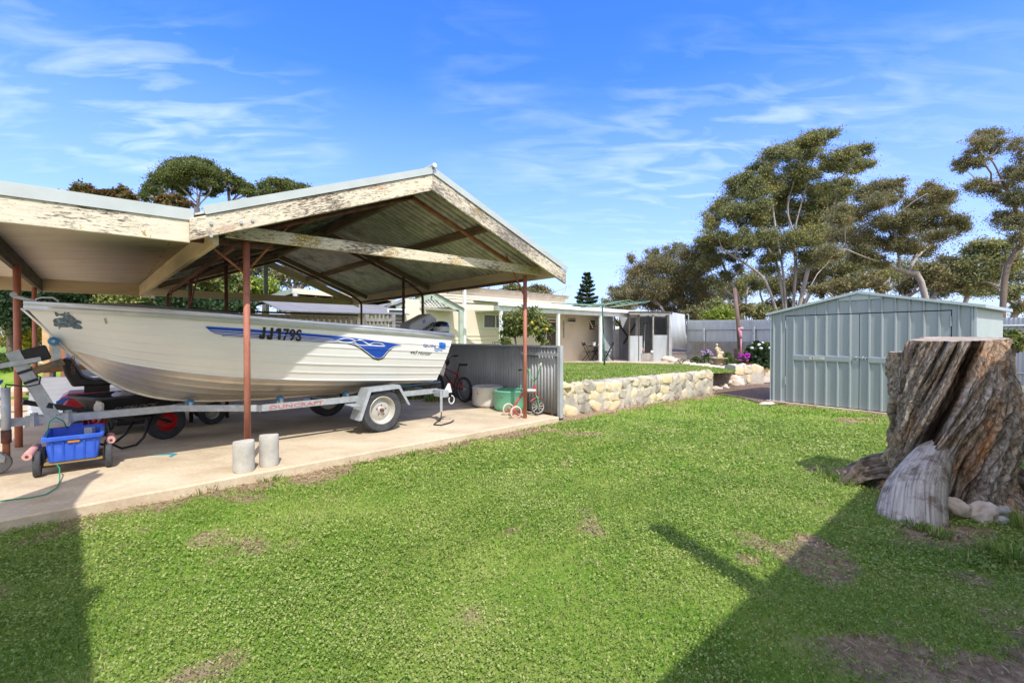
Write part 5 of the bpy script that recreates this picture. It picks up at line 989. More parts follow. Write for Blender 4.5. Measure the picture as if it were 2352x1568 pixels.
# ================================================================== RUBBLE RETAINING WALL
def rubble(name, p, q, h0, h1, th, label, seed=1, rows=3, sz=.20, m=None, cat='stone wall', top=True):
    p = Vector(p); q = Vector(q); d = (q - p).normalized(); n = Vector((d.y, -d.x, 0)); L = (q - p).length; rnd = random.Random(seed); W_ = max(12, int(L / .05))
    mb = MB(); prof = []
    for (k, off) in ((0, 0), (.35, .015), (.7, .0), (.93, -.01), (1.0, -.05), (1.02, -th * .5), (1.0, -th + .04), (.9, -th), (0, -th)):
        row = []
        for i in range(W_ + 1):
            u = i / W_; h = h0 + (h1 - h0) * u + .035 * noise.noise(Vector((u * L * 2.3, seed, 0))); c = p + d * (L * u) + n * (off - .009) + UP * (h * k - (.08 if k == 0 else 0))
            c += n * .03 * noise.noise(Vector((u * L * 5, k * 4, seed))) + UP * .02 * noise.noise(Vector((u * L * 6, k * 4, seed + 5))); row.append(c)
        prof.append(row)
    mb.grid(prof); mb.add([r[0] for r in prof], [tuple(range(len(prof)))]); mb.add([r[-1] for r in prof], [tuple(range(len(prof)))])
    ob = mb.build(name, M_['mortar'], label=label, cat=cat, smooth=True)
    st = MB(); u = .05; k = 0
    for rw in range(rows):
        u = rnd.uniform(0, .12)
        while u < L - .03:
            h = h0 + (h1 - h0) * u / L; s = sz * rnd.uniform(.62, 1.25); z = h * (rw + .5) / rows + rnd.uniform(-.03, .03); 
            M = Matrix.Rotation(rnd.uniform(-.5, .5), 4, n); M2 = basis((0, 0, 0), d).to_3x3().to_4x4()
            st.blob(p + d * u + n * rnd.uniform(-.052, -.03) + UP * z, (s * .60, .052, h / rows * rnd.uniform(.46, .66)), seed * 31 + k, .20, 1.9, 3, M=M @ M2, boxy=.45); k += 1; u += s * rnd.uniform(.98, 1.25)
    if top:
        u = .1
        while u < L:
            h = h0 + (h1 - h0) * u / L; s = sz * rnd.uniform(.6, 1.2); st.blob(p + d * u - n * rnd.uniform(.06, th - .08) + UP * (h - .01), (s * .5, s * .4, .045), seed * 77 + k, .3, 1.6, 3, M=Matrix.Rotation(rnd.uniform(0, 3), 4, 'Z')); k += 1; u += s * rnd.uniform(.7, 1.3)
    st.build('rubble_stones', M_['stone'], ob, smooth=True); return ob
rubble('retaining_wall', RW0 - rwd * .10, RW1, .53, .53, .32, 'low limestone rubble retaining wall in front of the raised lawn', 3, rows=3, sz=.27)
tag(MB().blob(RW0 + rwd * .05 - rwn * .1 + UP * .50, (.17, .14, .10), 4, .35, 2).build('capping_rock', M_['stone'], smooth=True), 'grey rock on the left end of the retaining wall beside the fence', 'rock', 'loose rocks on the wall end')
tag(MB().blob(RW0 + rwd * .42 - rwn * .15 + UP * .50, (.11, .10, .06), 9, .35, 2).build('capping_rock', M_['stone'], smooth=True), 'second smaller rock on the left end of the retaining wall', 'rock', 'loose rocks on the wall end')
bw = rubble('stone_block_wall', GB1, GB2 + Vector((.15, .05, 0)), .50, .47, .6, 'short thick stone wall block between the lawn steps and the garden path', 8, rows=2, sz=.26)
rubble('garden_bed_wall', Vector((8.3, 15.9, ZL)), Vector((12.5, 16.3, ZL)), .42, .42, .3, 'stone wall of the raised garden bed beside the garden shed', 12, rows=2, sz=.45)
# rocks of the little rockery slope between wall end and block
RK = [(1650, 884, 30), (1668, 879, 24), (1685, 873, 34), (1655, 873, 16), (1668, 866, 14), (1680, 865, 12), (1695, 882, 26), (1645, 893, 22), (1662, 889, 20), (1675, 858, 10), (1690, 862, 12)]
for i, (x, y, w) in enumerate(RK):
    z = ZL + .03 + max(0, (884 - y)) * .009; p = G(x, y, z); s = w / FPX * p.y / 2 * 1.25
    tag(MB().blob(p, (s, s * .9, s * .55), i + 20, .28, 1.4).build('rockery_stone', M_['rock'], smooth=True), 'pale stone of the little rockery slope beside the end of the retaining wall', 'stone', 'rockery stones right of the retaining wall')
# edging stones of the flower bed
ES = [(1535, 825, 30, .4), (1547, 829, 26, .3), (1562, 833, 26, .2), (1577, 836, 24, .1), (1592, 838, 24, .1), (1607, 839, 22, 0), (1622, 840, 24, .0), (1636, 842, 20, 0), (1648, 843, 18, 0), (1663, 845, 24, 0), (1684, 843, 30, 0), (1704, 841, 26, 0)]
for i, (x, y, w, zz) in enumerate(ES):
    p = GT(x, y + 3); s = w / FPX * p.y / 2
    tag(MB().blob(p + UP * s * .22, (s * 1.05, s * .6, s * .52), i + 50, .25, 1.5).build('edging_stone', M_['rock'], smooth=True), 'weathered limestone edging stone along the flower bed', 'stone', 'edging stones of the flower bed')
poly3('flower_bed', [GT(1540, 827, .02), GT(1577, 837, .02), GT(1622, 841, .02), GT(1663, 845, .02), GT(1700, 842, .02), tp(9.8, 16.3, .02), tp(13.8, 17, .02), tp(13, 20.3, .02), tp(8.4, 20.3, .02)], M_['soil'], kind='structure')
# ================================================================== GARDEN SHED
shw = Vector((.819, .573, 0)); SW, SDp, SZ0 = 3.056, 2.1, -.06; ZE_, ZR = 1.76, 2.08
shed = thing('garden_shed', SHD0 + shu * SW / 2, 'pale blue-green steel garden shed with double doors', 'shed')
def SP(u, o, z): return SHD0 + shu * u + shn * o + UP * (z - SHD0.z)           # o outward from the front wall
def roofz(u): return ZR - (ZR - ZE_) * abs(u - SW / 2) / (SW / 2)
RB = [.05, .197, .4415, .633, .829, 1.018, 1.21, 1.405, 1.697, 1.88, 2.07, 2.257, 2.444, 2.632, 2.866, 3.02]
def ribbed(ribs, u0, u1, z0, ztop, o0, name, par, d=.028, w=.016):
    xs = [(u0, 0)]
    for r in ribs:
        if u0 < r < u1: xs += [(r - w - .008, 0), (r - w * .55, d), (r + w * .55, d), (r + w + .008, 0)]
    xs.append((u1, 0)); xs = sorted(set(xs)); ex = []
    for i in range(len(xs) - 1): ex.append(xs[i]); 
    ex.append(xs[-1])
    return MB().grid([[SP(u, o0 + o, z0) for u, o in ex], [SP(u, o0 + o, (ztop(u) if callable(ztop) else ztop)) for u, o in ex]]).build(name, M_['shed'], par, M=Matrix.Identity(4), solid=.0015)
Dl, Dr, Dm, DT = .287, 2.774, 1.549, 1.70
ribbed(RB, 0, Dl - .012, SZ0, roofz, 0, 'front_wall', shed); ribbed(RB, Dr + .012, SW, SZ0, roofz, 0, 'front_wall', shed); ribbed(RB, Dl - .012, Dr + .012, DT + .012, roofz, 0, 'front_gable_wall', shed)
MB().add([SP(Dl - .02, -.03, SZ0), SP(Dr + .02, -.03, SZ0), SP(Dr + .02, -.03, DT + .03), SP(Dl - .02, -.03, DT + .03)], [(0, 1, 2, 3)]).build('door_recess', M_['black'], shed)
for (a, b2) in ((Dl, Dm - .005), (Dm + .005, Dr)):
    dr = ribbed(RB, a, b2, SZ0 + .02, DT - .005, .002, 'door', shed)
    ra, rb2 = (.43, 1.40) if a < 1 else (1.69, 2.64)
    MB().prism([(0, 0), (0, .024), (.02, .030), (.10, .030), (.12, .024), (.12, 0)], UP, shn, shu, SP(ra, .003, .80), rb2 - ra).build('door_rail', M_['shed'], dr)
    for z in (.30, 1.45):
        hu = a if a < 1 else b2; MB().cyl(SP(hu, .014, z), SP(hu, .014, z + .16), .009, 8).build('hinge', M_['zinc'], dr)
    if a < 1:
        pl = MB().box((0, 0, 0), (.26, .004, .045)).build('name_plate', flat('pale_plate', (.62, .62, .55)), dr, M=basis(SP(.87, .036, .86), shu)); 
        V, Fc = textverts('Stratco', bold=.01); MB().add([SP(.83 + .13 * x, .0385, .85 + .022 * y) for x, y in V], Fc).build('plate_lettering', BLK, pl); MB().lathe([(.0, 0), (.013, 0)], c=SP(.795, .0388, .861), n=14, M=basis((0, 0, 0), shu, z=shn).to_3x3().to_4x4()).build('plate_emblem', BLK, pl)
    else:
        MB().cyl(SP(Dm - .07, .03, .90), SP(Dm + .13, .03, .90), .009, 8).cyl(SP(Dm + .10, .03, .90), SP(Dm + .10, .03, .86), .008, 8).build('slide_bolt', M_['zinc'], dr); MB().box(SP(Dm + .06, .015, .90), (.05, .03, .05)).box(SP(Dm - .05, .015, .90), (.03, .03, .05)).build('bolt_bracket', M_['zinc'], dr)
def side_wall(u):
    rb = MB(); n = 28; rows = [[], []]
    for i in range(n * 6 + 1):
        v = SDp * i / (n * 6); o = .008 * (1 if (i % 6) in (1, 2) else 0)
        rows[0].append(SP(u, -v, SZ0) + shu * o * (1 if u > 1 else -1)); rows[1].append(SP(u, -v, ZE_) + shu * o * (1 if u > 1 else -1))
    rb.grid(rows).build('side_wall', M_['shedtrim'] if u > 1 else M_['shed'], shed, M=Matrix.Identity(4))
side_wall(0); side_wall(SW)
MB().add([SP(0, -SDp, SZ0), SP(SW, -SDp, SZ0), SP(SW, -SDp, ZE_), SP(SW / 2, -SDp, ZR), SP(0, -SDp, ZE_)], [(0, 1, 2, 3, 4)]).build('back_wall', M_['shed'], shed)
for (ua, ub) in ((-.09, SW / 2), (SW / 2, SW + .10)):
    za = roofz(ua) if ua > 0 else ZE_ - .02; zb_ = roofz(ub) if ub < SW else ZE_ - .02
    MB().add([SP(ua, .05, za + .02), SP(ub, .05, zb_ + .02), SP(ub, -SDp - .08, zb_ + .02), SP(ua, -SDp - .08, za + .02)], [(0, 1, 2, 3)]).build('roof', M_['shedtrim'], shed, solid=.012)
    beamobj('roof_trim', SP(ua, .06, za + .008), SP(ub, .06, zb_ + .008), .012, .045, M_['shedtrim'], shed)
MB().add([SP(SW / 2 - .30, .018, ZR - .13), SP(SW / 2 + .36, .018, ZR - .13), SP(SW / 2 + .36, .018, roofz(SW / 2 + .36) - .0), SP(SW / 2, .018, ZR), SP(SW / 2 - .30, .018, roofz(SW / 2 - .30))], [(0, 1, 2, 3, 4)]).build('gable_plate', M_['shedtrim'], shed, solid=.01)
beamobj('side_gutter', SP(SW + .09, .06, ZE_ - .01), SP(SW + .09, -SDp - .05, ZE_ - .01), .05, .05, M_['shedtrim'], shed)
for u in (0, SW): beamobj('corner_trim', SP(u, .004, SZ0), SP(u, .004, ZE_), .03, .03, M_['shedtrim'], shed, up=shu)
beamobj('shed_footing', SP(-.06, .03, SZ0 - .02), SP(SW + .06, .03, SZ0 - .02), .12, .05, M_['slab'], shed)
pr = G(1763, 929, ZL); tag(MB().blob(pr + UP * .01, (.17, .12, .05), 3, .25).build('flat_rock', M_['rock'], smooth=True), 'flat pale rock at the left front corner of the garden shed', 'rock')
# ================================================================== STUMP
SCx, SCy = 3.72, 3.88; TH, NZ = 620, 300
th = np.linspace(-np.pi, np.pi, TH, endpoint=False); hv = np.linspace(0, 1, NZ)
T, H = np.meshgrid(th, hv)
def topz(X_, Y_):
    l = (X_ - SCx) * .70 - (Y_ - SCy) * .714; d = (X_ - SCx) * .714 + (Y_ - SCy) * .70; return np.where(l < -.205 + .04 * np.sin(d * 11), 1.145, 1.262 + .05 * d)
VA = math.atan2(-.714, .70); r = .358 + .0 * T
flare = np.exp(-H * 5.0); r = r + .10 * flare * (1 + .5 * np.sin(T * 5 + 1.2)) + .02 * np.sin(2 * T + 1)
r -= .06 * np.clip(H - .7, 0, 1)
r += .05 * np.exp(-((T - VA) / .6)**2) * np.exp(-((H - .55) / .25)**2); r -= .05 * np.exp(-((T - VA) / .6)**2) * np.exp(-((H - .2) / .15)**2)
tw = T - 1.15 * H          # spiral grain
def pf(a, s, fx, fz, o=5):     # periodic-ish noise on the cylinder
    return fbm((np.cos(a) * 1.0 + 2) * fx, (np.sin(a) * 1.0 + 2) * fx + H * fz, s, o)
ridge = 1 - np.abs(2 * pf(tw, 3, 5.0, 3.2) - 1); fine = 1 - np.abs(2 * pf(tw, 9, 15, 7.0, 4) - 1); lump = pf(tw, 15, 2.0, 1.9, 3) - .45; vf = pf(tw, 25, 36, 20, 3) - .5
cre = np.clip(pf(tw, 41, 5.5, 1.2, 3) - .50, 0, 1)
q1 = pf(tw + .15 * pf(T, 61, 3, 3, 3), 51, 9, 4.2, 3); r = r + .055 * (np.floor(q1 * 10) / 10 - .45) * 2.0 + .02 * (pf(T, 71, 20, 16, 3) - .45)
r = r + .055 * (ridge - .6) + .050 * (fine - .6) + .17 * lump * (1 - .5 * H) + .045 * vf - .42 * cre * np.clip((H) * 4, 0, 1) * np.clip((1.0 - H) * 6, .2, 1)
# burl crease low at the front
a0 = math.atan2(-.70, -.714) + .25; r -= .10 * np.exp(-((T - a0) / .14)**2) * np.exp(-((H - .22) / .2)**2)
XX = SCx + r * np.cos(T); YY = SCy + r * np.sin(T)
TZ = topz(XX[-1], YY[-1]); ZZ = ZL - .05 + H * (TZ[None, :] - ZL + .05)
ZZ[-1] = TZ
V = np.stack([XX.ravel(), YY.ravel(), ZZ.ravel()], 1); I = (np.arange(NZ - 1)[:, None] * TH + np.arange(TH)[None, :]); J = (np.arange(NZ - 1)[:, None] * TH + (np.arange(TH)[None, :] + 1) % TH)
F = np.stack([I.ravel(), J.ravel(), (J + TH).ravel(), (I + TH).ravel()], 1)
# attribute: grain coordinates baked as three floats
ms, t, b = newmat('weathered_stump_wood')
aa = tn(t, 'ShaderNodeAttribute', attribute_name='grain_a'); ab = tn(t, 'ShaderNodeAttribute', attribute_name='grain_b'); ah = tn(t, 'ShaderNodeAttribute', attribute_name='grain_h'); cv = tn(t, 'ShaderNodeAttribute', attribute_name='cavity')
cx = tn(t, 'ShaderNodeCombineXYZ'); t.links.new(aa.outputs['Fac'], cx.inputs[0]); t.links.new(ab.outputs['Fac'], cx.inputs[1]); t.links.new(ah.outputs['Fac'], cx.inputs[2])
def gn(scale, det, sz, dist=0.0):
    m = tn(t, 'ShaderNodeMapping'); m.inputs['Scale'].default_value = (1, 1, sz); t.links.new(cx.outputs[0], m.inputs[0]); n = tn(t, 'ShaderNodeTexNoise'); n.inputs['Scale'].default_value = scale; n.inputs['Detail'].default_value = det; n.inputs['Roughness'].default_value = .68; n.inputs['Distortion'].default_value = dist; t.links.new(m.outputs[0], n.inputs['Vector']); return n.outputs[0]
g1 = gn(30, 12, .42, 1.8); g2 = gn(3.4, 6, .6); g3 = gn(60, 6, .05)
col = ramp(t, g1, [(.30, (.055, .040, .032)), (.41, (.20, .155, .125)), (.50, (.37, .31, .26)), (.60, (.54, .47, .41)), (.74, (.72, .66, .59))])
tint = ramp(t, g2, [(.36, (.85, .88, .92)), (.50, (1.0, 1.0, 1.0)), (.60, (1.05, .86, .70)), (.70, (1.40, .80, .42))]); col = mixc(t, 1.0, col, tint, 'MULTIPLY')
dk = ramp(t, cv.outputs['Fac'], [(.0, (.10, .08, .07)), (.38, (.55, .52, .50)), (.7, (1.05, 1.03, 1.0)), (1.0, (1.3, 1.28, 1.25))]); col = mixc(t, 1.0, col, dk, 'MULTIPLY')  # shade painted into the wood colour: crevices darkened, ridges lightened
t.links.new(col, b.inputs['Base Color']); b.inputs['Roughness'].default_value = .9; b.inputs['Specular IOR Level'].default_value = .15
ad = tn(t, 'ShaderNodeMath', operation='ADD'); t.links.new(g1, ad.inputs[0]); t.links.new(g3, ad.inputs[1]); bumpn(t, b, ad.outputs[0], 1.0, .02)
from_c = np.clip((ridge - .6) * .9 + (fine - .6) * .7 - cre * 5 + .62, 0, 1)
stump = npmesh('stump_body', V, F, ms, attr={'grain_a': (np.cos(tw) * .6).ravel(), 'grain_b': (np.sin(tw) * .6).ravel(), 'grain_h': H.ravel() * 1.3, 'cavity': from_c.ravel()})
stump.data.polygons.foreach_set('use_smooth', [True] * len(stump.data.polygons))
sr = thing('tree_stump', (SCx, SCy, ZL), 'huge weathered grey brown tree stump with sawn top on the lawn at the right', 'tree stump')
stump.parent = sr; stump.matrix_parent_inverse = sr.matrix_basis.inverted(); stump.name = 'trunk'
mt, t, b = newmat('sawn_stump_top'); n = noise_tex(t, 5, 7, .6); v = tn(t, 'ShaderNodeTexWave', wave_type='RINGS'); v.inputs['Scale'].default_value = 9; v.inputs['Distortion'].default_value = 3; c0 = tn(t, 'ShaderNodeTexCoord'); t.links.new(c0.outputs['Object'], v.inputs[0])
c = ramp(t, n.outputs[0], [(.3, (.30, .23, .17)), (.7, (.52, .43, .33))]); rg = ramp(t, v.outputs[0], [(.2, (.8,) * 3), (.8, (1.05,) * 3)]); c = mixc(t, 1, c, rg, 'MULTIPLY'); t.links.new(c, b.inputs['Base Color']); b.inputs['Roughness'].default_value = .85
Vt = []; Ft = []; nr = 40
for k in range(nr + 1):
    f = k / nr
    for j in range(0, TH, 4):
        x = SCx + (XX[-1][j] - SCx) * f; y = SCy + (YY[-1][j] - SCy) * f; z = float(topz(np.array(x), np.array(y))) - (.004 if f > .98 else 0) + .006 * noise.noise(Vector((x * 14, y * 14, 2))); Vt.append((x, y, z))
m4 = len(range(0, TH, 4))
for k in range(nr):
    for j in range(m4): a = k * m4 + j; b2 = k * m4 + (j + 1) % m4; Ft.append((a, b2, b2 + m4, a + m4))
o = npmesh('sawn_top', Vt, Ft, mt); o.parent = sr; o.matrix_parent_inverse = sr.matrix_basis.inverted()
# pale smooth buttress root in front, dark gnarled roots on the left
mr, t, b = newmat('pale_smooth_root_wood'); cx = tn(t, 'ShaderNodeCombineXYZ')
for k_, a_ in enumerate(('grain_a', 'grain_b', 'grain_h')): q_ = tn(t, 'ShaderNodeAttribute', attribute_name=a_); t.links.new(q_.outputs['Fac'], cx.inputs[k_])
n = tn(t, 'ShaderNodeTexNoise'); mm_ = tn(t, 'ShaderNodeMapping'); mm_.inputs['Scale'].default_value = (1, 1, .13); t.links.new(cx.outputs[0], mm_.inputs[0]); t.links.new(mm_.outputs[0], n.inputs['Vector']); n.inputs['Scale'].default_value = 26; n.inputs['Detail'].default_value = 9; n.inputs['Roughness'].default_value = .68; n.inputs['Distortion'].default_value = .4; n5 = noise_tex(t, 7, 7, .7); c = ramp(t, n.outputs[0], [(.3, (.14, .11, .085)), (.42, (.38, .33, .28)), (.55, (.58, .53, .47)), (.8, (.72, .67, .60))]); c = mixc(t, 1.0, c, ramp(t, n5.outputs[0], [(.38, (.42, .36, .30)), (.52, (1.0,) * 3)]), 'MULTIPLY'); t.links.new(c, b.inputs['Base Color']); b.inputs['Roughness'].default_value = .85; bumpn(t, b, n.outputs[0], 1.0, .015)
def root(path, rad, m, seed, amp=.12, nseg=60, nc=64, flat_=.8):
    path = [Vector(p) for p in path]; rows = []
    P = [Vector(q) for q in smooth3(path, 12)]; n = len(P)
    for i, c in enumerate(P):
        d = (P[min(i + 1, n - 1)] - P[max(i - 1, 0)]).normalized(); s = d.cross(Vector((.1, .2, 1))).normalized(); u = s.cross(d); rr = interp([(k / (len(rad) - 1), q) for k, q in enumerate(rad)], i / (n - 1))
        rows.append([c + (s * math.cos(a) + u * math.sin(a) * flat_) * rr * (1 + amp * noise.fractal(Vector((math.cos(a) * 2.2 + seed, math.sin(a) * 2.2, i * .04)), 1, 2, 4) + .008 * noise.noise(Vector((a * 9, seed, i * .05)))) for a in [2 * math.pi * j / nc for j in range(nc + 1)]])
    return MB().grid(rows)
def smooth3(pts, k=8):
    o = []
    for i in range(len(pts) - 1):
        p0, p1, p2, p3 = pts[max(i - 1, 0)], pts[i], pts[i + 1], pts[min(i + 2, len(pts) - 1)]
        for j in range(k):
            t = j / k; o.append(.5 * ((2 * p1) + (p2 - p0) * t + (2 * p0 - 5 * p1 + 4 * p2 - p3) * t * t + (3 * p1 - p0 - 3 * p2 + p3) * t**3))
    return o + [pts[-1]]
rt_ = root([(3.58, 3.78, .40), (3.32, 3.63, .24), (3.10, 3.50, .02), (2.94, 3.36, -.26)], [.10, .15, .20, .23], mr, 3, .07, flat_=.8)
nrow = len(rt_.v) // 65; rto = rt_.build('pale_root', mr, sr, smooth=True)
for nm_, fn_ in (('grain_a', lambda i, j: math.cos(2 * math.pi * j / 64) * .5), ('grain_b', lambda i, j: math.sin(2 * math.pi * j / 64) * .5), ('grain_h', lambda i, j: i / nrow * .9)):
    at_ = rto.data.attributes.new(nm_, 'FLOAT', 'POINT'); at_.data.foreach_set('value', [fn_(i, j) for i in range(nrow) for j in range(65)])
root([(3.60, 4.05, .16), (3.36, 4.14, .08), (3.22, 4.22, .0), (3.10, 4.26, -.12)], [.20, .14, .11, .07], ms, 6, .5).build('gnarled_root', mat('dark_gnarled_root', [(.3, (.05, .036, .028)), (.5, (.17, .13, .105)), (.7, (.30, .25, .22))], 12, rough=.95, bump=1.0, bscale=30, bdist=.02), sr, smooth=True)
root([(4.0, 3.8, .15), (4.22, 3.66, .0), (4.36, 3.6, -.1)], [.18, .12, .07], ms, 9, .5).build('gnarled_root', bpy.data.materials['dark_gnarled_root'], sr, smooth=True)
for i, (x, y, D, rx, rz_, lb) in enumerate(((2196, 1166, 3.42, .098, .072, 'pinkish oval rock, leftmost of those at the foot of the stump'), (2254, 1186, 3.38, .105, .088, 'large pale rock in the middle of those at the foot of the stump'), (2299, 1188, 3.46, .066, .055, 'grey-white rock right of the large one at the stump foot'), (2299, 1209, 3.32, .046, .034, 'small white rock lowest at the stump foot'), (2152, 1198, 3.36, .05, .02, 'thin flat pale rock below the pinkish oval one'))):
    p = W(x, y, D); p.z = max(p.z, ZL + rz_ * .6)
    tag(MB().blob(p, (rx, rx * .8, rz_), i + 70, .20, 1.3, 4, M=Matrix.Rotation(.5 if i == 0 else -.2, 4, 'Y')).build('rock', M_['rock'] if i < 2 else mat('grey_white_rock', [(.3, (.40, .39, .38)), (.7, (.62, .60, .58))], 6, rough=.9, bump=.8, bscale=30, bdist=.01), smooth=True), lb, 'rock', 'rocks at the foot of the stump')
for i, (x, y, n, h, r_) in enumerate(((2152, 1232, 110, .08, .08), (2312, 1285, 240, .10, .13), (2230, 1290, 90, .05, .10), (2365, 1215, 120, .14, .10), (1945, 1110, 90, .12, .10), (1900, 1095, 60, .12, .08), (2105, 1212, 70, .08, .06), (945, 1048, 40, .09, .04), (475, 1125, 90, .09, .12), (590, 1100, 70, .08, .08), (620, 1102, 70, .07, .1), (735, 1070, 30, .06, .04))):
    p = G(x, y, ZL); tuft(p, n, h, r_, ('long grass tuft left of the rocks by the stump', 'thick long grass tuft below the white rock at the stump', 'long grass tuft in front of the stump rocks', 'long grass tuft at the right edge by the stump', 'short grass tuft left of the stump root', 'grass tuft furthest left of the stump root', 'grass tuft at the tip of the pale stump root', 'weed tuft growing at the slab edge below the trailer wheel', 'weed tuft at the slab edge left of the concrete cylinders', 'weed tuft at the foot of the left concrete cylinder', 'weed tuft at the foot of the right concrete cylinder', 'weed tuft at the slab edge right of the concrete cylinders')[i])
# ================================================================== CLOTHESLINE
cl = thing('rotary_clothesline', (3.35, 16.5, .21), 'green rotary clothesline standing on the raised lawn', 'clothesline')
cg = mat('dark_green_enamel', (.015, .13, .085), 8, rough=.4, coat=.2)
zc_ = 2.43
MB().tube([(3.36, 16.5, .15), (3.31, 16.5, 1.4)], .034, 12).build('pole', cg, cl, smooth=True); MB().tube([(3.31, 16.5, 1.35), (3.26, 16.5, 2.68)], .026, 12).build('inner_pole', cg, cl, smooth=True)
tips = []
for k, an in enumerate((15, 105, 195, 285)):
    a = R(an); e = Vector((3.27 + 1.95 * math.cos(a), 16.5 + 1.95 * math.sin(a), zc_ + (.18 if k == 0 else .03))); tips.append(e)
    MB().tube([(3.27, 16.5, zc_), e], .017, 8).build('arm', cg, cl, smooth=True); MB().tube([(3.26, 16.5, 2.66), Vector((3.27, 16.5, zc_)).lerp(e, .55)], .004, 5).build('stay_wire', cg, cl)
lw = mat('pale_green_line', (.40, .52, .42), 8)
for f_ in (1.0, .82, .64, .46):
    for k in range(4):
        a = Vector((3.27, 16.5, zc_)).lerp(tips[k], f_); b2 = Vector((3.27, 16.5, zc_)).lerp(tips[(k + 1) % 4], f_); m_ = (a + b2) / 2 - UP * .10
        MB().tube([a, a.lerp(m_, .5) - UP * .02, m_, m_.lerp(b2, .5) - UP * .02, b2], .006, 4).build('line', lw, cl)
# ================================================================== HOUSE
HV = Vector((4.1, 21.1, 0))
def HP(a, b, z=0.0): return HV + D1 * a + D2 * b + UP * z
hz0 = .10
house = thing('house', HP(-3, 3, hz0), 'cream clad single storey house with a white verandah', 'house')
def clad(p, q, z0, z1, pitch=.15, amp=.032, m='cream', name='wall', par=None, ztop=None):
    p = Vector(p); q = Vector(q); d = (q - p).normalized(); n = Vector((d.y, -d.x, 0)); rows = []; z = z0
    while z < z1 - 1e-6:
        t2 = min(z + pitch, z1); 
        for (zz, o) in ((z, amp), (z + (t2 - z) * .88, .004), (t2 - .001, 0)): rows.append([p + n * o + UP * zz, q + n * o + UP * zz])
        z = t2
    return MB().grid(rows).build(name, M_[m], par or house, M=Matrix.Identity(4))
WB_ = 1.5
clad(HP(-9.2, WB_), HP(-4.4, WB_), hz0, 1.32, .15); 
MB().add([HP(-9.2, WB_, 1.32), HP(-4.4, WB_, 1.32), HP(-4.4, WB_, 2.62), HP(-9.2, WB_, 2.62)], [(0, 1, 2, 3)]).build('smooth_wall', M_['plaster'], house)
beamobj('wall_strip', HP(-9.2, WB_ - .02, 1.33), HP(-4.4, WB_ - .02, 1.33), .03, .05, M_['cream'], house)
clad(HP(-13.0, WB_), HP(-9.2, WB_), hz0, 2.05, .12); MB().add([HP(-13.3, WB_ - .3, 2.02), HP(-9.2, WB_ - .3, 2.05), HP(-9.2, WB_ + 3.5, 2.75), HP(-13.3, WB_ + 3.5, 2.7)], [(0, 1, 2, 3)]).build('low_roof', M_['greyroof'], house, solid=.03)
clad(HP(-4.4, WB_), HP(1.93, WB_), hz0, 2.72, .125)
clad(HP(-8.5, WB_ - .02), HP(-.79, WB_ - .02), 2.62, 3.08, .11)
clad(HP(1.93, WB_), HP(1.93, WB_ + 3), hz0, 2.7, .125); clad(HP(-.79, WB_), HP(-.79, WB_ + 5), 2.6, 3.1, .11)
MB().add([HP(-8.5, WB_ - .06, 3.06), HP(-.62, WB_ - .06, 3.06), HP(-.62, WB_ - .10, 3.20), HP(-8.5, WB_ - .10, 3.20)], [(0, 1, 2, 3)]).build('eave_board', mat('bare_weathered_eave', [(.3, (.45, .33, .22)), (.7, (.66, .54, .40))], 3), house, solid=.03)
corr(HP(-8.6, WB_ - .25, 3.20), D1, 8.15, D2 + UP * .10, 5.5, .15, .012, 6).build('main_roof', M_['iron'], house, smooth=True, M=Matrix.Identity(4))
beamobj('wall_cover_strip', HP(-3.3, WB_ - .05, 2.75), HP(-3.3, WB_ - .05, 3.14), .12, .03, M_['plaster'], house, up=D1)
# verandah
for a in (-6.04, -2.88, 0, 3.0): beamobj('verandah_post', HP(a, 0, hz0), HP(a, 0, 2.24), .11, .11, M_['white'], house, up=D1, bevel=.006)
beamobj('verandah_beam', HP(-6.15, 0, 2.34), HP(3.2, 0, 2.34), .06, .19, M_['white'], house, bevel=.004); beamobj('verandah_gutter', HP(-6.25, -.12, 2.50), HP(3.25, -.12, 2.50), .12, .14, M_['white'], house, bevel=.01)
MB().add([HP(-6.25, -.1, 2.57), HP(3.2, -.1, 2.57), HP(3.2, WB_ + .5, 2.80), HP(-6.25, WB_ + .5, 2.80)], [(0, 1, 2, 3)]).build('verandah_roof', M_['white'], house, solid=.02)
beamobj('verandah_side_beam', HP(-6.1, .05, 2.36), HP(-6.1, WB_, 2.36), .05, .18, M_['white'], house)
beamobj('lower_verandah_beam', HP(-6.2, .25, 2.36), HP(-8.4, WB_ - .1, 2.40), .05, .2, M_['plaster'], house)
beamobj('downpipe', HP(-6.75, WB_ - .12, hz0), HP(-6.75, WB_ - .12, 3.15), .16, .10, M_['white'], house, up=D1)
def window(a0, a1, z0, z1, nm='window', panes=2, fm='flash', gm='glass', o=0):
    fr = MB(); A = WB_ - .03 - o; w = .045
    for (x0, x1, y0, y1) in ((a0, a1, z0, z0 + w), (a0, a1, z1 - w, z1), (a0, a0 + w, z0, z1), (a1 - w, a1, z0, z1)) + tuple((a0 + (a1 - a0) * k / panes - w / 2, a0 + (a1 - a0) * k / panes + w / 2, z0, z1) for k in range(1, panes)):
        fr.box(HP((x0 + x1) / 2, A, (y0 + y1) / 2), (x1 - x0, .06, y1 - y0), basis((0, 0, 0), D1).to_3x3().to_4x4())
    f = fr.build(nm, M_[fm], house); MB().add([HP(a0, A + .005, z0), HP(a1, A + .005, z0), HP(a1, A + .005, z1), HP(a0, A + .005, z1)], [(0, 1, 2, 3)]).build('pane', M_[gm], f); return f
window(-5.75, -4.45, 1.62, 2.20, gm='curtain', fm='white'); window(-1.95, -1.35, 1.95, 2.2, panes=1, fm='cream'); window(-.72, .0, 1.93, 2.22, panes=1, fm='cream')
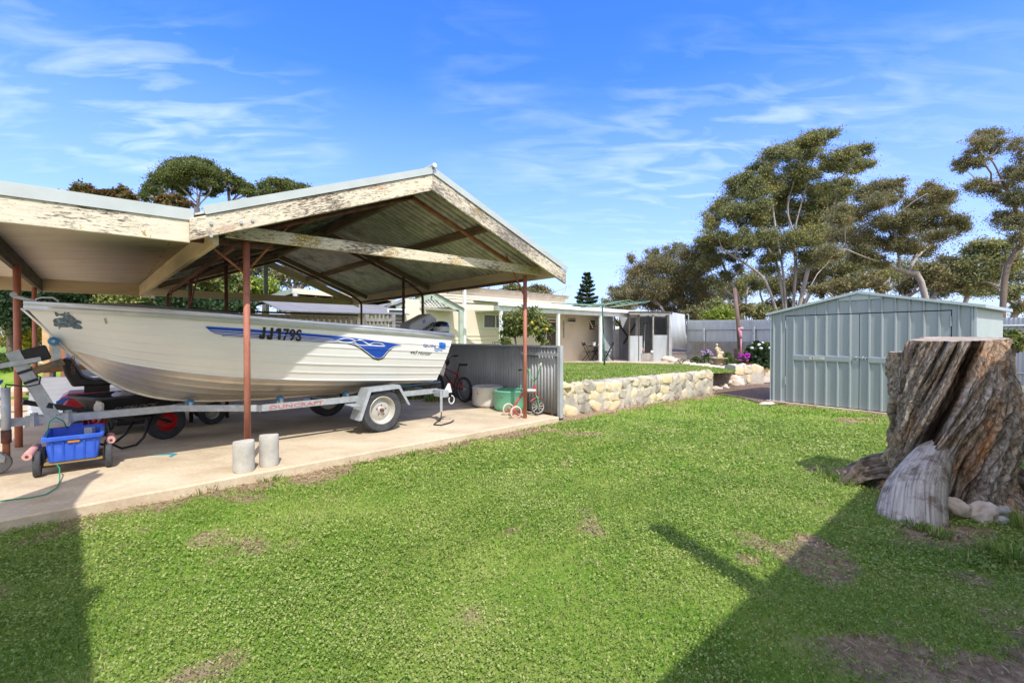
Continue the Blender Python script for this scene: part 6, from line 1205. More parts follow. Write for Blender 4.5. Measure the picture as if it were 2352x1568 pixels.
window(-9.9, -9.3, 1.3, 2.25, panes=1, fm='white'); window(.95, 1.55, 1.60, 2.16, panes=1, fm='cream')
aw = MB(); 
for (p, q) in (((.98, 2.12), (1.52, 2.12)), ((1.12, 1.70), (1.66, 1.70))): aw.tube([HP(p[0], WB_ - (.06 if p[1] > 2 else .30), p[1]), HP(q[0], WB_ - (.06 if p[1] > 2 else .30), q[1])], .03, 4)
for a in (.98, 1.52): aw.tube([HP(a, WB_ - .06, 2.12), HP(a + .0, WB_ - .30, 1.70)], .03, 4)
aw.build('awning_sash', M_['cream'], house)
beamobj('door', HP(-2.9 + 1.12, WB_ - .02, hz0 + .02), HP(-2.9 + 1.12, WB_ - .02, 2.06), .62, .04, mat('brown_screen_door', (.075, .05, .04), 9, rough=.7), house, up=D2)
for a in (-2.12, -1.44): beamobj('door_frame', HP(a, WB_ - .04, hz0), HP(a, WB_ - .04, 2.12), .05, .06, M_['white'], house, up=D2)
beamobj('door_frame', HP(-2.14, WB_ - .04, 2.10), HP(-1.42, WB_ - .04, 2.10), .06, .05, M_['white'], house)
MB().tube([HP(-.9, WB_ - .05, 2.0), HP(-.9, WB_ - .05, 1.2)], .012, 6).build('hanging_rain_chain', M_['greytimber'], house)
for k in range(9): MB().blob(HP(-.9, WB_ - .05, 2.0 - k * .09), (.03, .03, .035), k, .3, sub=1).build('rain_chain_cup', M_['greytimber'], house)
beamobj('meter_box', HP(-8.42, WB_ - .03, 2.0), HP(-8.30, WB_ - .03, 2.0), .05, .22, M_['white'], house)
lt = MB()
for k in range(16): q = HP(-6.1 + k * .12, WB_ - .2, 2.27 - .10 * math.sin(k / 15 * 3.14)); lt.blob(q, (.018, .018, .022), k, .1, sub=1)
lt.build('string_lights', M_['white'], house)
tag(MB().tube([W(1290, 679, 21.5), W(1300, 664, 21.5), W(1301, 655, 21.5)], .012, 6).tube([W(1256, 676, 21.5), W(1300, 661, 21.5)], .012, 6).tube([W(1305, 655, 21.5), W(1309, 664, 21.5), W(1312, 654, 21.5)], .012, 6).build('roof_antenna', M_['greytimber']), 'thin bare antenna on the right end of the house roof', 'antenna')
# corrugated screen and tank at the right end of the house
s0 = W(1390, 825, 22.2); s1 = W(1411, 825, 23.6)
sc = thing('iron_screen', Vector((s0.x, s0.y, .1)), 'corrugated iron screen between the house wall and the water tank', 'screen')
corr(Vector((s0.x - .1, s0.y, .1)), (s1 - s0) * Vector((1, 1, 0)), ((s1 - s0) * Vector((1, 1, 0))).length + .1, UP, 2.25, .076, .010).build('screen_sheet', M_['iron'], sc, smooth=True)
beamobj('screen_post', Vector((s1.x, s1.y, .1)), Vector((s1.x, s1.y, 2.35)), .07, .07, M_['white'], sc, up=D1)
tc_ = W(1432, 825, 25.6); tk = MB(); pr = [(.0, 1.78), (.5, 1.74), (.92, 1.60)]; z = 1.6
while z > .15: pr += [(.97, z - .03), (.97, z - .27), (.93, z - .30)]; z -= .30
pr += [(.95, .02)]
tag(tk.lathe(pr, c=(tc_.x, tc_.y, .10), n=40).build('water_tank', M_['cream'], auto=40), 'round cream ribbed water tank right of the house', 'water tank')
# patio furniture
def fchair(x, y, rz, lb):
    M = Matrix.Translation((x, y, .10)) @ Matrix.Rotation(rz, 4, 'Z'); t_ = thing('folding_chair', (x, y, .10), lb, 'chair', 'black folding chairs on the patio', rz)
    def bx(p, q, r=.016, nm='leg'): MB().tube([M @ Vector(p), M @ Vector(q)], r, 6).build(nm, M_['blackmetal'], t_)
    for s in (-.2, .2): bx((.22, s, 0), (-.24, s, .92)); bx((-.22, s, 0), (.16, s, .48))
    MB().box(M @ Vector((0, 0, .46)), (.40, .40, .025), M.to_3x3().to_4x4()).build('seat', M_['blackmetal'], t_); beamobj('backrest', M @ Vector((-.22, -.2, .82)), M @ Vector((-.22, .2, .82)), .02, .12, M_['blackmetal'], t_); bx((.22, -.2, .04), (.22, .2, .04), .012, 'foot_bar')
q = W(1350, 826, 22.0); fchair(q.x, q.y, R(10), 'black folding chair on the left of the patio table')
q = W(1376, 824, 22.7); fchair(q.x - .12, q.y + .5, R(190), 'black folding chair behind the patio table')
q = W(1398, 826, 22.3); fchair(q.x, q.y, R(172), 'black folding chair on the right of the clothesline pole')
q = W(1367, 826, 22.2); pt = thing('patio_table', (q.x, q.y, .1), 'small dark bistro table on the patio beside the folding chairs', 'table')
MB().lathe([(0, .70), (.36, .70), (.37, .72), (.36, .74), (0, .74)], c=(q.x, q.y, .1), n=24).build('tabletop', M_['timberdark'], pt)
for k in range(3):
    a = k * 2.09 + .4; MB().tube([(q.x + .05 * math.cos(a), q.y + .05 * math.sin(a), .80), (q.x + .06 * math.cos(a), q.y + .06 * math.sin(a), .40), (q.x + .28 * math.cos(a), q.y + .28 * math.sin(a), .10)], .014, 6).build('leg', M_['blackmetal'], pt, smooth=True)
pot = tag(MB().lathe([(0, 0), (.07, 0), (.09, .18), (.075, .18), (.07, .12), (0, .12)], c=(q.x - .06, q.y, .84), n=16).build('plant_pot', M_['white']), 'white plant pot on the patio table', 'plant pot')
tag(MB().lathe([(0, 0), (.05, 0), (.06, .12), (.05, .12), (0, .03)], c=(q.x + .18, q.y - .05, .84), n=16).build('white_cup', M_['white']), 'small white cup beside the plant pot on the patio table', 'cup')
# ================================================================== OPEN IRON SHED
is0 = W(1444, 826, 21.9); is1 = W(1536, 826, 22.4); is0.z = is1.z = .1; idr = (is1 - is0).normalized(); ib = Vector((-idr.y, idr.x, 0)); IL = (is1 - is0).length
def IP(a, b, z): return is0 + idr * a + ib * b + UP * (z - .1)
ish = thing('iron_lean_to', IP(IL / 2, 1, .1), 'open-fronted corrugated iron tool shed between the water tank and the back fence', 'shed')
e0 = (W(1468, 826, 22) - is0).dot(idr); d0 = (W(1517, 826, 22) - is0).dot(idr)
corr(IP(0, 0, .1), idr, e0 - .0 + .18, UP, 1.22, .076, .010).build('front_panel', M_['iron'], ish, smooth=True, M=Matrix.Identity(4)); corr(IP(IL - .85, 0, .1), idr, .85, UP, 1.26, .076, .010).build('front_panel', M_['iron'], ish, smooth=True, M=Matrix.Identity(4))
corr(IP(.62, 2.25, .1), idr, IL + 1.0, UP, 2.45, .076, .010).build('back_wall', M_['irondark'], ish, smooth=True, M=Matrix.Identity(4)); corr(IP(0, 0, .1), Vector((.27, .963, 0)), 2.3, UP, 2.35, .076, .010).build('left_wall', M_['irondark'], ish, smooth=True, M=Matrix.Identity(4))
corr(IP(IL, .0, .1), ib + idr * .55, 2.6, UP, 2.38, .076, .009).build('right_wall', M_['iron'], ish, smooth=True, M=Matrix.Identity(4)); corr(IP(IL, 2.2, 1.0), -ib, 0.4, UP, 1.4, .076, .010).build('right_wall_edge', M_['irondark'], ish, M=Matrix.Identity(4))
fl = W(1536, 719, 22.4); M4 = [W(1538, 716, 22.3), W(1573, 722, 23.6), W(1577, 800, 23.2), W(1545, 800, 21.9)]
rows = []
for j in range(2):
    rows.append([])
    for i in range(73):
        u = i / 72; tp_ = M4[0].lerp(M4[1], u) if j == 0 else M4[3].lerp(M4[2], u); rows[-1].append(tp_ + (ib * -1) * .010 * math.sin(i * 2 * math.pi / 6))
MB().grid(rows).build('hinged_flap', M_['iron'], ish, smooth=True, M=Matrix.Identity(4), solid=.003)
corr(IP(-.1, -.15, 2.50), idr, IL + .25, Vector((.27, .963, .02)), 2.6, .076, .010).build('roof', M_['iron'], ish, smooth=True, M=Matrix.Identity(4), solid=.003)
beamobj('front_beam', IP(0, -.05, 2.40), IP(IL, -.05, 2.40), .05, .12, M_['greytimber'], ish)
for a in (0.03, e0, IL - .85, IL - .03): beamobj('frame_post', IP(a, .03, .1), IP(a, .03, 2.4), .07, .07, M_['timberdark'] if a < 1 else M_['greytimber'], ish, up=idr)
beamobj('diagonal_brace', IP(.3, 2.2, 2.3), IP(1.5, 2.2, .8), .05, .07, M_['timberdark'], ish); beamobj('diagonal_brace', IP(IL - .4, 2.2, 2.3), IP(IL - 1.3, 2.2, .9), .05, .07, M_['timberdark'], ish); beamobj('step_board', IP(e0 + .1, .0, .30), IP(IL - .85, .0, .30), .05, .36, M_['greytimber'], ish)
rk = thing('garden_rake', IP(1.35, .6, .5), 'long-handled garden rake leaning inside the iron shed', 'rake')
MB().tube([IP(e0 + .55, .5, .5), IP(e0 + .85, .9, 1.95)], .018, 6).build('handle', M_['flash'], rk); beamobj('rake_head', IP(e0 + .70, .9, 1.95), IP(e0 + 1.0, .9, 1.95), .03, .04, M_['rustpipe'], rk)
bb = MB().lathe([(0, 0), (.16, 0), (.19, .3), (.17, .3), (.15, .05), (0, .05)], c=IP(e0 + .35, .8, .5), n=18)
tag(bb.build('blue_bucket', flat('flag_blue', (.02, .16, .62))), 'blue bucket on the floor of the iron shed', 'bucket')
tag(MB().blob(IP(e0 + .55, .7, .62), (.16, .12, .14), 5, .3).build('orange_pot', flat('orange_pot', (.6, .2, .05)), smooth=True), 'orange plastic pot beside the blue bucket in the iron shed', 'pot')
tag(MB().blob(IP(IL - .95, -.05, .55), (.07, .07, .07), 6, .1).build('white_float', M_['white'], smooth=True), 'round white float on the step of the iron shed', 'float')
# ================================================================== BACK FENCE
fa = Vector((9.06, 23.6, 0)); fb = Vector((14.6, 8.6, 0)); fd = (fb - fa).normalized(); FL = (fb - fa).length
bfn = thing('back_fence', fa + fd * 5, 'tall corrugated iron back fence behind the flower bed and garden shed', 'fence')
mb = MB(); rows = [[], []]; n = int(FL / .09 * 6)
for i in range(n + 1):
    s = FL * i / n; q = fa + fd * s; o = Vector((-fd.y, fd.x, 0)) * (.012 * math.sin(2 * math.pi * i / 6)); rows[0].append(q + o + UP * .0); rows[1].append(q + o + UP * (2.13 - s * .028))
mb.grid(rows).build('fence_sheets', M_['iron'], bfn, smooth=True, M=Matrix.Identity(4))
fn = Vector((fd.y, -fd.x, 0)); fn = fn if fn.dot(-fa) > 0 else -fn
MB().tube([fa + fn * .05 + UP * 1.63, fb + fn * .05 + UP * 1.55], .028, 8).build('top_rail', M_['zinc'], bfn, smooth=True); MB().tube([fa + fn * .05 + UP * .42, fb + fn * .05 + UP * .30], .024, 8).build('bottom_rail', M_['zinc'], bfn, smooth=True)
for s in (1.3, 4.2, 7.1, 10, 13): beamobj('fence_post', fa + fd * s + fn * .09, fa + fd * s + fn * .09 + UP * 1.72, .09, .09, M_['zinc'], bfn, up=fd)
tag(MB().tube([W(1577, 722, 23.4), W(1581, 722, 23.4), W(1582, 757, 23.2)], .03, 8).build('downpipe', M_['zinc'], smooth=True), 'grey downpipe between the iron shed and the back fence', 'pipe')
tr2 = thing('lattice_trellis', fa + fd * 3 + fn * .25, 'brown timber lattice trellis along the foot of the back fence', 'trellis')
mb = MB(); Lt = 8.5
for i in range(int(Lt / .11) + 6):
    for sgn in (-1, 1):
        a0_ = i * .11 - (0 if sgn > 0 else -.62); p0 = [a0_, .42]; p1 = [a0_ + sgn * .62, 1.04]
        c0, c1 = max(0, min(Lt, p0[0])), max(0, min(Lt, p1[0]))
        if abs(c1 - c0) < .05: continue
        z0_ = .42 + .62 * abs(c0 - p0[0]) / .62; z1_ = 1.04 - .62 * abs(c1 - p1[0]) / .62
        mb.beam(fa + fd * (c0 + .4) + fn * (.22 + .01 * sgn) + UP * z0_, fa + fd * (c1 + .4) + fn * (.22 + .01 * sgn) + UP * z1_, .03, .008, up=fn)
mb.build('lattice', M_['greytimber'], tr2)
for z in (.42, 1.04): beamobj('lattice_rail', fa + fd * .4 + fn * .22 + UP * z, fa + fd * (Lt + .4) + fn * .22 + UP * z, .04, .04, M_['greytimber'], tr2)
# ================================================================== FOUNTAIN, BARREL, POLE, STAKE
fp = GT(1650, 838); ft = thing('garden_fountain', fp, 'cream concrete garden fountain with a statue in the flower bed', 'fountain'); cs = mat('cream_cast_stone', [(.3, (.46, .38, .24)), (.7, (.66, .57, .40))], 9, rough=.9, bump=.4)
bowl = []
for (r_, z) in ((.16, 0), (.20, .05), (.16, .12), (.22, .17), (.34, .26), (.36, .29), (.33, .29), (.26, .25), (0, .24)): bowl.append((r_, z))
mb = MB().lathe(bowl, c=fp, n=40)
for v in mb.v:
    rr = math.hypot(v.x - fp.x, v.y - fp.y)
    if rr > .3: a = math.atan2(v.y - fp.y, v.x - fp.x); k = 1 + .05 * math.cos(a * 8); v.x = fp.x + (v.x - fp.x) * k; v.y = fp.y + (v.y - fp.y) * k
mb.build('shell_bowl', cs, ft, smooth=True)
def FP(x, z, y=0): return fp + Vector((x, y, z))
MB().tube([FP(.05, .24), FP(.06, .34), FP(.05, .44), FP(.0, .50), FP(-.04, .58), FP(-.06, .66), FP(-.05, .72)], [.12, .10, .085, .075, .065, .05, .03], 12).build('statue_body', cs, ft, smooth=True)
MB().blob(FP(-.06, .78), (.045, .045, .055), 3, .08).build('statue_head', cs, ft, smooth=True)
MB().tube([FP(-.05, .68), FP(-.12, .64), FP(-.10, .56)], [.028, .022, .018], 8).build('statue_arm', cs, ft, smooth=True); MB().tube([FP(.0, .66), FP(.06, .62), FP(.10, .54)], [.028, .022, .03], 8).build('statue_arm', cs, ft, smooth=True)
MB().lathe([(.07, 0), (.10, .06), (.09, .13), (.075, .12), (0, .08)], c=FP(.10, .40), n=14).build('statue_urn', cs, ft, smooth=True); MB().tube([FP(.0, .40, -.05), FP(-.06, .32, -.10), FP(-.03, .25, -.13)], [.05, .04, .03], 10).build('statue_leg', cs, ft, smooth=True)
bp_ = GT(1705, 832); bp_ = tp(9.25, 18.2)
brl = tag(MB().lathe([(0, 0), (.24, 0), (.33, .30), (.34, .62), (.31, .62), (.30, .52), (0, .50)], c=bp_, n=24).build('half_barrel', mat('dark_barrel_staves', [(.3, (.08, .05, .04)), (.7, (.20, .13, .10))], 4, (6, 6, .5), rough=.8)), 'dark timber half barrel planter in front of the back fence', 'barrel')
for z in (.16, .44): MB().lathe([(.29 + .1 * z, z), (.292 + .1 * z, z + .05)], c=bp_, n=24).build('hoop', M_['irondark'], brl)
tag(MB().tube([bp_ + Vector((-.12, 0, .5)), bp_ + Vector((-.20, 0, 1.6)), bp_ + Vector((-.36, .0, 3.05))], [.085, .08, .065], 10).build('timber_pole', mat('smooth_brown_pole', [(.3, (.10, .06, .05)), (.7, (.24, .16, .13))], 4, (3, 3, .5)), smooth=True), 'tall leaning brown pole rising from the half barrel', 'pole')
tag(MB().tube([W(1702, 822, 17.3), W(1702, 775, 17.3)], .022, 8).tube([W(1702, 776, 17.3), W(1701, 770, 17.3), W(1700, 762, 17.3), W(1696, 754, 17.3), W(1706, 754, 17.3)], [.05, .055, .06, .03, .06], 8).build('pink_stake', mat('pink_painted_metal', (.62, .28, .34), 8), smooth=True), 'pink painted metal stake in front of the dark pole', 'garden stake')
# barbecue behind the fence
q = W(1140, 797, 13); bq = thing('kettle_barbecue', Vector((q.x, q.y, .3)), 'red kettle barbecue lid showing above the corrugated fence', 'barbecue')
MB().lathe([(.26, 0), (.25, .05), (.18, .11), (.05, .14), (0, .14)], c=(q.x, q.y, .93), n=24).build('lid', mat('glossy_red_enamel', (.5, .02, .02), 6, rough=.25, coat=.5), bq, smooth=True); MB().lathe([(0, -.2), (.18, -.15), (.26, 0)], c=(q.x, q.y, .93), n=24).build('bowl', M_['blackmetal'], bq, smooth=True)
MB().tube([(q.x - .05, q.y, 1.06), (q.x - .05, q.y, 1.12), (q.x + .05, q.y, 1.12), (q.x + .05, q.y, 1.06)], .012, 6).build('lid_handle', M_['blackmetal'], bq)
for k in range(3): a = k * 2.09; MB().tube([(q.x + .15 * math.cos(a), q.y + .15 * math.sin(a), .80), (q.x + .28 * math.cos(a), q.y + .28 * math.sin(a), terr(q.y) - .01)], .012, 6).build('leg', M_['zinc'], bq)
# ================================================================== GAZEBO WITH LATTICE GABLE, PERGOLA, GREY ROOFED HOUSE
gz = thing('garden_gazebo', W(990, 800, 16.5), 'weathered green-grey gazebo frame with white lattice gable', 'gazebo')
g0, g1, ga = W(918, 704, 16.5), W(1058, 712, 16.5), W(992, 678, 16.5); gd = Vector((0, 1, 0)) * 2.2 + Vector((-1.2, 0, 0))
for off in (Vector((0, 0, 0)), gd):
    for e in (g0, g1): beamobj('post', Vector((e.x, e.y, .2)) + off, e + off, .13, .13, M_['greentimber'], gz, up=D1, bevel=.006)
    beamobj('rafter', g0 + off - Vector((.12, 0, .05)), ga + off, .05, .20, M_['greentimber'], gz); beamobj('rafter', ga + off, g1 + off + Vector((.12, 0, -.05)), .05, .20, M_['greentimber'], gz)
beamobj('tie', g0 - UP * .03, g1 - UP * .03, .05, .06, M_['greytimber'], gz)
mb = MB(); nL = 18
for i in range(nL + 1):
    f_ = i / nL; b_ = g0.lerp(g1, f_)
    for sg in (-1, 1):
        hgt = (ga.z - g0.z); wd = (g1.x - g0.x); x0 = b_.x; 
        # run at 45 degrees until the rafter
        def rz_(x): return g0.z + hgt * (1 - abs(x - ga.x) / ((ga.x - g0.x) if x < ga.x else (g1.x - ga.x)))
        x = x0; z = g0.z
        while g0.x + .08 < x + sg * .03 < g1.x - .08 and z + .03 < rz_(x + sg * .03) - .08: x += sg * .03; z += .03
        if z - g0.z > .08: mb.beam((x0, b_.y + .02 * sg, g0.z - .02), (x, b_.y + .02 * sg, z), .025, .008, up=(0, -1, 0))
mb.build('lattice', M_['white'], gz)
gr_ = [g0 - Vector((.15, .1, .0)), ga + Vector((0, -.1, .12)), g1 + Vector((.15, -.1, .0))]
for a_, c_ in ((0, 1), (1, 2)): MB().add([gr_[a_] + UP * .06, gr_[c_] + UP * .06, gr_[c_] + gd + UP * .06, gr_[a_] + gd + UP * .06], [(0, 1, 2, 3)]).build('roof', M_['greytimber'], gz, solid=.02)
pg = thing('flat_pergola', W(760, 800, 17), 'flat-roofed pergola with cream fascia and pale posts seen under the carport roof', 'pergola')
p0, p1 = W(672, 668, 15.5), W(905, 686, 18.0); pd = Vector((-3.2, 3.0, 0))
beamobj('fascia', p0, p1, .05, .17, M_['cream'], pg); beamobj('side_fascia', p0, p0 + pd - UP * .2, .05, .17, M_['greentimber'], pg); MB().add([p0 + UP * .08, p1 + UP * .08, p1 + pd + UP * .08, p0 + pd - UP * .1], [(0, 1, 2, 3)]).build('roof', M_['greyroof'], pg, solid=.03)
for f_ in (.02, .5, .98):
    for off in (Vector((0, 0, 0)), pd * .6, pd * .95): e = p0.lerp(p1, f_) + off; beamobj('post', Vector((e.x, e.y, .1)), e, .12, .12, M_['flash'], pg, up=D1)
for k in range(7): e = p0.lerp(p1, k / 6.5 + .05); beamobj('rafter', e - UP * .1, e + pd - UP * .25, .05, .12, M_['timberdark'], pg)
nb = thing('grey_roofed_outbuilding', W(800, 790, 24), 'low outbuilding with a grey weathered hip roof behind the pergola', 'outbuilding')
q0, q1, q2, q3 = W(668, 718, 20), W(915, 712, 24), W(905, 690, 26), W(745, 691, 25)
MB().add([q0, q1, q2, q3], [(0, 1, 2, 3)]).build('roof', M_['greyroof'], nb, solid=.04); clad(q0 - UP * (q0.z - .1) + Vector((.5, .5, 0)), q1 - UP * (q1.z - .1) + Vector((-.3, .4, 0)), .1, q0.z - .02, .15, par=nb)
gt = thing('timber_gate', W(880, 790, 14), 'grey weathered timber gate with scrolled top behind the boat', 'gate'); 
for k in range(7): beamobj('paling', W(845 + k * 9, 800, 13.5), W(845 + k * 9, 728 - 6 * math.sin(k / 6 * 3.14), 13.5), .05, .02, M_['greytimber'], gt, up=(0, 1, 0))
beamobj('gate_rail', W(842, 735, 13.45), W(903, 735, 13.45), .03, .08, M_['greytimber'], gt); beamobj('gate_post', W(842, 830, 13.5) * Vector((1, 1, 0)) + UP * .1, W(842, 722, 13.5), .1, .1, M_['greytimber'], gt, up=D1); beamobj('gate_post', W(903, 830, 13.5) * Vector((1, 1, 0)) + UP * .1, W(903, 722, 13.5), .1, .1, M_['greytimber'], gt, up=D1)
# left side: rock terraces
rn = random.Random(5)
for (D_, z_, sz_, lbl, grp) in ((9.9, .05, .26, 'pale limestone boulder in the lower row of the rock terrace at the left', 'lower row of boulders at the left'), (12.3, .55, .22, 'pale limestone boulder in the upper row of the rock terrace at the left', 'upper row of boulders at the left')):
    x = -15.5 if D_ < 11 else -17.5; i = 0
    while x < (-7.6 if D_ < 11 else -9.6):
        s = sz_ * rn.uniform(.6, 1.2); tag(MB().blob((x, D_ + rn.uniform(-.2, .2), z_ + s * .25), (s, s * .8, s * .62), i + int(D_ * 10), .25, 1.5).build('boulder', M_['rock'], smooth=True), lbl, 'boulder', grp); x += s * 1.45; i += 1
wf = thing('wire_fence', (-14, 13, .7), 'wire mesh fence with thin posts on the grassy bank at the left', 'fence')
mb = MB()
for k in range(60): x = -20 + k * .2; mb.beam((x, 13, .62), (x + .55, 13, 1.17), .006, .006); mb.beam((x + .55, 13, .62), (x, 13, 1.17), .006, .006)
mb.build('wire_mesh', M_['irondark'], wf); MB().tube([(-20, 13, 1.2), (-8, 13, 1.2)], .012, 6).build('top_wire', M_['rustpipe'], wf)
for x in (-19, -16, -13, -10): MB().tube([(x, 13.02, .5), (x, 13.02, 1.25)], .022, 6).build('stake', M_['rustpipe'], wf)
# ================================================================== BUILDINGS BEHIND THE CAMERA (they throw the foreground shade)
hb = thing('rear_wing', (2.6, -2, ZL), 'cream house wing with an overhanging roof behind the viewpoint', 'house')
RZ = 2.6; R0 = Vector((.11, -1.21, RZ)); RA = R0 + D1 * 7.5
def rslab(pts, name, m): MB().add([Vector(p) for p in pts] + [Vector(p) + UP * .09 for p in pts], [tuple(range(len(pts) - 1, -1, -1)), tuple(range(len(pts), 2 * len(pts)))] + [(i, (i + 1) % len(pts), len(pts) + (i + 1) % len(pts), len(pts) + i) for i in range(len(pts))]).build(name, M_[m], hb)
rslab([R0, RA, RA - D2 * 5, R0 - D2 * 5], 'roof', 'iron')
TT = Vector((-3.28, 2.50, RZ)); rslab([R0, R0 - D2 * 5, Vector((-4.5, -3.5, RZ)), Vector((-3.24, 1.2, RZ)), TT, Vector((-2.66, 1.60, RZ))], 'roof', 'iron')
clad(R0 - UP * RZ + D1 * .4 - D2 * .5, RA - UP * RZ - D2 * .5, ZL, RZ, .15, par=hb); 
MB().tube([(2.02, .61, RZ - .6), (2.02, .61, 3.62)], .085, 18).tube([(2.02, .61, 3.62), (2.02, .61, 3.68)], [.10, .05], 18).build('flue_pipe', M_['zinc'], hb, smooth=True)
for q in (TT - D2 * .15, TT - D2 * 2.6, RA - D2 * .2 - D1 * .2): 
    if q.y < 2.6: beamobj('roof_post', Vector((q.x, q.y, ZL)), Vector((q.x, q.y, RZ)), .09, .09, M_['white'], hb, up=D1)
# ================================================================== TREES AND SHRUBS
def leaves(centers, radii, n, size, sub=9, sig=.30, droop=.0, up=.25, aspect=.42, seed=0):
    rg = np.random.default_rng(seed); C_ = []; wts = np.array([r[0] * r[1] + r[0] * r[2] for r in radii]); wts = wts / wts.sum(); P = []; subs = []
    for c, r, w in zip(centers, radii, wts):
        k = max(3, int(sub)); d = rg.normal(size=(k, 3)); d /= np.linalg.norm(d, axis=1)[:, None]; d *= rg.uniform(.45, 1.05, (k, 1)); d[:, 2] += up * .6
        sc = np.array(c)[None] + d * np.array(r)[None] * .78; subs.append(sc); m = int(n * w); i = rg.integers(0, k, m); ss = rg.uniform(.7, 1.3, k)[i][:, None]
        P.append(sc[i] + rg.normal(size=(m, 3)) * np.array(r)[None] * sig * ss * (.62 + np.minimum(rg.exponential(.36, (m, 1)), .75)) * np.array([1, 1, .85]))
    P = np.concatenate(P); m = len(P); a = rg.normal(size=(m, 3)); a[:, 2] -= droop * 1.5; a /= np.linalg.norm(a, axis=1)[:, None]; b = np.cross(a, rg.normal(size=(m, 3))); b /= np.linalg.norm(b, axis=1)[:, None] + 1e-9
    s = size * rg.uniform(.55, 1.35, (m, 1)); a *= s; b *= s * aspect
    V = np.empty((m, 4, 3), np.float32); V[:, 0] = P - a * .5; V[:, 1] = P + b * .5; V[:, 2] = P + a * .5; V[:, 3] = P - b * .5
    return V.reshape(-1, 3), np.arange(m * 4).reshape(-1, 4), subs
def skeleton(bases, centers, subs, r0, seed=0, bend=.18, twigs=True, stems=None):
    rd = random.Random(seed); nodes = []          # pos, parent, weight
    for bpt in bases: nodes.append([Vector(bpt), -1, 0])
    plen = [0.0] * len(nodes); stemtips = []
    for st in (stems or []):
        k = min(range(len(nodes)), key=lambda q: (nodes[q][0] - st[0]).length); last = k if (nodes[k][0] - st[0]).length < 3.0 else 0
        pp = [Vector(p) for p in st]
        for i in range(len(pp) - 1):
            for j in range(3):
                t = j / 3; p0, p1, p2, p3 = pp[max(i - 1, 0)], pp[i], pp[i + 1], pp[min(i + 2, len(pp) - 1)]
                q = .5 * ((2 * p1) + (p2 - p0) * t + (2 * p0 - 5 * p1 + 4 * p2 - p3) * t * t + (3 * p1 - p0 - 3 * p2 + p3) * t**3)
                if i == 0 and j == 0 and last > 0: continue
                nodes.append([q, last, 0]); plen.append(plen[last] + (q - nodes[last][0]).length); last = len(nodes) - 1
        nodes.append([pp[-1], last, 0]); plen.append(plen[last] + 1); stemtips.append(len(nodes) - 1)
    order = sorted(range(len(centers)), key=lambda i: (Vector(centers[i]) - nodes[0][0]).length)
    ends = []
    for i in order:
        c = Vector(centers[i]); best = None
        for k, nd in enumerate(nodes):
            d = (c - nd[0]).length; pen = max(0, nd[0].z - c.z + .30 * d) * 2.2 + (.42 if not stems else .12) * plen[k]
            if best is None or d + pen < best[0]: best = (d + pen, k)
        k = best[1]; p = nodes[k][0]; L = (c - p).length; m = max(3, int(L / (.12 * L + .45))); side = Vector((rd.uniform(-1, 1), rd.uniform(-1, 1), rd.uniform(.1, .9))) * L * bend; last = k
        for j in range(1, m + 1):
            u = j / m; q = p.lerp(c, u) + side * math.sin(math.pi * u) + Vector([rd.uniform(-1, 1) for _ in range(3)]) * L * .03 * (1 if j < m else 0); nodes.append([q, last, 0]); plen.append(plen[last] + (q - nodes[last][0]).length); last = len(nodes) - 1
        ends.append((last, i))
    for e in stemtips: ends.append((e, -1))
    for e, i in ends:
        k = e
        while k >= 0: nodes[k][2] += 1; k = nodes[k][1]
    tot = max(n[2] for n in nodes); mb = MB()
    rad = lambda k: max(.012, r0 * (nodes[k][2] / tot)**.62) if nodes[k][2] else .01
    done = set()
    for e, i in ends:
        path = [e]; k = nodes[e][1]
        while k >= 0:
            path.append(k)
            if k in done: break
            k = nodes[k][1]
        for k in path: done.add(k)
        path = path[::-1]; rs = [rad(k) for k in path]; 
        if len(path) > 1 and nodes[path[0]][1] >= 0: rs[0] = min(rs[0], rs[1] * 1.25)
        if nodes[path[0]][1] < 0: rs[0] *= 1.35
        mb.tube([nodes[k][0] for k in path], rs, 9 if r0 > .15 else 7)
        if twigs and i >= 0:
            for sc in subs[i]:
                q = Vector([float(x) for x in sc]); p = nodes[path[-1]][0] if rd.random() < .6 else nodes[path[max(0, len(path) - 2)]][0]; m_ = (p + q) / 2 + Vector((rd.uniform(-.1, .1), rd.uniform(-.1, .1), -.05)) * (q - p).length; rr = max(.008, min(rs[-1] * .6, .05)); mb.tube([p, m_, q], [rr, rr * .7, rr * .35], 5)
    return mb
def tree(name, label, cat, bases, clumps, D, depth, lm, bm_, n, size, r0, group=None, sub=9, sig=.28, seed=1, droop=.2, asp=.42, zdepth=None, twigs=True, up=.25, bend=.18, fat=1.25, stems=None):
    rd = random.Random(seed); cs, rs = [], []
    for cl_ in clumps:
        x, y, rx, ry = cl_[:4]; dd = D + (cl_[4] if len(cl_) > 4 else rd.uniform(-1, 1) * depth); c = W(x, y, dd); k = dd / FPX; cs.append(tuple(c)); rs.append((rx * k * fat, (rx * .6 + ry * .4) * k * fat, max(ry, .62 * rx) * k * fat))
    V, F, subs = leaves(cs, rs, n, size, sub, sig, droop, up, asp, seed)
    root_ = thing(name, bases[0], label, cat, group)
    stm = [[(Vector(bases[0]) if (j == 0 and p[2] > 0) else W(p[0], p[1], D + (p[3] if len(p) > 3 else 0) + 1.4 * math.sin(k * 2.1) * j / max(1, len(l) - 1))) for j, p in enumerate(l)] for k, l in enumerate(stems)] if stems else None
    skeleton(bases, cs, subs, r0, seed, bend, twigs, stm).build('trunk', M_[bm_], root_, smooth=True)
    npmesh('crown', V, F, M_[lm], root_); return root_
def Z2(l, s=1.0): return [(1395.5 + .3 * c[0], 282 + .3 * c[1], .3 * c[2] * s, .3 * c[3] * s) + tuple(c[4:]) for c in l]
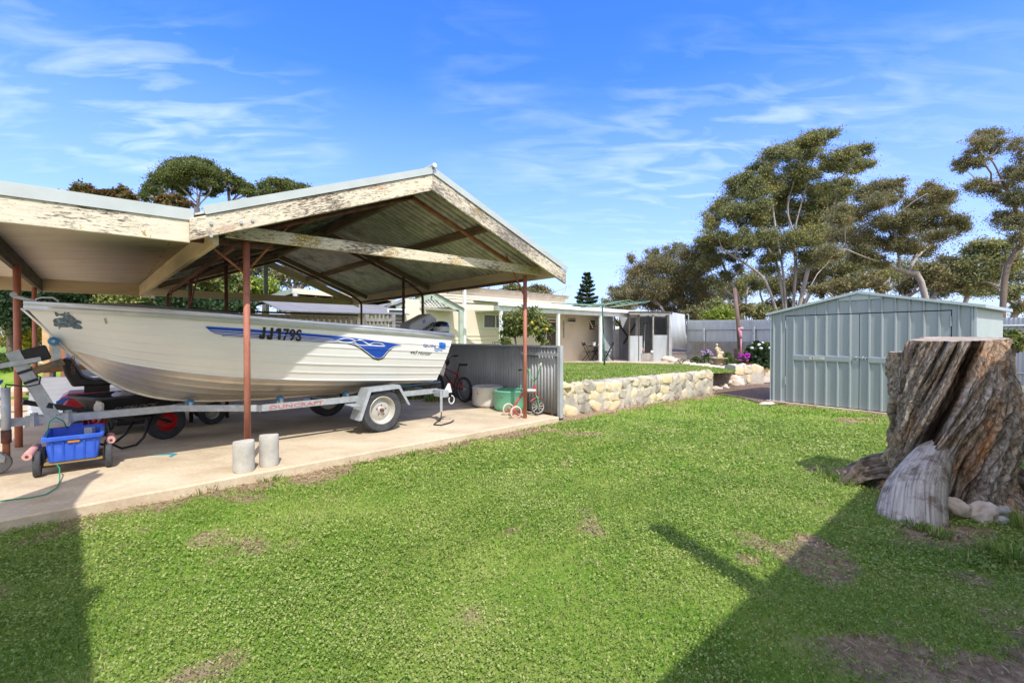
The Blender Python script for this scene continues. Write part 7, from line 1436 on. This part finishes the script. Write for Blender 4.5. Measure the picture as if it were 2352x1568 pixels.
def Z3(l, s=1.0): return [(1881.6 + .3 * c[0], 282.2 + .3 * c[1], .3 * c[2] * s, .3 * c[3] * s) + tuple(c[4:]) for c in l]
gb = W(1812, 735, 33); gb.z = .05
tree('gum_tree', 'tallest gum tree with pale limbs, behind the back fence', 'tree', [gb, gb + Vector((.9, .4, 0)), gb + Vector((-.7, .3, 0)), gb + Vector((1.6, .9, 0))], Z2([(1650, 110, 75, 50), (1540, 130, 80, 50), (1460, 190, 80, 50), (1540, 200, 90, 50), (1380, 240, 70, 45), (1270, 250, 80, 50), (1230, 310, 60, 40), (1480, 265, 90, 50), (1160, 370, 70, 45), (1080, 420, 70, 45), (1000, 470, 70, 50), (1200, 400, 60, 40),
    (1740, 290, 90, 60), (1850, 260, 60, 50), (1940, 220, 65, 45), (1960, 340, 65, 45), (1860, 350, 70, 45), (1700, 340, 60, 40), (1000, 540, 85, 60), (1130, 520, 90, 60), (1260, 480, 80, 55), (1380, 510, 100, 65), (1480, 480, 70, 50), (1620, 530, 90, 60), (1740, 510, 110, 70), (1850, 500, 70, 50),
    (900, 640, 80, 50), (840, 710, 80, 50), (790, 790, 45, 45), (960, 700, 90, 50), (1070, 660, 80, 50), (1180, 640, 70, 50), (1330, 660, 100, 70), (1560, 620, 100, 70), (1690, 630, 110, 70), (1440, 380, 80, 60), (1540, 400, 70, 50), (1100, 760, 90, 60), (1260, 770, 90, 60), (1500, 760, 100, 70), (1650, 740, 110, 70),
    (820, 880, 90, 50), (760, 930, 70, 50), (920, 930, 80, 50), (1040, 900, 80, 60), (1190, 920, 100, 70), (1330, 960, 90, 60), (1500, 900, 110, 70), (1640, 880, 110, 70), (1750, 840, 100, 70), (1560, 1050, 90, 60), (1250, 1080, 80, 60)]), 33, 2.2, 'gum', 'bark', 210000, .14, .28, fat=1.5, sub=20, sig=.22, seed=4, bend=.07, stems=[[(1395.5+.3*x,282+.3*y,(1 if (i==0 and g) else 0)) for i,(x,y) in enumerate(l)] for g,l in [(1,[(1390,1480),(1440,1150),(1430,850),(1500,560),(1560,330),(1620,180)]),(1,[(1390,1480),(1310,1130),(1220,950),(1170,760),(1060,620),(1010,520)]),(1,[(1410,1480),(1520,1180),(1580,950),(1700,700),(1790,480),(1880,300)]),(1,[(1400,1480),(1350,1200),(1300,900),(1260,600),(1270,350)]),(1,[(1430,1480),(1560,1240),(1680,1080),(1780,960)]),(1,[(1380,1480),(1240,1280),(1130,1130),(900,980),(850,880)]),(0,[(1430,850),(1380,700),(1390,560)]),(0,[(1580,950),(1600,760),(1610,560)])]])
lb_ = W(1585, 735, 38); lb_.z = .05
tree('gum_tree', 'brownish bushy gum tree behind the iron shed', 'tree', [lb_, lb_ + Vector((1.2, .3, 0)), lb_ + Vector((-1, .4, 0))], Z2([(190, 1040, 30, 40), (345, 1010, 50, 40), (500, 1000, 80, 60), (620, 1000, 80, 60), (720, 1040, 80, 60), (250, 1150, 90, 70), (400, 1120, 110, 80), (560, 1120, 110, 80), (700, 1130, 90, 70), (200, 1250, 80, 60), (90, 1310, 70, 50), (320, 1260, 110, 80), (480, 1260, 120, 90), (640, 1240, 110, 80), (740, 1270, 80, 70), (40, 1290, 30, 30), (180, 1350, 90, 50), (360, 1380, 120, 70), (540, 1400, 130, 70), (690, 1380, 110, 80), (30, 1390, 60, 25), (120, 1420, 70, 25)]), 38, 2.5, 'gumbrown', 'bark', 105000, .14, .2, fat=1.4, seed=7, sig=.24, sub=16, stems=[[(1395.5+.3*x,282+.3*y,(1 if (i==0 and g) else 0)) for i,(x,y) in enumerate(l)] for g,l in [(1,[(640,1520),(560,1350),(480,1200),(400,1080)]),(1,[(640,1520),(640,1300),(620,1100)]),(1,[(640,1520),(400,1400),(250,1280)]),(1,[(640,1520),(700,1300),(720,1120)])]])
mb_ = W(1718, 735, 35); mb_.z = .05
tree('gum_tree', 'dark forked gum tree left of the tallest gum', 'tree', [mb_], Z2([(790, 960, 70, 50), (850, 1050, 70, 50), (760, 1080, 60, 50), (950, 1030, 60, 40), (1050, 1000, 60, 40), (900, 1180, 60, 50), (1130, 1240, 40, 40), (820, 1230, 60, 50), (1010, 1120, 50, 40)]), 35, 1.5, 'gum', 'bark', 14000, .15, .20, seed=9, bend=.14, stems=[[(1395.5+.3*x,282+.3*y,(1 if (i==0 and g) else 0)) for i,(x,y) in enumerate(l)] for g,l in [(1,[(1130,1520),(1000,1350),(930,1200),(860,1030),(800,980)]),(1,[(1130,1520),(1060,1340),(1100,1240)]),(0,[(1000,1350),(900,1280),(810,1200)])]])
rb_ = W(2160, 735, 23); rb_.z = .0
tree('gum_tree', 'windswept gum tree leaning left above the garden shed roof', 'tree', [rb_], Z3([(540, 480, 80, 45), (440, 520, 70, 45), (350, 560, 70, 50), (560, 580, 60, 50), (430, 620, 80, 50), (830, 530, 70, 50), (900, 570, 70, 50), (1000, 590, 60, 40), (760, 640, 80, 60), (880, 680, 90, 50), (1010, 760, 80, 50), (1080, 820, 60, 50), (680, 720, 80, 60), (600, 800, 90, 60), (480, 760, 80, 60), (300, 700, 90, 70), (180, 720, 90, 70), (780, 800, 90, 60), (900, 860, 90, 50), (520, 920, 90, 60), (440, 1060, 70, 60), (300, 880, 90, 60), (150, 880, 90, 60), (80, 1000, 80, 50), (680, 960, 90, 50), (800, 1000, 70, 40), (260, 1020, 80, 50), (1000, 540, 40, 20)]), 23, 1.6, 'gumbrown', 'bark', 125000, .09, .14, fat=1.45, seed=12, sig=.24, sub=16, bend=.2, stems=[[(1881.6+.3*x,282.2+.3*y,(1 if (i==0 and g) else 0)) for i,(x,y) in enumerate(l)] for g,l in [(1,[(900,1520),(780,1215),(680,1150),(560,1100),(440,1000),(200,940)]),(0,[(680,1150),(740,1040),(830,950),(920,880),(1000,770)]),(0,[(620,1120),(600,950),(570,760),(700,620),(830,540)]),(0,[(440,1000),(380,860),(330,720)]),(0,[(600,950),(500,760),(470,600)])]])
rr_ = W(2300, 735, 18); rr_.z = .0
tree('gum_tree', 'gum tree with thick bent dark limb at the right edge', 'tree', [rr_], Z3([(1290, 100, 80, 40), (1200, 180, 80, 50), (1330, 190, 80, 50), (1140, 300, 70, 50), (1080, 350, 40, 40), (1230, 300, 60, 35), (1540, 200, 60, 70), (1230, 480, 80, 40), (1330, 520, 80, 40), (1480, 420, 80, 60), (1550, 560, 60, 70), (1480, 600, 70, 60), (1420, 740, 80, 60), (1520, 780, 80, 60), (1560, 380, 60, 70), (1560, 880, 60, 60), (1650, 300, 80, 80), (1680, 600, 80, 90)]), 18, 1.0, 'gumbrown', 'barkdark', 55000, .07, .10, fat=1.4, seed=15, sig=.23, sub=16, bend=.16, stems=[[(1881.6+.3*x,282.2+.3*y,(1 if (i==0 and g) else 0)) for i,(x,y) in enumerate(l)] for g,l in [(1,[(1300,1520),(1420,1200),(1500,1000),(1560,880),(1500,650),(1400,440),(1330,300),(1250,220)]),(0,[(1520,960),(1420,860),(1350,840)]),(0,[(1400,440),(1280,470)]),(0,[(1560,880),(1600,600),(1620,350)])]])
for i, (nm, lb, l, D, n, m, bx) in enumerate((('gum_tree', 'pale green rounded gum far behind the right end of the shed', [(1200, 980, 90, 60), (1300, 940, 100, 60), (1400, 960, 90, 60), (1280, 1050, 120, 70), (1420, 1080, 100, 70), (1180, 1090, 80, 60), (1340, 1180, 130, 70), (1500, 1150, 90, 80), (1200, 1220, 90, 60), (1480, 1300, 90, 60), (1540, 1420, 60, 60)], 30, 13000, 'gum', 1320),
                                            ('gum_tree', 'brown-green gum low behind the middle of the shed roof', [(850, 1120, 90, 50), (950, 1080, 80, 50), (1040, 1130, 80, 60), (760, 1200, 90, 50), (900, 1220, 100, 50), (1040, 1240, 90, 50), (640, 1270, 80, 35), (1120, 1180, 60, 50)], 32, 9000, 'gumbrown', 900),
                                            ('gum_tree', 'flat-topped low gum just left of the shed ridge', [(300, 1220, 90, 30), (200, 1240, 90, 35), (400, 1230, 80, 30), (100, 1270, 80, 30), (480, 1275, 50, 20), (20, 1290, 70, 30)], 29, 6000, 'gumbrown', 300))):
    b_ = W(1881.6 + .3 * bx, 735, D); b_.z = .0
    tree(nm, lb, 'tree', [b_], Z3(l), D, 1.5, m, 'bark', int(n * 1.5), .18, .18, seed=20 + i)
for i, (nm, lb, l, D, n, m, bx) in enumerate((('distant_tree', 'feathery olive tree crown far behind the shed roof in the middle', [(240, 1080, 110, 80), (420, 1130, 120, 80), (120, 1180, 120, 70), (560, 1150, 110, 80), (330, 980, 90, 60), (700, 1120, 100, 70)], 42, 22000, 'gum', 380), ('distant_tree', 'brown-green tree crown far behind the shed between the big gum and windswept gum', [(40, 1080, 120, 90), (-120, 1150, 120, 80), (-20, 1230, 120, 60), (100, 980, 100, 80), (-200, 1240, 90, 60)], 44, 20000, 'gumbrown', -40), ('distant_tree', 'olive tree crown far behind the right end of the shed', [(880, 1180, 110, 80), (1050, 1150, 120, 90), (1150, 1250, 110, 70), (960, 1280, 120, 60), (1300, 1280, 120, 70)], 42, 20000, 'gum', 1040), ('distant_tree', 'dark tree crown far behind the iron shed and back fence', [(-560, 1240, 120, 80), (-420, 1200, 110, 90), (-300, 1280, 110, 70), (-640, 1300, 120, 60), (-760, 1290, 100, 70)], 46, 20000, 'gum', -520))):
    b_ = W(1881.6 + .3 * bx, 735, D); b_.z = .0
    tree(nm, lb, 'tree', [b_], Z3(l), D, 2, m, 'bark', n, .18, .2, seed=120 + i, sub=18, sig=.24)
# low scrub just behind the back fence
for i, (x, y, rx, ry, D, m, lb) in enumerate(((1660, 722, 40, 16, 27, 'lime', 'lime green shrub behind the back fence right of the iron shed'), (1690, 706, 30, 16, 28, 'gumbrown', 'olive shrub behind the back fence at the leaning pole'), (1600, 722, 30, 20, 30, 'gumbrown', 'brown scrub behind the back fence next to the iron shed'), (1740, 712, 38, 22, 30, 'gum', 'dark scrub behind the back fence left of the garden shed'), (1435, 742, 24, 12, 32, 'gum', 'green shrub behind the cream water tank'), (1640, 700, 24, 18, 32, 'gum', 'grey-green bush behind the lime green shrub'), (1790, 702, 40, 22, 34, 'gumbrown', 'brown scrub under the tallest gum'), (2330, 780, 26, 24, 9.5, 'mixleaf', 'leafy bush at the right edge behind the stump'))):
    b_ = W(x, y, D); b_.z = 0
    tree('shrub', lb, 'shrub', [b_], [(x + dx * rx, y + dy * ry, rx * .55, ry * .6) for dx, dy in ((-.5, .1), (0, -.2), (.5, .15), (.1, .5), (-.2, .5))], D, .4, m, 'barkdark', 2600 if D > 20 else 3000, .2 if D > 20 else .07, .08, seed=40 + i)
# left: pine and reddish tops above the roof
def Z4(l): return [(141 + .2567 * c[0], 345 + .2567 * c[1], .2567 * c[2], .2567 * c[3]) + tuple(c[4:]) for c in l]
pb = W(450, 700, 30); pb.z = 0
tree('pine_tree', 'broad dark pine with bare silvery inner branches behind the carport roof', 'tree', [pb], Z4([(1180, 140, 90, 40), (1090, 160, 80, 45), (1280, 170, 80, 45), (1350, 220, 60, 50), (1000, 200, 80, 50), (920, 230, 70, 50), (860, 290, 60, 50), (800, 370, 50, 50), (760, 440, 40, 50), (1140, 210, 110, 30), (1040, 260, 80, 30), (1250, 230, 90, 30), (870, 400, 60, 50), (980, 330, 50, 25), (1320, 300, 50, 30), (780, 300, 15, 12), (1100, 310, 70, 30), (960, 300, 60, 35), (1240, 330, 50, 25), (1080, 380, 60, 25), (1400, 350, 60, 30), (1330, 400, 50, 25)]), 30, 2.0, 'pine', 'barkwhite', 80000, .12, .17, fat=1.4, seed=50, sub=20, sig=.23, stems=[[(141+.2567*x,345+.2567*y,(1 if (i==0 and g) else 0)) for i,(x,y) in enumerate(l)] for g,l in [(1,[(1210,800),(1215,520),(1220,400),(1180,250),(1120,170)]),(0,[(1215,520),(1250,350),(1290,200)]),(0,[(1215,480),(1120,380),(1000,270)]),(0,[(1215,500),(1330,380),(1340,260)]),(0,[(1215,520),(1060,440),(900,340)]),(0,[(1220,400),(1100,300),(1060,220)])]], up=.7, bend=.08)
pb = W(570, 720, 32); pb.z = 0
tree('pine_tree', 'smaller round pine right of the broad dark pine', 'tree', [pb], Z4([(1460, 240, 70, 45), (1400, 280, 60, 50), (1540, 290, 70, 45), (1620, 350, 60, 50), (1680, 400, 60, 40), (1560, 380, 50, 40), (1450, 330, 50, 30), (1700, 350, 40, 35)]), 32, 1.5, 'pine', 'barkwhite', 14000, .16, .14, seed=51, sub=18, sig=.19, stems=[[(141+.2567*x,345+.2567*y,(1 if (i==0 and g) else 0)) for i,(x,y) in enumerate(l)] for g,l in [(1,[(1500,800),(1505,480),(1500,380),(1450,280)]),(0,[(1505,480),(1580,400),(1640,360)]),(0,[(1500,400),(1540,320)])]], up=.6, bend=.08)
pb = W(650, 720, 33); pb.z = 0
tree('pine_tree', 'low flat-topped pine above the left slope of the carport roof', 'tree', [pb], Z4([(1850, 340, 80, 40), (1950, 320, 80, 35), (2060, 340, 80, 35), (2170, 370, 70, 30), (1800, 390, 60, 40), (1920, 380, 90, 40), (2250, 390, 40, 15)]), 33, 1.5, 'pine', 'barkdark', 14000, .16, .14, seed=52, sig=.25, up=.6)
for i, (l, bx, lb) in enumerate((([(200, 360, 80, 30), (120, 390, 60, 25), (280, 400, 70, 30)], 190, 'reddish treetop, leftmost above the flat carport roof'), ([(410, 390, 45, 25), (420, 430, 50, 20)], 240, 'small reddish treetop between the two others above the flat roof'), ([(540, 380, 60, 30), (600, 430, 60, 30), (500, 420, 50, 25)], 285, 'reddish treetop left of the pines'), ([(930, 440, 60, 35), (1040, 450, 70, 35), (1110, 480, 50, 30), (880, 480, 40, 25)], 395, 'green and red leafy treetop in front of the broad pine'))):
    b_ = W(bx, 700, 14.5); b_.z = 0
    tree('ornamental_tree', lb, 'tree', [b_], Z4(l + [(c_[0] + 20, c_[1] + 110 + 60 * k_, c_[2], c_[3] * 1.4) for k_, c_ in enumerate(l)]), 14.5, .4, 'redleaf', 'barkdark', 5200, .13, .09, seed=60 + i, group=None, sig=.25)
# vegetation seen under the carport roof
def bush(lb, x, y, rx, ry, D, m, n, sz, seed, nm='shrub', bk='barkdark', cat='shrub', r0=.07):
    b_ = W(x, y, D); b_.z = .2 if D > 12 else ZL; k = [(-.55, -.15), (-.15, -.45), (.35, -.35), (.6, .1), (.1, .1), (-.35, .35), (.3, .5), (-.7, .5), (.75, .5)]
    tree(nm, lb, cat, [b_], [(x + dx * rx, y + dy * ry, rx * .42, ry * .42) for dx, dy in k], D, .5, m, bk, n, sz, r0, seed=seed, sig=.30)
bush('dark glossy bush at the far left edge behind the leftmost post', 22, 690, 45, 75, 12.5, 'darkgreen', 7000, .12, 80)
bush('bright yellow flowering shrub at the left behind the red posts', 55, 765, 55, 38, 13.2, 'yellow', 5000, .10, 81)
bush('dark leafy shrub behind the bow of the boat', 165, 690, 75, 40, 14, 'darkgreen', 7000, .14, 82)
bush('yellow-green shrub behind the foredeck of the boat', 290, 695, 60, 34, 14, 'mixleaf', 6000, .14, 83)
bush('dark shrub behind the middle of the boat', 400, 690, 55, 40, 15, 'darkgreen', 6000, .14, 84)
bush('glossy yellow-green tree left of the middle red post', 455, 650, 60, 42, 15.5, 'mixleaf', 8000, .16, 85, cat='tree', nm='leafy_tree', r0=.09)
bush('leafy orange-tinted tree directly behind the middle red post', 530, 660, 42, 50, 16.5, 'mixleaf', 6500, .16, 86, cat='tree', nm='leafy_tree', r0=.09)
bush('light green bush under the back tie beam', 590, 660, 45, 26, 17, 'lime', 5000, .13, 87)
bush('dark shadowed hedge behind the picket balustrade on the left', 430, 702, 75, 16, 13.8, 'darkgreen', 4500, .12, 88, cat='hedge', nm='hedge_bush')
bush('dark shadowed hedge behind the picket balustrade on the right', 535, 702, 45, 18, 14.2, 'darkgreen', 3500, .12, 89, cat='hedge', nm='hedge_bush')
bush('yellow-flowered bush seen between the pergola posts', 720, 706, 75, 14, 22, 'yellow', 4500, .16, 90)
bush('sparse purple-leaved tree with pale trunk seen through the back gable', 690, 628, 60, 34, 21, 'gumbrown', 4200, .16, 91, bk='barkwhite', cat='tree', nm='gum_tree', r0=.14)
bush('sparse dark tree seen left of the king post through the back gable', 600, 618, 34, 26, 20, 'gumbrown', 1600, .14, 92, cat='tree', nm='gum_tree', r0=.08)
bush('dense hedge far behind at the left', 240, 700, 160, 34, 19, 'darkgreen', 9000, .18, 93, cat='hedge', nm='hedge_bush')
# small trees above the house roof
bush('round green treetop above the house roof left of the right post', 1180, 664, 24, 12, 40, 'gum', 3000, .22, 94, cat='tree', nm='distant_tree')
bush('round brown-green treetop above the right end of the house roof', 1236, 668, 28, 13, 42, 'gumbrown', 3000, .22, 95, cat='tree', nm='distant_tree')
# citrus-like bush behind the corrugated fence
cb_ = Vector((.36, 11.2, .33))
tree('citrus_bush', 'leafy green and yellow bush behind the low corrugated fence', 'shrub', [cb_], [(1175, 745, 22, 18), (1195, 730, 24, 18), (1218, 728, 24, 18), (1240, 738, 22, 18), (1250, 758, 16, 16), (1170, 765, 18, 14), (1200, 755, 26, 16), (1228, 755, 22, 16), (1246, 780, 12, 10), (1160, 782, 12, 10), (1168, 795, 10, 8), (1252, 792, 10, 7)], 11.2, .45, 'mixleaf', 'barkdark', 6500, .085, .045, seed=96, sig=.27)
for i, (x, y) in enumerate(((1222, 741), (1256, 756))): tag(MB().blob(W(x, y, 10.6), (.035, .035, .035), i, .05, sub=2).build('fruit', flat('orange_yellow_fruit', (.75, .42, .03))), ('orange-yellow fruit at the top of the citrus bush', 'fruit on the right edge of the citrus bush', 'lower fruit on the right side of the citrus bush', 'fruit on the left side of the citrus bush')[i], 'fruit')
# Norfolk pine
nb_ = W(1348, 735, 60); nb_.z = 0; npn = thing('norfolk_pine', nb_, 'small dark Norfolk pine with level branches beyond the clothesline', 'tree')
topz_ = W(1348, 628, 60).z; MB().tube([nb_, Vector((nb_.x, nb_.y, topz_))], [.3, .04], 8).build('trunk', M_['barkdark'], npn)
P = []; rg = np.random.default_rng(3); mbn = MB()
for tier in range(13):
    z = topz_ - .25 - tier * .52; rr = .25 + tier * .19
    for k in range(7):
        a = rg.uniform(0, 6.28); m = 70 + tier * 12; s = rg.uniform(.05, 1, m)**.7; P.append(np.stack([nb_.x + np.cos(a) * s * rr + rg.normal(0, .10, m), nb_.y + np.sin(a) * s * rr + rg.normal(0, .10, m), z + .25 * s * s + rg.normal(0, .05, m)], 1)); mbn.tube([(nb_.x, nb_.y, z), (nb_.x + math.cos(a) * rr, nb_.y + math.sin(a) * rr, z + .25)], [.05, .02], 4)
mbn.build('branches', M_['barkdark'], npn); P = np.concatenate(P); m = len(P); a = rg.normal(size=(m, 3)) * .11; b = rg.normal(size=(m, 3)) * .07; V = np.stack([P - a, P + b, P + a, P - b], 1).reshape(-1, 3); npmesh('crown', V, np.arange(m * 4).reshape(-1, 4), M_['darkgreen'], npn)
# garden bed plants
def plant(name, lb, x, y, D, w, h, n, m, sz, cat, fl=None, seed=0, asp=.42, grp=None):
    c = W(x, y, D); z0 = terr(c.y); c.z = z0; rg = np.random.default_rng(seed); rt = thing(name, c, lb, cat, grp); k = n
    d = rg.normal(size=(k, 3)); d /= np.linalg.norm(d, axis=1)[:, None]; P_ = np.array(c)[None] + np.abs(d) * np.array([0, 0, h]) + d * np.array([w, w * .8, 0]) * rg.uniform(.2, 1, (k, 1)); a = rg.normal(size=(k, 3)); a[:, 2] = np.abs(a[:, 2]); a /= np.linalg.norm(a, axis=1)[:, None]; b = np.cross(a, rg.normal(size=(k, 3))); b /= np.linalg.norm(b, axis=1)[:, None]; a *= sz * .5; b *= sz * asp * .5
    npmesh('foliage', np.stack([P_ - a, P_ + b, P_ + a, P_ - b], 1).reshape(-1, 3), np.arange(k * 4).reshape(-1, 4), m, rt)
    mb = MB()
    for j in range(7): q = P_[rg.integers(0, k)]; mb.tube([c + Vector((rg.normal() * .03, rg.normal() * .03, 0)), Vector([float(v) for v in q])], [.012, .005], 5)
    mb.build('stems', M_['barkdark'], rt)
    if fl:
        col, nf, fs, zlo = fl
        for j in range(nf):
            an = rg.uniform(0, 6.28); q = c + Vector((math.cos(an) * w * rg.uniform(.1, .95), math.sin(an) * w * .7 - .05, h * rg.uniform(zlo, 1.1))); MB().blob(q, (fs, fs, fs * .8), j, .4, 2, 2).build('flower', col, rt)
    return rt
FLW = flat('white_petals', (.78, .78, .74)); FLP = flat('magenta_petals', (.45, .01, .42)); FLL = flat('lilac_petals', (.48, .30, .60)); FLR = flat('rusty_red_leaves', (.32, .09, .04))
for (x, y, w, h, n, s_) in ((1738, 835, .50, .85, 1500, 1), (1762, 836, .42, .80, 1100, 2)): plant('calla_lily_clump', ('large glossy lily clump with white flowers beside the shed corner', 'second lily clump with white flowers, half hidden by the shed')[s_ - 1], x, y, 15.6 + s_ * .3, w, h, n, M_['darkgreen'] if s_ == 1 else M_['green'], .20, 'plant', (FLW, 7, .055, .6), s_, .5)
plant('magenta_daisy', 'bright magenta flowering plant left of the lily clump', 1708, 835, 15.4, .20, .42, 260, M_['green'], .08, 'plant', (FLP, 45, .032, .55), 5)
plant('lilac_flower_plant', 'lilac flowering plant left of the fountain', 1622, 836, 17.3, .24, .55, 320, M_['green'], .09, 'plant', (FLL, 28, .03, .7), 6)
plant('low_green_plant', 'low bright green plant between edging stones and lilac flowers', 1598, 838, 17.6, .28, .32, 420, M_['green'], .09, 'plant', None, 7)
plant('low_green_plant', 'low green plant right of the fountain base', 1682, 841, 15.8, .34, .30, 480, M_['green'], .08, 'plant', None, 8)
plant('leafy_plant', 'light green leafy plant right behind the fountain', 1672, 830, 17.5, .22, .50, 320, M_['green'], .10, 'plant', None, 9)
plant('red_groundcover', 'rusty red groundcover plant below the magenta flowers', 1722, 842, 15.1, .28, .14, 260, mat('rusty_leaf', (.30, .09, .035), 9), .05, 'plant', None, 10)
plant('sparse_seedling', 'sparse low plant near the left end of the edging stones', 1568, 833, 18.5, .35, .22, 200, M_['green'], .07, 'plant', None, 11)
plant('twiggy_shrub', 'bare twiggy reddish shrub against the trellis', 1602, 815, 19.5, .3, .95, 90, M_['gumbrown'], .05, 'shrub', None, 12)
plant('pot_plant', 'tiny spiky plant in the white pot on the patio table', 1363, 822, 22.2, .05, .05, 10, M_['green'], .05, 'plant', None, 13).matrix_basis.translation = Vector((W(1367, 826, 22.2).x - .06, W(1367, 826, 22.2).y, 1.0))
plant('sword_leaf_plant', 'spiky green plant at the far left below the dark bush', 8, 770, 12.2, .35, .5, 160, M_['green'], .35, 'plant', None, 14, .12)
